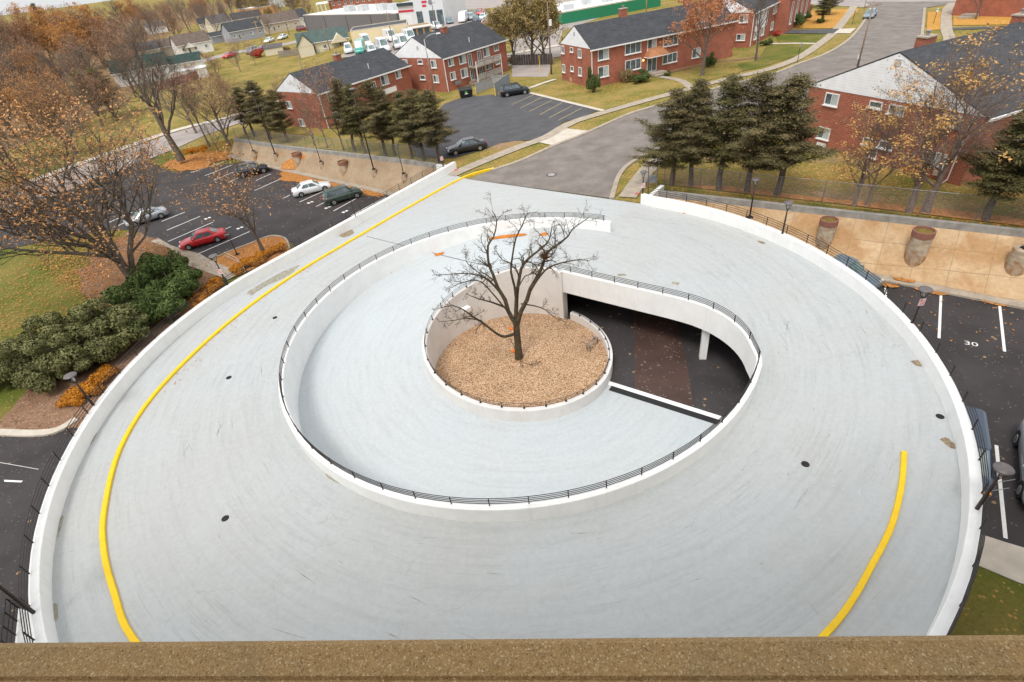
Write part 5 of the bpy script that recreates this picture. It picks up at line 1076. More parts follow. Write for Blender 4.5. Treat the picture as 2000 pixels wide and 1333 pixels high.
for x, y, w in ((L*.38, 8, 5), (L*.50, 9, 5), (L*.70, 9, 5.5), (L*.80, 9, 4)): MB().box((x, y, 7.6), (w, 3, 2.2)).build('roof_unit', mat('light_unit', (.50, .52, .52), .6, .1, .7), o)
o, L = boxy('shop', 'white shopfront with a red band and a red symbol sign above the van yard', 'shop', (784, 53), (-30, 19), 14, 6.2, mat('shop_white', (.66, .66, .65), .6, .05, .4), wr, .8, flat(0))
MB().box((L*.17, -.05, 4.6), (L*.34, .12, .6)).build('red_band', mat('sign_red', (.55, .02, .05), .5), o); MB().box((L*.17, -.07, 1.5), (L*.24, .1, 3.4)).build('roller_door', siding_mat('roller_white', (.70, .70, .70), .3), o)
MB().box((L*.68, -.25, 4.3), (L*.62, .5, 8.6)).build('sign_tower', mat('tower_white', (.62, .64, .66), .6, .04), o)
sg = MB()
for k, w in enumerate((3.6, 2.0, 1.6)): sg.box((L*.56+w/2, -.55, 7.9-k*1.1), (w, .1, .62))
sg.build('sign_bars', MATS['sign_red'], o); em = MB().lathe((0, 0, 0), [(.75, 0), (.75, .1), (.02, .12)], 18).build('sign_emblem', mat('emblem_grey', (.22, .24, .27), .5), o); em.rotation_euler = (PI/2, 0, 0); em.location = (L*.56+3.4, -.52, 6.6)
for x in (.47, .74, .90): MB().box((L*x, -.53, 2.0), (L*.13, .06, 4.4)).build('shop_window', glass, o)
MB().box((L*.18, -.3, 6.6), (L*.34, .6, .9)).build('dark_fascia', mat('dark_teal_fascia', (.03, .05, .06), .6), o)
o, L = boxy('shop', 'low cream windowless building with a dark roof edge above the white vans', 'shop', (690, 88), (800, 72), 12, 3.4, mat('cream_render', (.72, .60, .38), .8, .06, .3), mat('dark_roof', (.05, .055, .06), .8), .3, flat(0))
o, L = boxy('shop', 'small glazed kiosk with a brown flat roof beside the pickup in the shop yard', 'shop', (802, 78), (845, 71), 6, 3.0, mat('tan_frame', (.55, .38, .2), .7), mat('brown_flat_roof', (.33, .21, .12), .9, .2), .2, flat(0))
for x in (.2, .5, .8): MB().box((L*x, -.04, 1.4), (L*.22, .06, 2.2)).build('shop_window', glass, o)
MB().box((L/2, -.6, 2.9), (L+.6, 1.2, .3)).build('canopy', trim_w, o)
# red brick block with white portico at the top, tan hall, white gable
o = gabled('brick_house', 'red brick house with a white columned porch at the top edge behind the warehouse', 'house', G(648, 30, zU), rad(-6), 34, 14, 7.5, 3.5, brick_m, roof_gr, over=.5)
for i in range(9):
    for z in (2.2, 5.4): window(o, 'long', 2.5+i*3.6, z, 1.3, 1.8, 1)
pc_ = MB().box((-3, -1.5, 6.6), (7, 5, .8), top=.8).build('porch_roof', trim_w, o)
for x in (-6, -3.6, -1.2): MB().cyl((x, -3.6, 0), .28, 6.3, 12).build('column', trim_w, o)
o, L = boxy('hall', 'flat roofed orange brick hall with one lit doorway behind the cottages', 'hall', (462, 36), (517, 31), 14, 5, mat('orange_brick', (.55, .30, .13), .9, .08, 1), wr, .3, zU)
MB().box((L*.52, -.05, 1.2), (2.2, .1, 2.4)).build('door', mat('maroon_door', (.18, .02, .02), .5), o); MB().box((L*.48, -.1, 3.4), (.9, .2, .6)).build('door_lamp', MATS['lit_lamp'], o)
o, L = boxy('storage_building', 'tall white windowless building at the top edge above the orange hall', 'building', (522, 16), (548, 14), 14, 12, mat('plain_white_wall', (.66, .68, .68), .7, .05, .2), wr, .4, zU)
# green edged white roof shop
o, L = boxy('shop', 'low shop with a white roof and green metal fascia behind the long brick block', 'shop', (1098, 48), (1290, 12), 24, 2.6, mat('green_metal_fascia', (.01, .19, .09), .5, .1), wr, .3, flat(0))
for x, y, w in ((5, 5, 2.4), (13, 9, 2.2), (19, 7, 2.8), (16, 13, 1.6), (24, 10, 2.2)): MB().box((x, y, 3.3), (w, 1.8, 1.3)).build('roof_unit', MATS['light_unit'], o)
o = thing('billboard', 'green and white pylon sign beyond the white roofed shop', 'sign', G(1142, 22, 0.0)); MB().box((0, 0, 3), (.3, .3, 6)).build('post', pole_dk, o); MB().box((0, -.2, 5.6), (4.2, .25, 1.6)).build('green_panel', MATS['green_metal_fascia'], o); MB().box((.2, -.2, 3.6), (3.0, .25, 1.6)).build('white_panel', trim_w, o)
# fences
def board_fence(pts, h, label, m, f=zU, name='board_fence'):
    A = PX(pts, f); c = A[0]; o = thing(name, label, 'fence', c); mb = MB(); pb = MB()
    for a, b in zip(A, A[1:]):
        L = (b-a).length; n = max(1, int(L/.5)); r = math.atan2(b.y-a.y, b.x-a.x)
        for i in range(n): q = a+(b-a)*((i+.5)/n)-c; mb.box((q.x, q.y, q.z+h/2+.03*((i*7) % 3)), (.44, .05, h), r)
        for i in range(max(2, n//5)): q = a+(b-a)*(i/max(1, n//5))-c; pb.box((q.x, q.y+.08, q.z+h/2), (.12, .12, h+.1), r)
    mb.build('board_panel', m, o); pb.build('post', m, o)
board_fence([(307, 178), (345, 168), (405, 148)], 2.0, 'red stained board fence between the white garage and the field', mat('red_stain', (.30, .06, .055), .85, .2, 2))
board_fence([(546, 112), (600, 106)], 1.8, 'grey weathered board fence left of the cream cottage', mat('grey_boards', (.26, .22, .19), .9, .2, 2))
board_fence([(1000, 128), (1080, 126)], 1.8, 'dark board fence under the willows', mat('dark_boards', (.07, .055, .05), .9, .2, 2), flat(0))
# ================================================================ VEHICLES
PROF = {  # kind: L, W, ground clearance, lower body [(t, z)], greenhouse base t0,t1, roof t0,t1, roof z, belt z
 'sedan': (4.75, 1.82, .20, [(0, .52), (.03, .66), (.12, .78), (.28, .90), (.5, .93), (.8, .98), (.95, .95), (.99, .82), (1, .55)], (.26, .88), (.42, .71), 1.44, .92, .32),
 'suv': (4.6, 1.85, .25, [(0, .60), (.03, .80), (.10, .92), (.24, 1.02), (.5, 1.05), (.9, 1.08), (.98, 1.05), (1, .70)], (.22, .985), (.36, .90), 1.68, 1.04, .35),
 'van': (5.6, 2.0, .25, [(0, .60), (.03, .85), (.12, 1.12), (.2, 1.2), (.5, 1.2), (.95, 1.2), (1, .9)], (.13, .995), (.27, .985), 2.45, 1.2, .36),
 'minivan': (4.9, 1.9, .2, [(0, .55), (.03, .75), (.12, .95), (.2, 1.0), (.5, 1.0), (.95, 1.02), (1, .8)], (.14, .99), (.36, .93), 1.75, 1.0, .34),
 'pickup': (5.6, 1.95, .3, [(0, .65), (.03, .9), (.12, 1.02), (.24, 1.08), (.5, 1.1), (.62, 1.1), (.98, 1.1), (1, .75)], (.24, .62), (.36, .575), 1.80, 1.08, .40)}
def paint(name, c, metal=.2):
    m = mat('car_paint_'+name, c, .32, .05, .8, metal=metal, coat=.6); return m
red_l = mat('tail_lamp', (.45, .01, .015), .25, .1); lens = mat('head_lamp', (.62, .62, .58), .15, .1); amber = mat('amber_lamp', (.75, .30, .03), .3)
def car(kind, pm, label, loc, rz, group=None, detail=True, name='parked_car', cat='car', dark_w=False, lit=False):
    L, W, g, low, (b0, b1), (r0, r1), zr_, zb, wr_ = PROF[kind]; o = thing(name, label, cat, loc, rz, group=group); X = lambda t: (t-.5)*L; w = W/2
    def lowz(t):
        for (a, za), (b, zb_) in zip(low, low[1:]):
            if t <= b: return za+(zb_-za)*(t-a)/(b-a)
        return low[-1][1]
    ts = sorted(set([a for a, _ in low]+[.06, .18, .35, .65, .75, .88, .93, .975])); rings = []
    for t in ts:
        e = min(t, 1-t); k = 1-.16*max(0, 1-e/.10)**2; ww = w*k; z = lowz(t); zg = g+.10*max(0, 1-e/.04); zm = zg+(z-zg)*.55
        rings.append([(X(t), -ww*.90, zg), (X(t), -ww*.985, zg+(z-zg)*.22), (X(t), -ww, zm), (X(t), -ww*.965, z-.10), (X(t), -ww*.86, z-.015), (X(t), -ww*.5, z+.025), (X(t), 0, z+.035), (X(t), ww*.5, z+.025), (X(t), ww*.86, z-.015), (X(t), ww*.965, z-.10), (X(t), ww, zm), (X(t), ww*.985, zg+(z-zg)*.22), (X(t), ww*.90, zg)])
    MB().loft(rings).build('body', pm, o, smooth=True)
    zb_ = zb-.04; B = [(X(b0), -w*.80), (X(b0+(r0-b0)*.35), -w*.90), (X(b1-(b1-r1)*.5), -w*.88), (X(b1), -w*.74)]; Rf = [(X(r0), -w*.60), (X(r0+.04), -w*.68), (X(r1-.03), -w*.68), (X(r1), -w*.58)]
    if kind == 'van': Rf = [(x, y*1.22) for x, y in Rf]
    bot = [(x, y, zb_) for x, y in B]+[(x, -y, zb_) for x, y in B[::-1]]; top = [(x, y, zr_-.05) for x, y in Rf]+[(x, -y, zr_-.05) for x, y in Rf[::-1]]
    mid = [(x*.985+X((r0+r1)/2)*.015, y*.8, zr_) for x, y, _ in top]
    MB().loft([bot, top, mid]).build('cabin', pm, o, smooth=False)
    # glass: quads lying 6 mm proud of the cabin faces
    bot = [Vector(p) for p in bot]; top = [Vector(p) for p in top]
    def face(i, j, u0, u1, v0, v1, mbx):
        a, b, c, d = bot[i], bot[j], top[j], top[i]; n = (b-a).cross(d-a).normalized(); cen = Vector((X((r0+r1)/2), 0, (zb+zr_)/2))
        if n.dot((a+c)/2-cen) < 0: n = -n
        P_ = lambda u, v: (a*(1-u)+b*u)*(1-v)+(d*(1-u)+c*u)*v+n*.012
        vs = [P_(u0, v0), P_(u1, v0), P_(u1, v1), P_(u0, v1)]; mbx.add(vs, [(0, 1, 2, 3)])
    ws = MB(); face(7, 0, .06, .94, .10, .93, ws); ws.build('windscreen', glass_car, o, fix=False)
    if kind != 'van': rw = MB(); face(3, 4, .08, .92, .12, .88, rw); rw.build('rear_window', glass_car, o, fix=False)
    for sgn, (i0, i1, i2, i3) in ((1, (0, 1, 2, 3)), (-1, (7, 6, 5, 4))):
        sw = MB(); gm_ = glass
        if kind == 'van': face(i1, i2, .0, .17, .38, .88, sw)
        elif kind == 'pickup': face(i1, i2, .02, .5, .14, .88, sw); face(i1, i2, .54, .95, .14, .88, sw)
        else:
            face(i1, i2, .03, .46, .12, .88, sw); face(i1, i2, .50, .93, .12, .88, sw)
            if kind in ('suv', 'minivan'): face(i2, i3, .05, .8, .15, .8, sw)
        sw.build('side_windows', gm_, o, fix=False)
    if kind == 'pickup':
        MB().box((X(.81), 0, 1.112), (L*.32, W*.74, .03)).build('bed_floor', mat('bed_liner', (.05, .05, .05), .8), o)
    wm = MB().lathe((0, 0, 0), [(wr_*.6, 0), (wr_, .02), (wr_, .20), (wr_*.6, .22)], 20).build('wheel', tyre_m, None, smooth=False); rm_ = MB().lathe((0, 0, .0), [(wr_*.62, .20), (wr_*.55, .235), (wr_*.2, .215), (.02, .24)], 12).build('rim', rim_m, None)
    first = True
    for t in (.18, .80):
        for s in (1, -1):
            q = wm if first else wm.copy(); r_ = rm_ if first else rm_.copy()
            if not first: COL.objects.link(q); COL.objects.link(r_)
            first = False; q.parent = o; r_.parent = q; q.location = (X(t), s*(w-.20), wr_); q.rotation_euler = (-s*PI/2, 0, 0)
    if detail:
        am = MB()
        for t in (.18, .80):
            for s in (1, -1): am.add([(X(t)+ (wr_+.05)*cos(a), s*(w*1.002+.004), wr_+(wr_+.05)*sin(a)) for a in [i*PI/8 for i in range(9)]], [tuple(range(9))])
        am.build('wheel_arch', black_m, o, fix=False)
    for s in (1, -1):
        MB().box((X(.018), s*w*.66, lowz(.03)-.09), (.16, .36, .14)).build('headlight', amber if lit else lens, o)
        MB().box((X(.985), s*w*.68, lowz(.97)-.14), (.14, .34, .16)).build('taillight', red_l, o)
        if detail: MB().box((X(b0+.07), s*(w*.96+.08), zb+.08), (.12, .2, .13)).build('mirror', pm, o)
    if detail:
        MB().box((X(.008), 0, g+.28), (.06, W*.5, .16)).build('grille', black_m, o); MB().box((X(.995), 0, lowz(.97)-.22), (.03, .38, .13)).build('number_plate', trim_w, o)
    return o
def carpx(kind, pm, label, front, rear, f=zU, **k):
    sc_ = 1.28 if not k.get('detail', True) else 1.0
    a, b = G(*front, f), G(*rear, f); c = (a+b)/2; d = a-b; o = car(kind, pm, label, c, math.atan2(-d.y, -d.x), **k); o.scale = (sc_,)*3; return o
def cr_(kind, pm, label, c, toward, f=zU, **k):
    a, b = G(*c, f), G(*toward, f); o = car(kind, pm, label, a, math.atan2(-(b.y-a.y), -(b.x-a.x)), **k)
    if not k.get('detail', True): o.scale = (1.25,)*3
    return o
P_ = {n: paint(n, c, m) for n, c, m in (('white', (.72, .73, .74), 0), ('green', (.055, .085, .065), .4), ('red', (.52, .012, .02), .1), ('black', (.012, .014, .02), .2), ('charcoal', (.03, .03, .035), .4), ('silver', (.42, .46, .50), .5), ('navy', (.05, .075, .12), .4), ('maroon', (.20, .01, .02), .2), ('steelblue', (.20, .27, .33), .4), ('teal', (.01, .30, .24), 0), ('pinkred', (.60, .10, .09), .1))}
carpx('sedan', P_['white'], 'white saloon parked nose to the slope beside the green estate car', (648, 366), (572, 386), zL)
carpx('suv', P_['green'], 'dark green estate car between the white saloon and the ramp', (706, 380), (636, 402), zL)
carpx('sedan', P_['red'], 'red saloon parked with its nose at the concrete pad', (357, 487), (443, 464), zL)
carpx('sedan', P_['silver'], 'silver-grey saloon half hidden by the brown-leaved tree', (248, 443), (330, 420), zL)
carpx('suv', P_['black'], 'black car behind the bare young tree, far end of the left car park', (528, 333), (462, 348), zL)
carpx('sedan', P_['charcoal'], 'dark grey saloon parked beside the conifers in the apartment car park', (874, 303), (951, 288), zU)
carpx('suv', P_['black'], 'black off-roader parked against the kerb in the apartment car park', (1033, 181), (978, 190), zU)
carpx('minivan', P_['silver'], 'pale car hidden behind the middle of the left conifer row', (770, 262), (828, 246), zU)
carpx('sedan', P_['steelblue'], 'blue-grey car parked at the kerb of the far street', (1690, 42), (1706, 27), flat(0))
cr_('minivan', P_['navy'], 'dark blue car below the lamp on the right, partly hidden by the parapet', (1872, 900), (1880, 985), -3.3, lit=True)
cr_('pickup', P_['silver'], 'silver pickup cut by the right edge of the photo', (2034, 930), (2042, 1010), -3.3)
cr_('pickup', P_['steelblue'], 'light blue pickup mostly hidden behind the right railing below the slope', (1632, 546), (1672, 562), -3.3)
k = dict(detail=False)
carpx('sedan', P_['white'], 'white saloon parked on the side street in front of the blue-grey bungalow', (515, 87), (538, 79), **k)
carpx('sedan', P_['white'], 'white car parked ahead of the other one, before the tan bungalow', (542, 80), (564, 73), **k)
carpx('suv', P_['maroon'], 'maroon car by the left end of the grey warehouse', (602, 59), (582, 62), **k)
carpx('sedan', P_['red'], 'red car at the roadside left of the red leafed bush', (438, 116), (460, 109), **k)
carpx('suv', P_['silver'], 'silver car behind the red leafed bush', (482, 108), (505, 101), **k)
carpx('sedan', P_['maroon'], 'dark red car right of the silver one behind the red leafed bush', (506, 101), (524, 96), **k)
g = 'white vans in the yard behind the brick blocks'
vans = [((683, 111), (681, 96), 'minivan', 'white', 'white minivan facing the camera at the left end of the van yard'), ((700, 112), (712, 96), 'van', 'teal', 'teal van between the white vans'), ((728, 100), (706, 84), 'van', 'white', 'white van behind the teal one, leftmost of the back row'), ((734, 114), (722, 98), 'minivan', 'white', 'white minivan just right of the teal van'), ((762, 106), (738, 96), 'van', 'white', 'white van whose nose reaches the brown utility pole'), ((776, 84), (752, 78), 'van', 'white', 'white box van nearest the cream building'), ((782, 101), (772, 88), 'minivan', 'white', 'white minivan right of the brown utility pole'), ((797, 98), (780, 90), 'van', 'white', 'white van touching the tip of the middle gable'), ((813, 86), (790, 78), 'van', 'white', 'white van beside the glazed kiosk')]
for a, b, kd, cl, lb in vans: carpx(kd, P_[cl], lb, a, b, flat(0), group=g if cl == 'white' else None, detail=False, name='parked_van', cat='van')
carpx('pickup', P_['white'], 'white pickup with a red stripe between the kiosk and the shop', (862, 60), (842, 56), flat(0), **k)
lot = [(862, 36, 'white', 'suv'), (868, 42, 'charcoal', 'sedan'), (876, 38, 'navy', 'suv'), (882, 28, 'white', 'sedan'), (888, 36, 'steelblue', 'sedan'), (892, 28, 'white', 'suv'), (899, 26, 'white', 'sedan'), (906, 40, 'white', 'van'), (912, 27, 'charcoal', 'sedan'), (921, 36, 'silver', 'suv'), (928, 29, 'navy', 'sedan'), (938, 27, 'red', 'pickup'), (931, 40, 'navy', 'sedan'), (944, 35, 'white', 'sedan'), (950, 42, 'silver', 'sedan'), (957, 45, 'charcoal', 'sedan'), (950, 49, 'pinkred', 'sedan'), (857, 9, 'navy', 'sedan'), (863, 6, 'maroon', 'suv'), (874, 3, 'white', 'sedan'), (1008, 22, 'charcoal', 'sedan'), (878, 43, 'steelblue', 'sedan')]
desc = {0: 'at the left end of the far car lot', 1: 'in front of the left end of the far car lot', 2: 'just right of the shop in the far car lot', 3: 'in the back row near the shop', 4: 'in the middle row near the shop', 5: 'second in the back row', 6: 'third in the back row', 7: 'in the middle of the car lot', 8: 'fourth in the back row', 9: 'right of the white van in the car lot', 10: 'fifth in the back row by the pickup', 11: 'at the right end of the back row', 12: 'in front of the bright pickup', 13: 'near the right end of the middle row', 14: 'behind the brick chimney line at the right of the lot', 15: 'at the right end of the front row', 16: 'peeking over the dark roof of the middle block', 17: 'across the road above the car lot, leftmost', 18: 'across the road above the car lot, second', 19: 'across the road above the car lot, rightmost', 20: 'parked under the willows', 21: 'in the middle row, second from the shop'}
for i, (x, y, c_, kd) in enumerate(lot):
    cr_(kd, P_[c_], {'steelblue': 'grey-blue', 'pinkred': 'faded red'}.get(c_, c_)+' '+{'suv': 'off-roader', 'sedan': 'car'}.get(kd, kd)+' '+desc[i], (x, y+3), (x-6 if i % 3 else x+7, y+7), flat(0), group='cars in the far sales lot', detail=False)
# ================================================================ TREES AND SHRUBS
_dn = Vector((0, 0, -1)); VPX = 1000+FPX*_dn.dot(R_)/_dn.dot(W_); VPY = 666.5-FPX*_dn.dot(U_)/_dn.dot(W_)
def arr_mesh(name, V, Q, smooth=False):
    me = bpy.data.meshes.new(name); nf = len(Q); k = Q.shape[1]
    me.vertices.add(len(V)); me.vertices.foreach_set('co', V.astype(np.float32).ravel())
    me.loops.add(nf*k); me.loops.foreach_set('vertex_index', Q.astype(np.int32).ravel())
    me.polygons.add(nf); me.polygons.foreach_set('loop_start', np.arange(0, nf*k, k, dtype=np.int32))
    if smooth: me.polygons.foreach_set('use_smooth', np.ones(nf, dtype=bool))
    me.update(calc_edges=True); return me
def seg_mesh(name, segs, n=4):
    A = np.array([s[0] for s in segs], float); B = np.array([s[1] for s in segs], float); r0 = np.array([s[2] for s in segs]); r1 = np.array([s[3] for s in segs])
    t = B-A; t /= np.maximum(np.linalg.norm(t, axis=1, keepdims=True), 1e-9); ref = np.where(np.abs(t[:, 2:3]) < .9, [[0, 0, 1.]], [[1., 0, 0]])
    u = np.cross(t, ref); u /= np.linalg.norm(u, axis=1, keepdims=True); w = np.cross(u, t); a = 2*PI*np.arange(n)/n
    ring = u[:, None, :]*np.cos(a)[None, :, None]+w[:, None, :]*np.sin(a)[None, :, None]
    B2 = B+t*r1[:, None]*.3
    V = np.concatenate([A[:, None]+ring*r0[:, None, None], B2[:, None]+ring*r1[:, None, None]], axis=1).reshape(-1, 3)
    b = (np.arange(len(A))*2*n)[:, None]; j = np.arange(n)[None, :]; j2 = (j+1) % n
    Q = np.stack([b+j, b+j2, b+n+j2, b+n+j], axis=2).reshape(-1, 4); return arr_mesh(name, V, Q, True)
def card_mesh(name, P, size, rs, N_=None, asp=.5, up=0.0):
    """leaf-sized diamonds at points P; N_ optional preferred normals"""
    n = len(P); a = rs.normal(size=(n, 3)); a /= np.linalg.norm(a, axis=1, keepdims=True)
    if N_ is not None: b = N_+rs.normal(size=(n, 3))*.55
    else: b = rs.normal(size=(n, 3))
    b[:, 2] += up; b /= np.linalg.norm(b, axis=1, keepdims=True)
    u = np.cross(a, b); u /= np.maximum(np.linalg.norm(u, axis=1, keepdims=True), 1e-6); w = np.cross(b, u)
    s = (size*rs.uniform(.6, 1.3, n))[:, None]
    V = np.stack([P+u*s, P+w*s*asp, P-u*s, P-w*s*asp], axis=1).reshape(-1, 3); return arr_mesh(name, V, np.arange(4*n).reshape(n, 4))
def norm(v): return v/max(1e-9, np.linalg.norm(v))
class Grow:
    def __init__(s, seed, levels=4, kids=(7, 5, 5, 4), ratio=.58, spread=.75, up=.12, wig=.16, first=None):
        s.first = first
        s.rg = np.random.RandomState(seed); s.levels, s.kids, s.ratio, s.spread, s.up, s.wig = levels, kids, ratio, spread, up, wig
        s.big, s.small, s.tips = [], [], []
    def limb(s, p, d, L, r, lv, start=.25, r_end=.35, kids=None):
        rg = s.rg; n = 5 if lv == 0 else (4 if lv < 3 else 2); pts = [np.array(p, float)]; d = norm(np.array(d, float))
        for i in range(n):
            d = norm(d+rg.normal(size=3)*s.wig+np.array([0, 0, s.up if lv else 0.0])); pts.append(pts[-1]+d*L/n)
        rr = [r*(1-(1-r_end)*i/n) for i in range(n+1)]; s.along(pts, rr, lv, start, kids)
    def along(s, pts, rr, lv, start=.25, kids=None):
        rg = s.rg; n = len(pts)-1; tgt = s.big if lv <= 1 else s.small
        for i in range(n): tgt.append((pts[i], pts[i+1], rr[i], rr[i+1]))
        L = sum(np.linalg.norm(pts[i+1]-pts[i]) for i in range(n))
        if lv >= s.levels: s.tips += [pts[-1], (pts[-1]+pts[-2])/2, pts[-2]]; return
        k = kids if kids is not None else s.kids[min(lv, len(s.kids)-1)]
        for j in range(k):
            f = start+(1-start)*(j+rg.uniform(.2, .95))/k; x = f*n; i = min(n-1, int(x)); p = pts[i]+(pts[i+1]-pts[i])*(x-i); d = norm(pts[i+1]-pts[i])
            q = rg.normal(size=3); q -= d*q.dot(d); q = norm(q); sp_ = s.spread*rg.uniform(.7, 1.25); nd = norm(d*cos(sp_)+q*sin(sp_))
            s.limb(p, nd, L*(s.first if s.first and lv == 1 else s.ratio)*(1.15-.45*f)*rg.uniform(.75, 1.2), max(.008, (rr[i]+(rr[i+1]-rr[i])*(x-i))*.58), lv+1, .2)
TPL = {}
def bare_tpl(key, seed, h=10, trunk=.30, r=.20, levels=4, kids=(8, 5, 5, 4), spread=.7, leaf=None, lsize=.11, lm=None, bm=None, up=.12, ratio=.58, nl=1.0, lowleaf=0):
    g = Grow(seed, levels, kids, ratio, spread, up); pts = [np.array([0, 0, -.3])]; d = np.array([0, 0, 1.])
    for i in range(6): d = norm(d+g.rg.normal(size=3)*.05+np.array([0, 0, .1])); pts.append(pts[-1]+d*(h*.80+.3)/6)
    g.along(pts, [r*(1.25 if i == 0 else 1-.80*i/6) for i in range(7)], 0, trunk)
    t = thing('bare_tree', 'x', 'tree'); a = link('trunk', seg_mesh('trunk', g.big, 6), bm or bark, t); b = link('branches', seg_mesh('branches', g.small, 3), bm or bark, t)
    if leaf:
        T = np.array(g.tips)
        if lowleaf: w_ = np.clip(1.2-T[:, 2]/h*lowleaf, .03, 1); T = T[g.rg.rand(len(T)) < w_]
        T = T[g.rg.randint(0, len(T), leaf)]+g.rg.normal(size=(leaf, 3))*.18*nl; link('crown', card_mesh('crown', T, lsize, g.rg), lm, t)
    zt = np.percentile(np.array(g.tips)[:, 2], 99.0); TPL[key] = [t, float(zt), False]; return t
def shrub_tpl(key, seed, lm, n=7000, size=.09, lumps=9, flat_=.8, name='shrub'):
    rs = np.random.RandomState(seed); C_ = rs.normal(size=(lumps, 3))*(.42 if lumps < 20 else .5); C_[:, :2] = np.clip(C_[:, :2], -.72, .72); C_[:, 2] = np.abs(C_[:, 2])*.8+.45; R = rs.uniform(.35, .6, lumps) if lumps < 20 else rs.uniform(.18, .42, lumps); k = rs.randint(0, lumps, n)
    d = rs.normal(size=(n, 3)); d /= np.linalg.norm(d, axis=1, keepdims=True); rad_ = R[k][:, None]*(rs.uniform(.55, 1.08, n)**.5)[:, None]; P0 = C_[k]+d*rad_*np.array([1, 1, .9])
    P0[:, 2] = np.abs(P0[:, 2])*flat_; ok = np.ones(n, bool); t = thing(name, 'x', 'shrub')
    link('foliage', card_mesh('foliage', P0, size, rs, d, .55), lm, t)
    sg = []
    for c in C_: sg.append((np.array([0, 0, -.1]), c*np.array([.8, .8, flat_]), .04, .015))
    link('stem', seg_mesh('stem', sg, 4), bark, t); TPL[key] = [t, 1.4*flat_, False]; return t
def conifer_tpl(key, seed, h=9, R=2.0, lm=None, bare=.25, dens=1.0, conic=.75):
    rs = np.random.RandomState(seed); t = thing('conifer', 'x', 'tree'); segs = []; p = np.array([0, 0, -.3]); 
    for i in range(8): q = np.array([rs.normal()*.06, rs.normal()*.06, h*(i+1)/8]); segs.append((p, q, .17*(1-i/8)+.02, .17*(1-(i+1)/8)+.015)); p = q
    P0, D = [], []; nb = int(104*dens)
    for b in range(nb):
        f = bare+(1-bare)*(b+rs.rand())/nb; z = f*h; a = rs.uniform(0, 2*PI); x = (f-bare)/(1-bare); rr = R*(min(1, .5+x*2.2))*((1-x)**conic+.04)*rs.uniform(.5, 1.3)*(1+.25*sin(a*2+f*9)); el = rs.uniform(.0, .55)
        d = np.array([cos(a), sin(a), el]); tip = np.array([0, 0, z])+d*rr; segs.append((np.array([0, 0, z]), tip, .035, .01)); m = int(rr*15)+4
        for j in range(m):
            u = .28+.75*(j+rs.rand())/m; c = np.array([0, 0, z])+d*rr*u; sp_ = .25*(1.2-.55*u); nn_ = 17
            pp = c+rs.normal(size=(nn_, 3))*np.array([sp_, sp_, sp_*.42])+np.array([0, 0, .05]); P0.append(pp); D.append(np.tile(np.array([d[0]*.2, d[1]*.2, 1.]), (nn_, 1)))
    P0 = np.concatenate(P0); D = np.concatenate(D); link('trunk', seg_mesh('trunk', segs, 5), bark, t); link('crown', card_mesh('crown', P0, .095, rs, D, .45, .35) if False else card_mesh('crown', P0, .078, rs, D, .3), lm, t); TPL[key] = [t, h, False]; return t
con_m = cards_mat('brown_green_needles', [(0.048, 0.048, 0.022), (0.140, 0.118, 0.052), (0.28, 0.205, 0.10)], 1.8)
con_m2 = cards_mat('olive_needles', [(0.044, 0.048, 0.018), (0.125, 0.115, 0.045), (0.24, 0.195, 0.085)], 1.8)
yew_m = cards_mat('dark_green_yew', [(0.032, 0.050, 0.016), (0.078, 0.112, 0.030), (0.16, 0.20, 0.07)], 3)
yew_m2 = cards_mat('bronze_green_yew', [(0.055, 0.060, 0.024), (0.145, 0.150, 0.058), (0.27, 0.26, 0.11)], 3)
lf_brown = cards_mat('oak_brown_leaves', [(0.32, 0.14, 0.05), (0.56, 0.28, 0.11), (0.72, 0.42, 0.20)], 2.0)
lf_orange = cards_mat('orange_leaves', [(0.32, 0.14, 0.045), (0.52, 0.26, 0.085), (0.66, 0.37, 0.14)], 2.0)
lf_rust = cards_mat('rust_leaves', [(0.24, 0.125, 0.075), (0.37, 0.21, 0.125), (0.48, 0.30, 0.19)], 2.0)
lf_gold = cards_mat('gold_leaves', [(0.42, 0.22, 0.06), (0.62, 0.36, 0.12), (0.72, 0.48, 0.20)], 2.0)
lf_olive = cards_mat('olive_yellow_leaves', [(0.17, 0.13, 0.045), (0.32, 0.24, 0.09), (0.44, 0.33, 0.15)], 2.0)
shr_o = cards_mat('orange_shrub', [(0.30, 0.10, 0.012), (0.52, 0.21, 0.02), (0.66, 0.32, 0.05)], 3.0)
def put(key, b, h, label, group=None, wide=1.0, rz=None, name=None, cat=None, m=None):
    t, H0, used = TPL[key]; s = h/H0; rg = random.Random(label+str(tuple(b))); rz = rg.uniform(0, 6.28) if rz is None else rz
    if used: o = dup(t)
    else: o = t; TPL[key][2] = True
    o.location = b; o.rotation_euler = (0, 0, rz); wide *= 1.26 if key.startswith('con') else 1.0; o.scale = (s*wide, s*wide, s); o['label'] = label; o['category'] = cat or o['category']
    if group: o['group'] = group
    elif 'group' in o: del o['group']
    if name: o.name = name
    return o
def tree(key, bx, by, ty, label, f=zU, dz=0.0, **k):
    b = G(bx, by, f); tx_ = bx+(bx-VPX)*(by-ty)/(VPY-by); return put(key, b, max(1.0, hgt(b, tx_, ty)), label, **k)
conifer_tpl('conA', 11, 9, 2.0, con_m); conifer_tpl('conB', 12, 9, 2.2, con_m, .22, 1.0, .6); conifer_tpl('conC', 13, 9, 1.9, con_m2, .26)
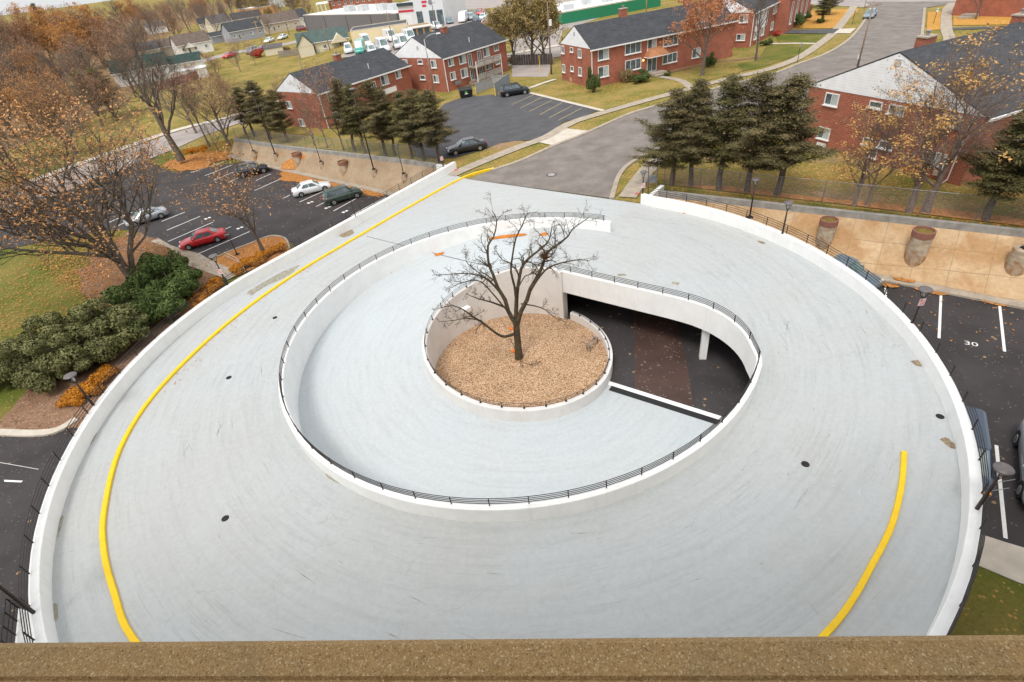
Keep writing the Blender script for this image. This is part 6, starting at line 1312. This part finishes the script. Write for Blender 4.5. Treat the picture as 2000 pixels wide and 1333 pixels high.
# right row of conifers behind the fence
gR = 'brown-green conifers in the row above the right slope'
for key, x, y, ty, w, lb in (('conB', 1311, 362, 178, 1.25, 'leftmost conifer of the right row, broad, leaning towards the street'), ('conA', 1350, 364, 158, 1.05, 'second conifer of the right row counted from the street'), ('conC', 1404, 371, 150, 1.15, 'middle conifer of the right row, behind the black caged lamp'), ('conB', 1459, 376, 146, 1.1, 'fourth conifer of the right row, one of the two tallest'), ('conA', 1516, 381, 150, 1.3, 'last conifer of the right row, next to the white gable'), ('conC', 1925, 430, 215, 1.45, 'conifer behind the fence at the right edge, covering the gable corner')):
    tree(key, x, y, ty, lb, flat(0), wide=w, group=gR)
tree('conB', 2010, 425, 175, 'conifer cut by the right edge of the photo', flat(0), wide=1.3, group=gR)
gL = 'brown-green conifers in the row above the left slope'
for key, x, y, ty, w, lb in (('conC', 497, 266, 172, 1.3, 'conifer at the far left end of the left row'), ('conA', 527, 272, 160, 1.35, 'bushy conifer in front of the left white gable'), ('conB', 562, 278, 178, 1.2, 'third conifer from the left, before the brick wall'), ('conA', 694, 296, 158, 1.0, 'slim conifer behind the tall thick lamp pole'), ('conC', 714, 299, 166, 1.0, 'tall conifer right of the thick lamp pole'), ('conB', 754, 303, 160, 1.15, 'tallest conifer in the middle of the left row'), ('conA', 772, 304, 178, 1.0, 'conifer in front of the hidden pale car'), ('conC', 805, 308, 182, 1.15, 'conifer third from the ramp in the left row'), ('conB', 828, 312, 178, 1.2, 'conifer second from the ramp in the left row'), ('conA', 860, 316, 178, 1.35, 'conifer nearest the ramp, overhanging the dark grey saloon')):
    tree(key, x, y, ty, lb, zU, wide=w, group=gL)
# broadleaf templates
bare_tpl('young', 21, 9, .28, .17, 4, (9, 5, 4, 3), .75, 900, .10, lf_brown, bark)
bare_tpl('big_brown', 22, 12, .07, .36, 4, (17, 8, 6, 4), .80, 9500, .085, lf_brown, bark, ratio=.66, nl=.7)
bare_tpl('bare', 23, 12, .26, .30, 4, (11, 7, 6, 4), .75, None, bm=bark)
bare_tpl('bare_grey', 24, 11, .2, .22, 4, (11, 7, 6, 4), .75, None, bm=bark_lt)
bare_tpl('sparse_rust', 25, 9, .22, .16, 4, (9, 6, 5, 4), .55, 1500, .10, lf_rust, bark_lt)
bare_tpl('orange', 26, 10, .14, .24, 4, (11, 7, 5, 4), .8, 14000, .115, lf_orange, bark)
bare_tpl('rust', 27, 11, .14, .24, 4, (12, 7, 6, 4), .8, 4200, .10, lf_rust, bark)
bare_tpl('gold', 28, 8, .18, .16, 4, (11, 7, 5, 4), .58, 3000, .075, lf_gold, bark_lt, lowleaf=2.1)
bare_tpl('willow', 29, 12, .15, .30, 4, (11, 7, 5, 4), .7, 12000, .16, lf_olive, bark, up=.05)
bare_tpl('orange2', 30, 11, .22, .26, 4, (10, 6, 5, 4), .8, 7500, .13, cards_mat('copper_leaves', [(0.30, 0.10, 0.04), (0.50, 0.21, 0.09), (0.60, 0.30, 0.15)], 2), bark)
tree('big_brown', 272, 562, 175, 'big spreading tree with brown clinging leaves left of the red saloon', zL, wide=1.25)
tree('bare', 352, 309, 50, 'large leaning bare tree on the leafy island by the yellow hydrant', zU, wide=1.3)
tree('young', 513, 490, 300, 'young tree with few brown leaves in the bed beside the ramp', zL, wide=1.25)
tree('rust', 447, 284, 138, 'multi-stemmed tree with thin rust leaves at the end of the left slope', zU, wide=1.35)
tree('rust', 480, 262, 150, 'rust tree right of the multi-stemmed one, touching the far conifers', zU, wide=1.1)
tree('bare_grey', 385, 262, 120, 'grey bare tree across the road behind the slim dark one', zU, wide=1.2)
tree('sparse_rust', 330, 215, 120, 'thin rust tree on the grass strip beyond the road', zU, wide=1.2)
tree('bare', 408, 284, 130, 'slim dark bare tree between the leaning one and the rust one', zU, wide=.6)
tree('bare_grey', 425, 292, 235, 'small bare thicket tree at the foot of the slim dark one', zU, wide=1.5)
tree('sparse_rust', 672, 294, 118, 'slender tree with rust leaves in front of the left brick block', zU, wide=.8)
tree('sparse_rust', 640, 288, 150, 'pale bare-topped tree by the downspout of the left brick block', zU, wide=.8)
tree('bare_grey', 614, 284, 190, 'leaning pale bare tree before the left white gable', zU, wide=.9)
tree('bare_grey', 1690, 401, 205, 'thin twiggy tree before the wide white gable, left of the golden one', flat(0), wide=.9)
tree('gold', 1668, 401, 185, 'tree with golden low leaves behind the right fence, left of the pair', flat(0), wide=1.35)
tree('gold', 1775, 414, 80, 'golden-leaved tree with a forked trunk behind the right fence', flat(0), wide=1.35)
tree('bare_grey', 1808, 414, 95, 'thin pale stems spreading over the charcoal roof at the right', flat(0), wide=1.5)
tree('orange2', 1371, 148, -40, 'copper-leaved tree on the lawn of the long brick block', flat(0), wide=1.15)
tree('bare', 1476, 118, -55, 'bare grey tree beside the white panelled entrance', flat(0), wide=.7)
for x, y, ty, lb, w in ((1005, 122, 5, 'olive willow nearest the far car lot', .9), (1040, 126, -25, 'tallest olive willow behind the dark board fence', .85), (1064, 122, -10, 'olive willow beside the grey utility pole', .85), (985, 108, 20, 'small olive willow by the end of the middle roof', .7)): tree('willow', x, y, ty, lb, flat(0), wide=w*1.35, group='olive willows behind the dark board fence')
tree('bare_grey', 890, 24, -5, 'small bare tree on the verge above the far car lot', flat(0))
tree('bare_grey', 528, 70, 30, 'round-headed bare tree in front of the tan bungalow', zU, wide=1.4)
tree('conC', 1604, 44, -8, 'dark evergreen with a broad head on the leafy corner lawn', flat(0), wide=1.7)
tree('conA', 1620, 29, -25, 'brownish evergreen behind the dark one on the corner lawn', flat(0), wide=1.6)
tree('bare', 1905, 38, -60, 'stout bare trunk on the leafy lawn at the top right', flat(0), wide=.9)
tree('conB', 1895, 15, -20, 'dark evergreen at the top edge right of the far street', flat(0), wide=1.5)
# left forest
F = [('orange', 205, 130, 14, 'bright orange round-crowned tree in the middle of the left forest', 1.35), ('rust', 60, 150, 12, 'tall rust tree at the left edge under the sky', 1.2), ('orange', 110, 140, 14, 'dull orange tree left of the bright round one', 1.1), ('bare_grey', 325, 112, 12, 'white-stemmed birch-like bare tree above the white house', .7), ('rust', 345, 82, 8, 'rusty tree right of the pale birch stems', 1.0), ('bare_grey', 400, 60, -5, 'grey bare tree behind the bungalow row', 1.3), ('bare', 440, 58, 2, 'dark bare tree over the cream cottage', 1.2), ('bare_grey', 370, 62, -8, 'grey bare tree third from the hall', 1.3), ('rust', 300, 70, -2, 'rust tree behind the pale house', 1.2), ('bare', 250, 66, -6, 'dark bare tree behind the bright orange one', 1.3), ('rust', 30, 270, 100, 'rust tree filling the left edge beside the road', 1.2), ('big_brown', 150, 300, 130, 'brown-leaved tree behind the big spreading one', 1.0), ('bare', 95, 230, 70, 'bare tree left of the evergreen clump', 1.2), ('rust', 130, 200, 70, 'hazy rust tree in front of the orange pair', 1.1), ('bare_grey', 180, 210, 90, 'grey bare tree beside the evergreen clump', 1.2), ('conC', 225, 228, 135, 'dark green evergreen on the field beyond the road, right one', 1.6), ('conC', 190, 222, 140, 'dark green evergreen on the field beyond the road, left one', 1.6), ('rust', 10, 200, 60, 'rust tree at the very left edge, second row', 1.1), ('conC', 8, 90, 20, 'dark evergreen at the very left edge near the sky', 1.2), ('conC', 108, 90, 8, 'dark evergreen tip poking above the orange trees', .9), ('bare', 150, 95, 14, 'bare tree between the evergreen tip and the orange crown', 1.3), ('orange', 15, 330, 170, 'orange tree low at the left edge beside the road', 1.0), ('bare_grey', 285, 150, 60, 'bare grey tree behind the leaning one', 1.0), ('bare', 265, 190, 105, 'bare tree at the gable of the green-roofed house', .8), ('sparse_rust', 470, 118, 75, 'thin rust tree by the roadside red car', 1.2), ('sparse_rust', 500, 128, 78, 'thin rust tree in front of the cream shed', 1.1), ('willow', 575, 34, -10, 'olive tree between the storage building and the brick house', 1.3), ('rust', 605, 38, -6, 'rusty tree against the columned brick porch', 1.1), ('bare_grey', 490, 22, -15, 'bare tree left of the storage building', 1.4), ('willow', 532, 44, 15, 'small olive tree right of the orange hall', 1.0), ('bare_grey', 420, 30, -15, 'grey bare tree at the top edge above the cottages', 1.5), ('rust', 395, 175, 118, 'low rust tree at the right end of the red fence', 1.3), ('rust', 445, 205, 130, 'rust tree on the field right of the red fence', 1.1), ('sparse_rust', 560, 215, 150, 'thin rust tree behind the leftmost conifers', 1.1)]
rg3 = random.Random(9); nm = {'rust': 'rust', 'bare': 'dark bare', 'bare_grey': 'grey bare', 'orange': 'dull orange'}
for i in range(26):
    kx = rg3.choice(['rust', 'bare', 'bare_grey', 'rust', 'orange']); xx = 5+(i % 9)*33+rg3.uniform(-12, 12); yy = 105+(i//9)*62+rg3.uniform(-18, 18)+(9-(i % 9))*4
    F.append((kx, xx, yy, yy-rg3.uniform(95, 125), '%s tree in the thicket left of the leaning bare tree' % nm[kx], 1.35))
rg4 = random.Random(4)
for i in range(16): F.append(('bare_grey', 285+i*21+rg4.uniform(-8, 8), 74-i*2.2+rg4.uniform(-12, 16), 22-i*2.4, 'grey bare tree standing among the far bungalows HOUSES', .95))
F += [('rust', 70, 120, 45, 'rust tree low between the orange pair and the left edge', 1.3), ('bare', 40, 170, 95, 'dark bare tree above the roadside orange one', 1.3), ('rust', 110, 250, 150, 'rust tree beside the brown-leaved one', 1.3), ('bare_grey', 60, 230, 130, 'grey bare tree at the left, third row', 1.4), ('rust', 160, 170, 90, 'rust tree under the bright orange crown', 1.4), ('rust', 240, 110, 55, 'thin rust tree above the long low tan house', 1.4), ('bare', 290, 100, 40, 'dark bare tree behind the long low tan house', 1.4), ('orange', 270, 60, 0, 'orange tree right of the bright round one, smaller', 1.2), ('bare_grey', 350, 40, -10, 'grey bare tree behind the rusty white-house one', 1.5), ('rust', 400, 45, 0, 'rust tree at the back of the bungalow row', 1.5), ('bare', 455, 30, -15, 'dark bare tree left of the orange hall', 1.5), ('rust', 330, 60, 5, 'rust tree just over the white house roof', 1.4), ('bare_grey', 470, 140, 95, 'grey bare tree on the near side of the red bush', 1.3), ('rust', 425, 150, 100, 'rust tree at the roadside below the red car', 1.3), ('rust', 5, 420, 250, 'rust tree low at the left edge by the car park', 1.0), ('bare', 60, 380, 200, 'dark bare tree at the left edge of the car park', 1.0)]
for key, x, y, ty, lb, w in F: tree(key, x, y, ty, lb.replace(' HOUSES', ''), zU, wide=w, group='grey bare trees among the far bungalows' if 'HOUSES' in lb else (lb.split(' tree')[0]+' trees of the left thicket') if 'thicket left' in lb else None)
# far tree belt along the horizon on the left: one tree each
rg = random.Random(77); kinds = ['rust', 'bare', 'bare_grey', 'orange', 'willow', 'rust', 'bare_grey', 'conC']
col_n = {'rust': 'rust', 'bare': 'dark bare', 'bare_grey': 'grey bare', 'orange': 'orange', 'willow': 'olive', 'conC': 'dark evergreen'}
for row, (yy, ra_) in enumerate((((58, 18), 24), ((40, 10), 24), ((88, 14), 13), ((118, 16), 9))):
    y0_, jit = yy
    for i in range(ra_):
        x = -40+i*(560 if row < 2 else 330 if row == 2 else 180)/ra_+rg.uniform(-10, 10); y = y0_+jit*.5*rg.uniform(-1, 1)-x*.055*(1 if row < 2 else .3); key = rg.choice(kinds)
        b = G(x, y, zU); h = rg.uniform(9, 14)
        put(key, b, h, '%s tree in the distant forest on the left' % col_n[key], '%s trees of the distant forest on the left' % col_n[key], wide=rg.uniform(1.3, 1.8))
for i in range(48):
    x = -950+i*17; yd = 420+120*rg.random(); key = rg.choice(kinds)
    put(key, Vector((x*1.0, yd-x*.1, -2.5)), rg.uniform(11, 16), 'distant %s tree along the skyline at the top left' % col_n[key], 'distant %s trees along the skyline' % col_n[key], wide=1.8)
# hero tree in the gravel well
tb = G(1013, 700, -3.02); y0 = tb.y
def q8(L, d0, d1):
    n = len(L); return [np.array(Kd(800+.25*a, 400+.25*b, y0+d0+(d1-d0)*i/(n-1))) for i, (a, b) in enumerate(L)]
g = Grow(5, 4, (6, 5, 5, 4), .50, .85, .03, .30, first=.175)
def L8(L, d0, d1, r0, r1, lv=1, start=.35, kids=9):
    P1 = q8(L, d0, d1); P1 = [np.array(v) for v in smoothline([Vector(p) for p in P1], 2)]; n = len(P1)-1
    g.along(P1, [r0+(r1-r0)*i/n for i in range(n+1)], lv, start, kids)
g.along(q8([(855, 1205), (848, 1120), (838, 1000), (832, 900)], 0, .15), [.30, .235, .215, .20], 1, .9, 0)
L8([(833, 930), (832, 820), (838, 700), (850, 620), (872, 500), (920, 430), (1000, 365), (1075, 300), (1100, 240), (1112, 175)], .1, 1.6, .15, .022, kids=14)
L8([(845, 930), (868, 840), (915, 750), (942, 660), (1000, 560), (1040, 470), (1062, 395), (1110, 345), (1180, 295), (1240, 245), (1275, 190), (1395, 105)], .1, -1.6, .155, .02, kids=15)
L8([(935, 690), (975, 620), (1030, 545), (1090, 490), (1200, 452), (1330, 430), (1405, 441)], -.2, -2.6, .085, .015, kids=12)
L8([(828, 930), (770, 830), (745, 740), (690, 650), (650, 540), (618, 465), (612, 320), (655, 255), (682, 125), (645, 50)], .1, 1.2, .15, .018, kids=13)
L8([(682, 125), (740, 60), (790, 40)], 1.1, 1.3, .02, .01, kids=5)
L8([(742, 750), (700, 680), (625, 600), (545, 555), (430, 538), (330, 543), (215, 550)], .5, 2.2, .085, .014, kids=14)
L8([(740, 800), (640, 762), (535, 735), (445, 700)], .3, -1.4, .07, .015, kids=8)
L8([(836, 800), (820, 640), (792, 530), (800, 425), (830, 262), (880, 165), (905, 95), (940, 60)], .2, -.9, .085, .014, kids=11)
L8([(793, 460), (725, 432), (682, 372), (655, 338)], -.3, -1.0, .035, .01, kids=7)
L8([(815, 1012), (745, 1032), (680, 1008), (570, 922), (500, 880), (420, 822), (335, 790), (245, 805)], 0, -2.2, .105, .014, kids=11)
L8([(560, 905), (440, 888), (350, 905), (225, 915)], -1.0, -2.6, .04, .012, kids=8)
L8([(870, 775), (980, 792), (1060, 822), (1130, 880), (1235, 925)], 0, -1.8, .05, .012, kids=10)
L8([(650, 545), (640, 600), (500, 500), (440, 440), (452, 370)], 1.0, -.6, .04, .012, kids=9)
L8([(770, 835), (720, 780), (600, 640), (520, 590), (380, 620), (330, 650)], .1, -1.9, .06, .013, kids=12)
L8([(850, 650), (900, 560), (960, 540), (1010, 470), (1100, 440)], .2, 1.8, .04, .012, kids=9)
L8([(600, 470), (560, 425), (535, 402)], .9, .8, .03, .012, kids=1); L8([(880, 500), (888, 460), (890, 410)], .8, .8, .05, .035, kids=0)
L8([(785, 1045), (820, 1120), (866, 1225), (868, 1290)], -.1, -1.6, .025, .012, kids=4); L8([(866, 1225), (945, 1250), (1025, 1225)], -1.3, -.8, .02, .01, kids=5)
ht = thing('bare_tree', 'gnarled bare tree standing in the gravel in the middle of the ramp', 'tree', tb); off_ = np.array(tb)
sh = lambda S_: [(a-off_, b-off_, c, d) for a, b, c, d in S_]
link('trunk', seg_mesh('trunk', sh(g.big), 7), bark_dk, ht); link('branches', seg_mesh('branches', sh(g.small), 3), bark_dk, ht)
nst = Vector(q8([(1052, 400), (1052, 400)], -.9, -.9)[0]); rs = np.random.RandomState(3); o = thing('bird_nest', 'brown twig nest lodged high on the right of the bare tree', 'nest', nst)
link('twigs', seg_mesh('twigs', [(lambda a: (a, a+rs.normal(size=3)*np.array([.16, .16, .06]), .011, .008))(rs.normal(size=3)*np.array([.11, .11, .09])) for _ in range(260)], 3), mat('nest_brown', (.16, .07, .025), .95, .3, 8), o)
for (a, b), lb in (((793, 968), 'upper round orange bracket growth on the trunk of the central tree'), ((806, 1143), 'lower round orange bracket growth on the trunk of the central tree')):
    p = Vector(q8([(a, b), (a, b)], -.12, -.12)[0]); o = thing('fungus', lb, 'fungus', p); MB().lathe((0, 0, -.09), [(.03, 0), (.13, .03), (.16, .09), (.12, .15), (.03, .18)], 14).build('cap', mat('orange_growth', (.68, .19, .02), .7, .25, 9), o, smooth=True); MB().lathe((.08, 0, -.05), [(.05, 0), (.06, .06), (.04, .1)], 10).build('stem', MATS['orange_growth'], o)
# fallen twigs on the gravel
rs = np.random.RandomState(8)
# shrubs
shrub_tpl('yew', 31, yew_m, 17000, .05, 30, .85); shrub_tpl('yew2', 32, yew_m2, 17000, .05, 30, .8); shrub_tpl('oran', 33, shr_o, 3500, .075, 9, .55); shrub_tpl('redb', 34, cards_mat('red_bush', [(.25, .03, .03), (.42, .06, .04), (.5, .12, .06)], 3), 1500, .11, 8, .8); shrub_tpl('tanb', 35, cards_mat('tan_bush', [(.16, .11, .05), (.26, .19, .09), (.34, .27, .14)], 3), 1500, .09, 8, .9)
def shrub(key, x, y, r, h, label, f, group=None):
    cat_h = bool(group) and 'yew' in group; b = G(x, y, f); t, H0, used = TPL[key]; o = put(key, b, h, label, group, wide=1.0); s = r*(1.45 if key.startswith('yew') and cat_h else 1.1)/1.05; h *= 1.3 if cat_h else 1.0; o.scale = (s, s, h/H0); return o
gy = 'clipped yew bushes of the hedge left of the ramp'
for key, x, y, r, h, lb in (('yew', 352, 590, 1.7, 2.5, 'dark green yew at the ramp end of the hedge'), ('yew', 318, 575, 1.6, 2.4, 'dark green yew behind the end one, under the brown-leaved tree'), ('yew', 300, 630, 1.9, 2.3, 'dark green yew second from the ramp end of the hedge'), ('yew', 335, 545, 1.3, 2.0, 'dark green yew nearest the concrete pad'), ('yew2', 255, 655, 1.8, 2.1, 'bronze green yew third from the ramp end'), ('yew2', 215, 690, 1.8, 2.0, 'bronze green yew above the orange shrub'), ('yew2', 185, 665, 1.6, 2.0, 'bronze green yew at the back in the middle of the hedge'), ('yew2', 170, 725, 1.6, 1.9, 'bronze green yew beside the lamp on the left parapet'), ('yew2', 130, 700, 1.7, 1.9, 'bronze green yew in the middle left of the hedge'), ('yew2', 115, 740, 1.5, 1.8, 'bronze green yew in front at the mulch bed'), ('yew2', 75, 720, 1.6, 1.8, 'bronze green yew second from the left edge'), ('yew2', 30, 740, 1.5, 1.7, 'bronze green yew at the left edge of the photo')): shrub(key, x, y, r, h, lb, zL, gy)
for x, y, r, h, lb in ((172, 775, 1.0, .9, 'orange shrub at the foot of the lamp on the left parapet'), (195, 752, .9, .8, 'orange shrub between the hedge and the left parapet'), (145, 790, .8, .7, 'small orange shrub at the mulch bed edge'), (215, 730, .7, .7, 'small orange shrub squeezed behind the railing'), (490, 520, .9, .8, 'orange shrub beside the young tree, nearest the handrail'), (515, 508, .9, .8, 'orange shrub in front of the young tree trunk'), (540, 492, .9, .7, 'orange shrub at the rounded end of the bed'), (470, 530, .8, .7, 'orange shrub by the steel handrail'), (410, 575, .9, .8, 'orange shrub beside the green yew end, upper'), (395, 592, .9, .8, 'orange shrub beside the green yew end, middle'), (380, 610, .8, .7, 'orange shrub beside the green yew end, lower'), (425, 558, .7, .7, 'orange shrub below the concrete pad'), (375, 300, .9, .8, 'orange shrub at the foot of the leaning bare tree'), (398, 296, .9, .8, 'orange shrub on the island right of the leaning tree'), (300, 515, 1.2, .6, 'low orange shrub under the brown-leaved tree')): shrub('oran', x, y, r, h, lb, zL if y > 310 else zU, 'orange shrubs in the beds by the left car park')
shrub('redb', 503, 112, 2.2, 2.4, 'bright red leafed bush beside the side street', zU)
shrub('tanb', 1223, 161, .9, 2.2, 'tan shrub by the porch of the long brick block', flat(0)); shrub('yew', 1250, 160, 1.4, 1.3, 'round dark green shrub beside the porch steps', flat(0)); shrub('yew', 1303, 148, .5, .5, 'tiny dark shrub right of the porch steps', flat(0)); shrub('yew', 1384, 131, .9, 1.7, 'dark green bush behind the copper-leaved tree trunk', flat(0))
shrub('yew', 1159, 180, .85, 2.7, 'cone shaped dark green bush at the corner of the long brick block', flat(0)); shrub('yew', 1548, 54, 1.8, 2.8, 'tall dark green bush at the brick wing corner', flat(0)); shrub('yew', 1563, 42, 1.5, 2.0, 'dark bush behind the tall one at the brick wing', flat(0)); shrub('redb', 1516, 70, .8, .8, 'small russet bush by the dark driveway', flat(0)); shrub('yew', 1496, 88, .9, .8, 'low dark clipped shrub by the entrance path', flat(0)); shrub('yew', 1602, 46, .6, 1.0, 'bright small bush at the foot of the dark evergreen', flat(0))
shrub('tanb', 1000, 124, 1.6, 1.3, 'brown thicket at the end of the dark board fence', flat(0)); shrub('tanb', 1578, 22, 1.0, 1.6, 'russet shrub beside the brick wing end', flat(0)); shrub('yew2', 465, 74, .8, 1.0, 'small round bush before the tan bungalow', zU); shrub('tanb', 560, 100, 1.8, 1.6, 'tan round bush behind the grey board fence', zU); shrub('redb', 1975, 22, 2.0, 1.6, 'russet bush by the brick steps in the top right corner', flat(0))
# handrails on the pad by the ramp
for pts, lb in ((((445, 508), (467, 516), (480, 532)), 'pale bent handrail at the upper edge of the concrete pad'), (((415, 526), (432, 536), (445, 547)), 'pale handrail at the lower edge of the concrete pad')):
    A = PX(pts, zL); c = A[0]; o = thing('handrail', lb, 'handrail', c); mb = MB()
    for z in (.9, .5): mb.tube([p-c+Vector((0, 0, z-.25*i)) for i, p in enumerate(A)], .025, 6)
    for i, p in enumerate(A): mb.tube([p-c, p-c+Vector((0, 0, .9-.25*i))], .025, 6)
    mb.build('rail', mat('pale_rail', (.45, .44, .40), .5), o)

# loose leaves along the yellow kerb and over the bed edges
K_ = smoothline([(p.x, p.y, 0) for p in PX(yl[1:8], 0.0)], 4); A_, B_ = offs(K_, 0.17), offs(K_, 0.55)
if (A_[3]-Vector((OX, OY, 0))).length > (K_[3]-Vector((OX, OY, 0))).length: A_, B_ = offs(K_, -0.17), offs(K_, -0.55)
litter('leaf_litter', [(p.x, p.y) for p in A_+B_[::-1]], flat(0), 0.004, 'dry leaves gathered along the inner edge of the long yellow kerb', 60, .055, core=False, m=leaf_s)
litter('leaf_litter', PX([(60, 480), (200, 440), (330, 480), (420, 520), (350, 620), (180, 700), (60, 760), (-40, 640)], zL), zL, 0.06, 'scattered leaves on the lawn and bed under the big spreading tree', 9, .11, core=False)
litter('leaf_litter', PX([(300, 300), (470, 285), (520, 318), (640, 355), (760, 385), (640, 410), (500, 400), (330, 400), (420, 330)], zL), zL, 0.03, 'leaves strewn over the asphalt near the left slope', 3, .10, core=False)
litter('leaf_litter', PX([(1292, 364), (1500, 378), (1750, 408), (2040, 440), (2040, 380), (1700, 350), (1400, 330)], 0.0), flat(0), 0.03, 'leaves strewn over the grass behind the right fence', 10, .10, core=False)
litter('leaf_litter', PX([(1740, 556), (2000, 592), (2000, 680), (1900, 690), (1800, 640)], -3.29), flat(-3.29), 0.01, 'few yellow leaves lying on the right car park', 1.1, .10, core=False)

# scuffs and tyre scrapes on the deck
rg = random.Random(12); mb = MB()
def scrape(r, a, L, w, tilt):
    n = 4; pts = []
    for i in range(n+1):
        s_ = (i/n-.5)*L; pts.append(Vector((CX+(r+tilt*s_)*cos(rad(a)+s_/r), CY+(r+tilt*s_)*sin(rad(a)+s_/r), 0)))
    A, B = offs(pts, w/2), offs(pts, -w/2)
    for i in range(n):
        k0, k1 = 1-abs(2*i/n-1)*.8, 1-abs(2*(i+1)/n-1)*.8; m0, m1 = (A[i]+B[i])/2, (A[i+1]+B[i+1])/2
        q = (m0+(B[i]-m0)*k0, m1+(B[i+1]-m1)*k1, m1+(A[i+1]-m1)*k1, m0+(A[i]-m0)*k0); mb.quad(*[(p.x, p.y, 0.004) for p in q])
for _ in range(200):
    u = rg.random(); a = rg.uniform(-25, 70) if u < .62 else rg.uniform(140, 215) if u < .85 else rg.uniform(215, 330); r = rg.uniform(14.8, 20.4)
    scrape(r, a, rg.choice((.25, .4, .7, 1.3))*rg.uniform(.6, 1.3), rg.uniform(.012, .045), rg.uniform(-.35, .35))
tag(mb.build('scuff_marks', mat('rubber_scuffs', (0.31, 0.305, 0.285), .8, .35, 4), fix=False), 'dark tyre scuffs and scrapes scattered over the grey deck', 'scuff marks', kind='stuff')
patch('silt', [(112, 1040), (118, 1010), (124, 1012), (114, 1048)], flat(0), stain2, 0.004, 'small silt fan at the foot of the left parapet, lower down', 'silt', 22, .006)
patch('silt', [(640, 922), (665, 940), (662, 946), (636, 930)], flat(0), stain2, 0.003, 'faint grime beside the curved parapet at its lower left', 'silt', 23, .004)
patch('silt', [(104, 1180), (112, 1182), (113, 1212), (105, 1210)], flat(0), stain2, 0.004, 'silt strip at the foot of the left parapet near the bottom', 'silt', 25, .006)
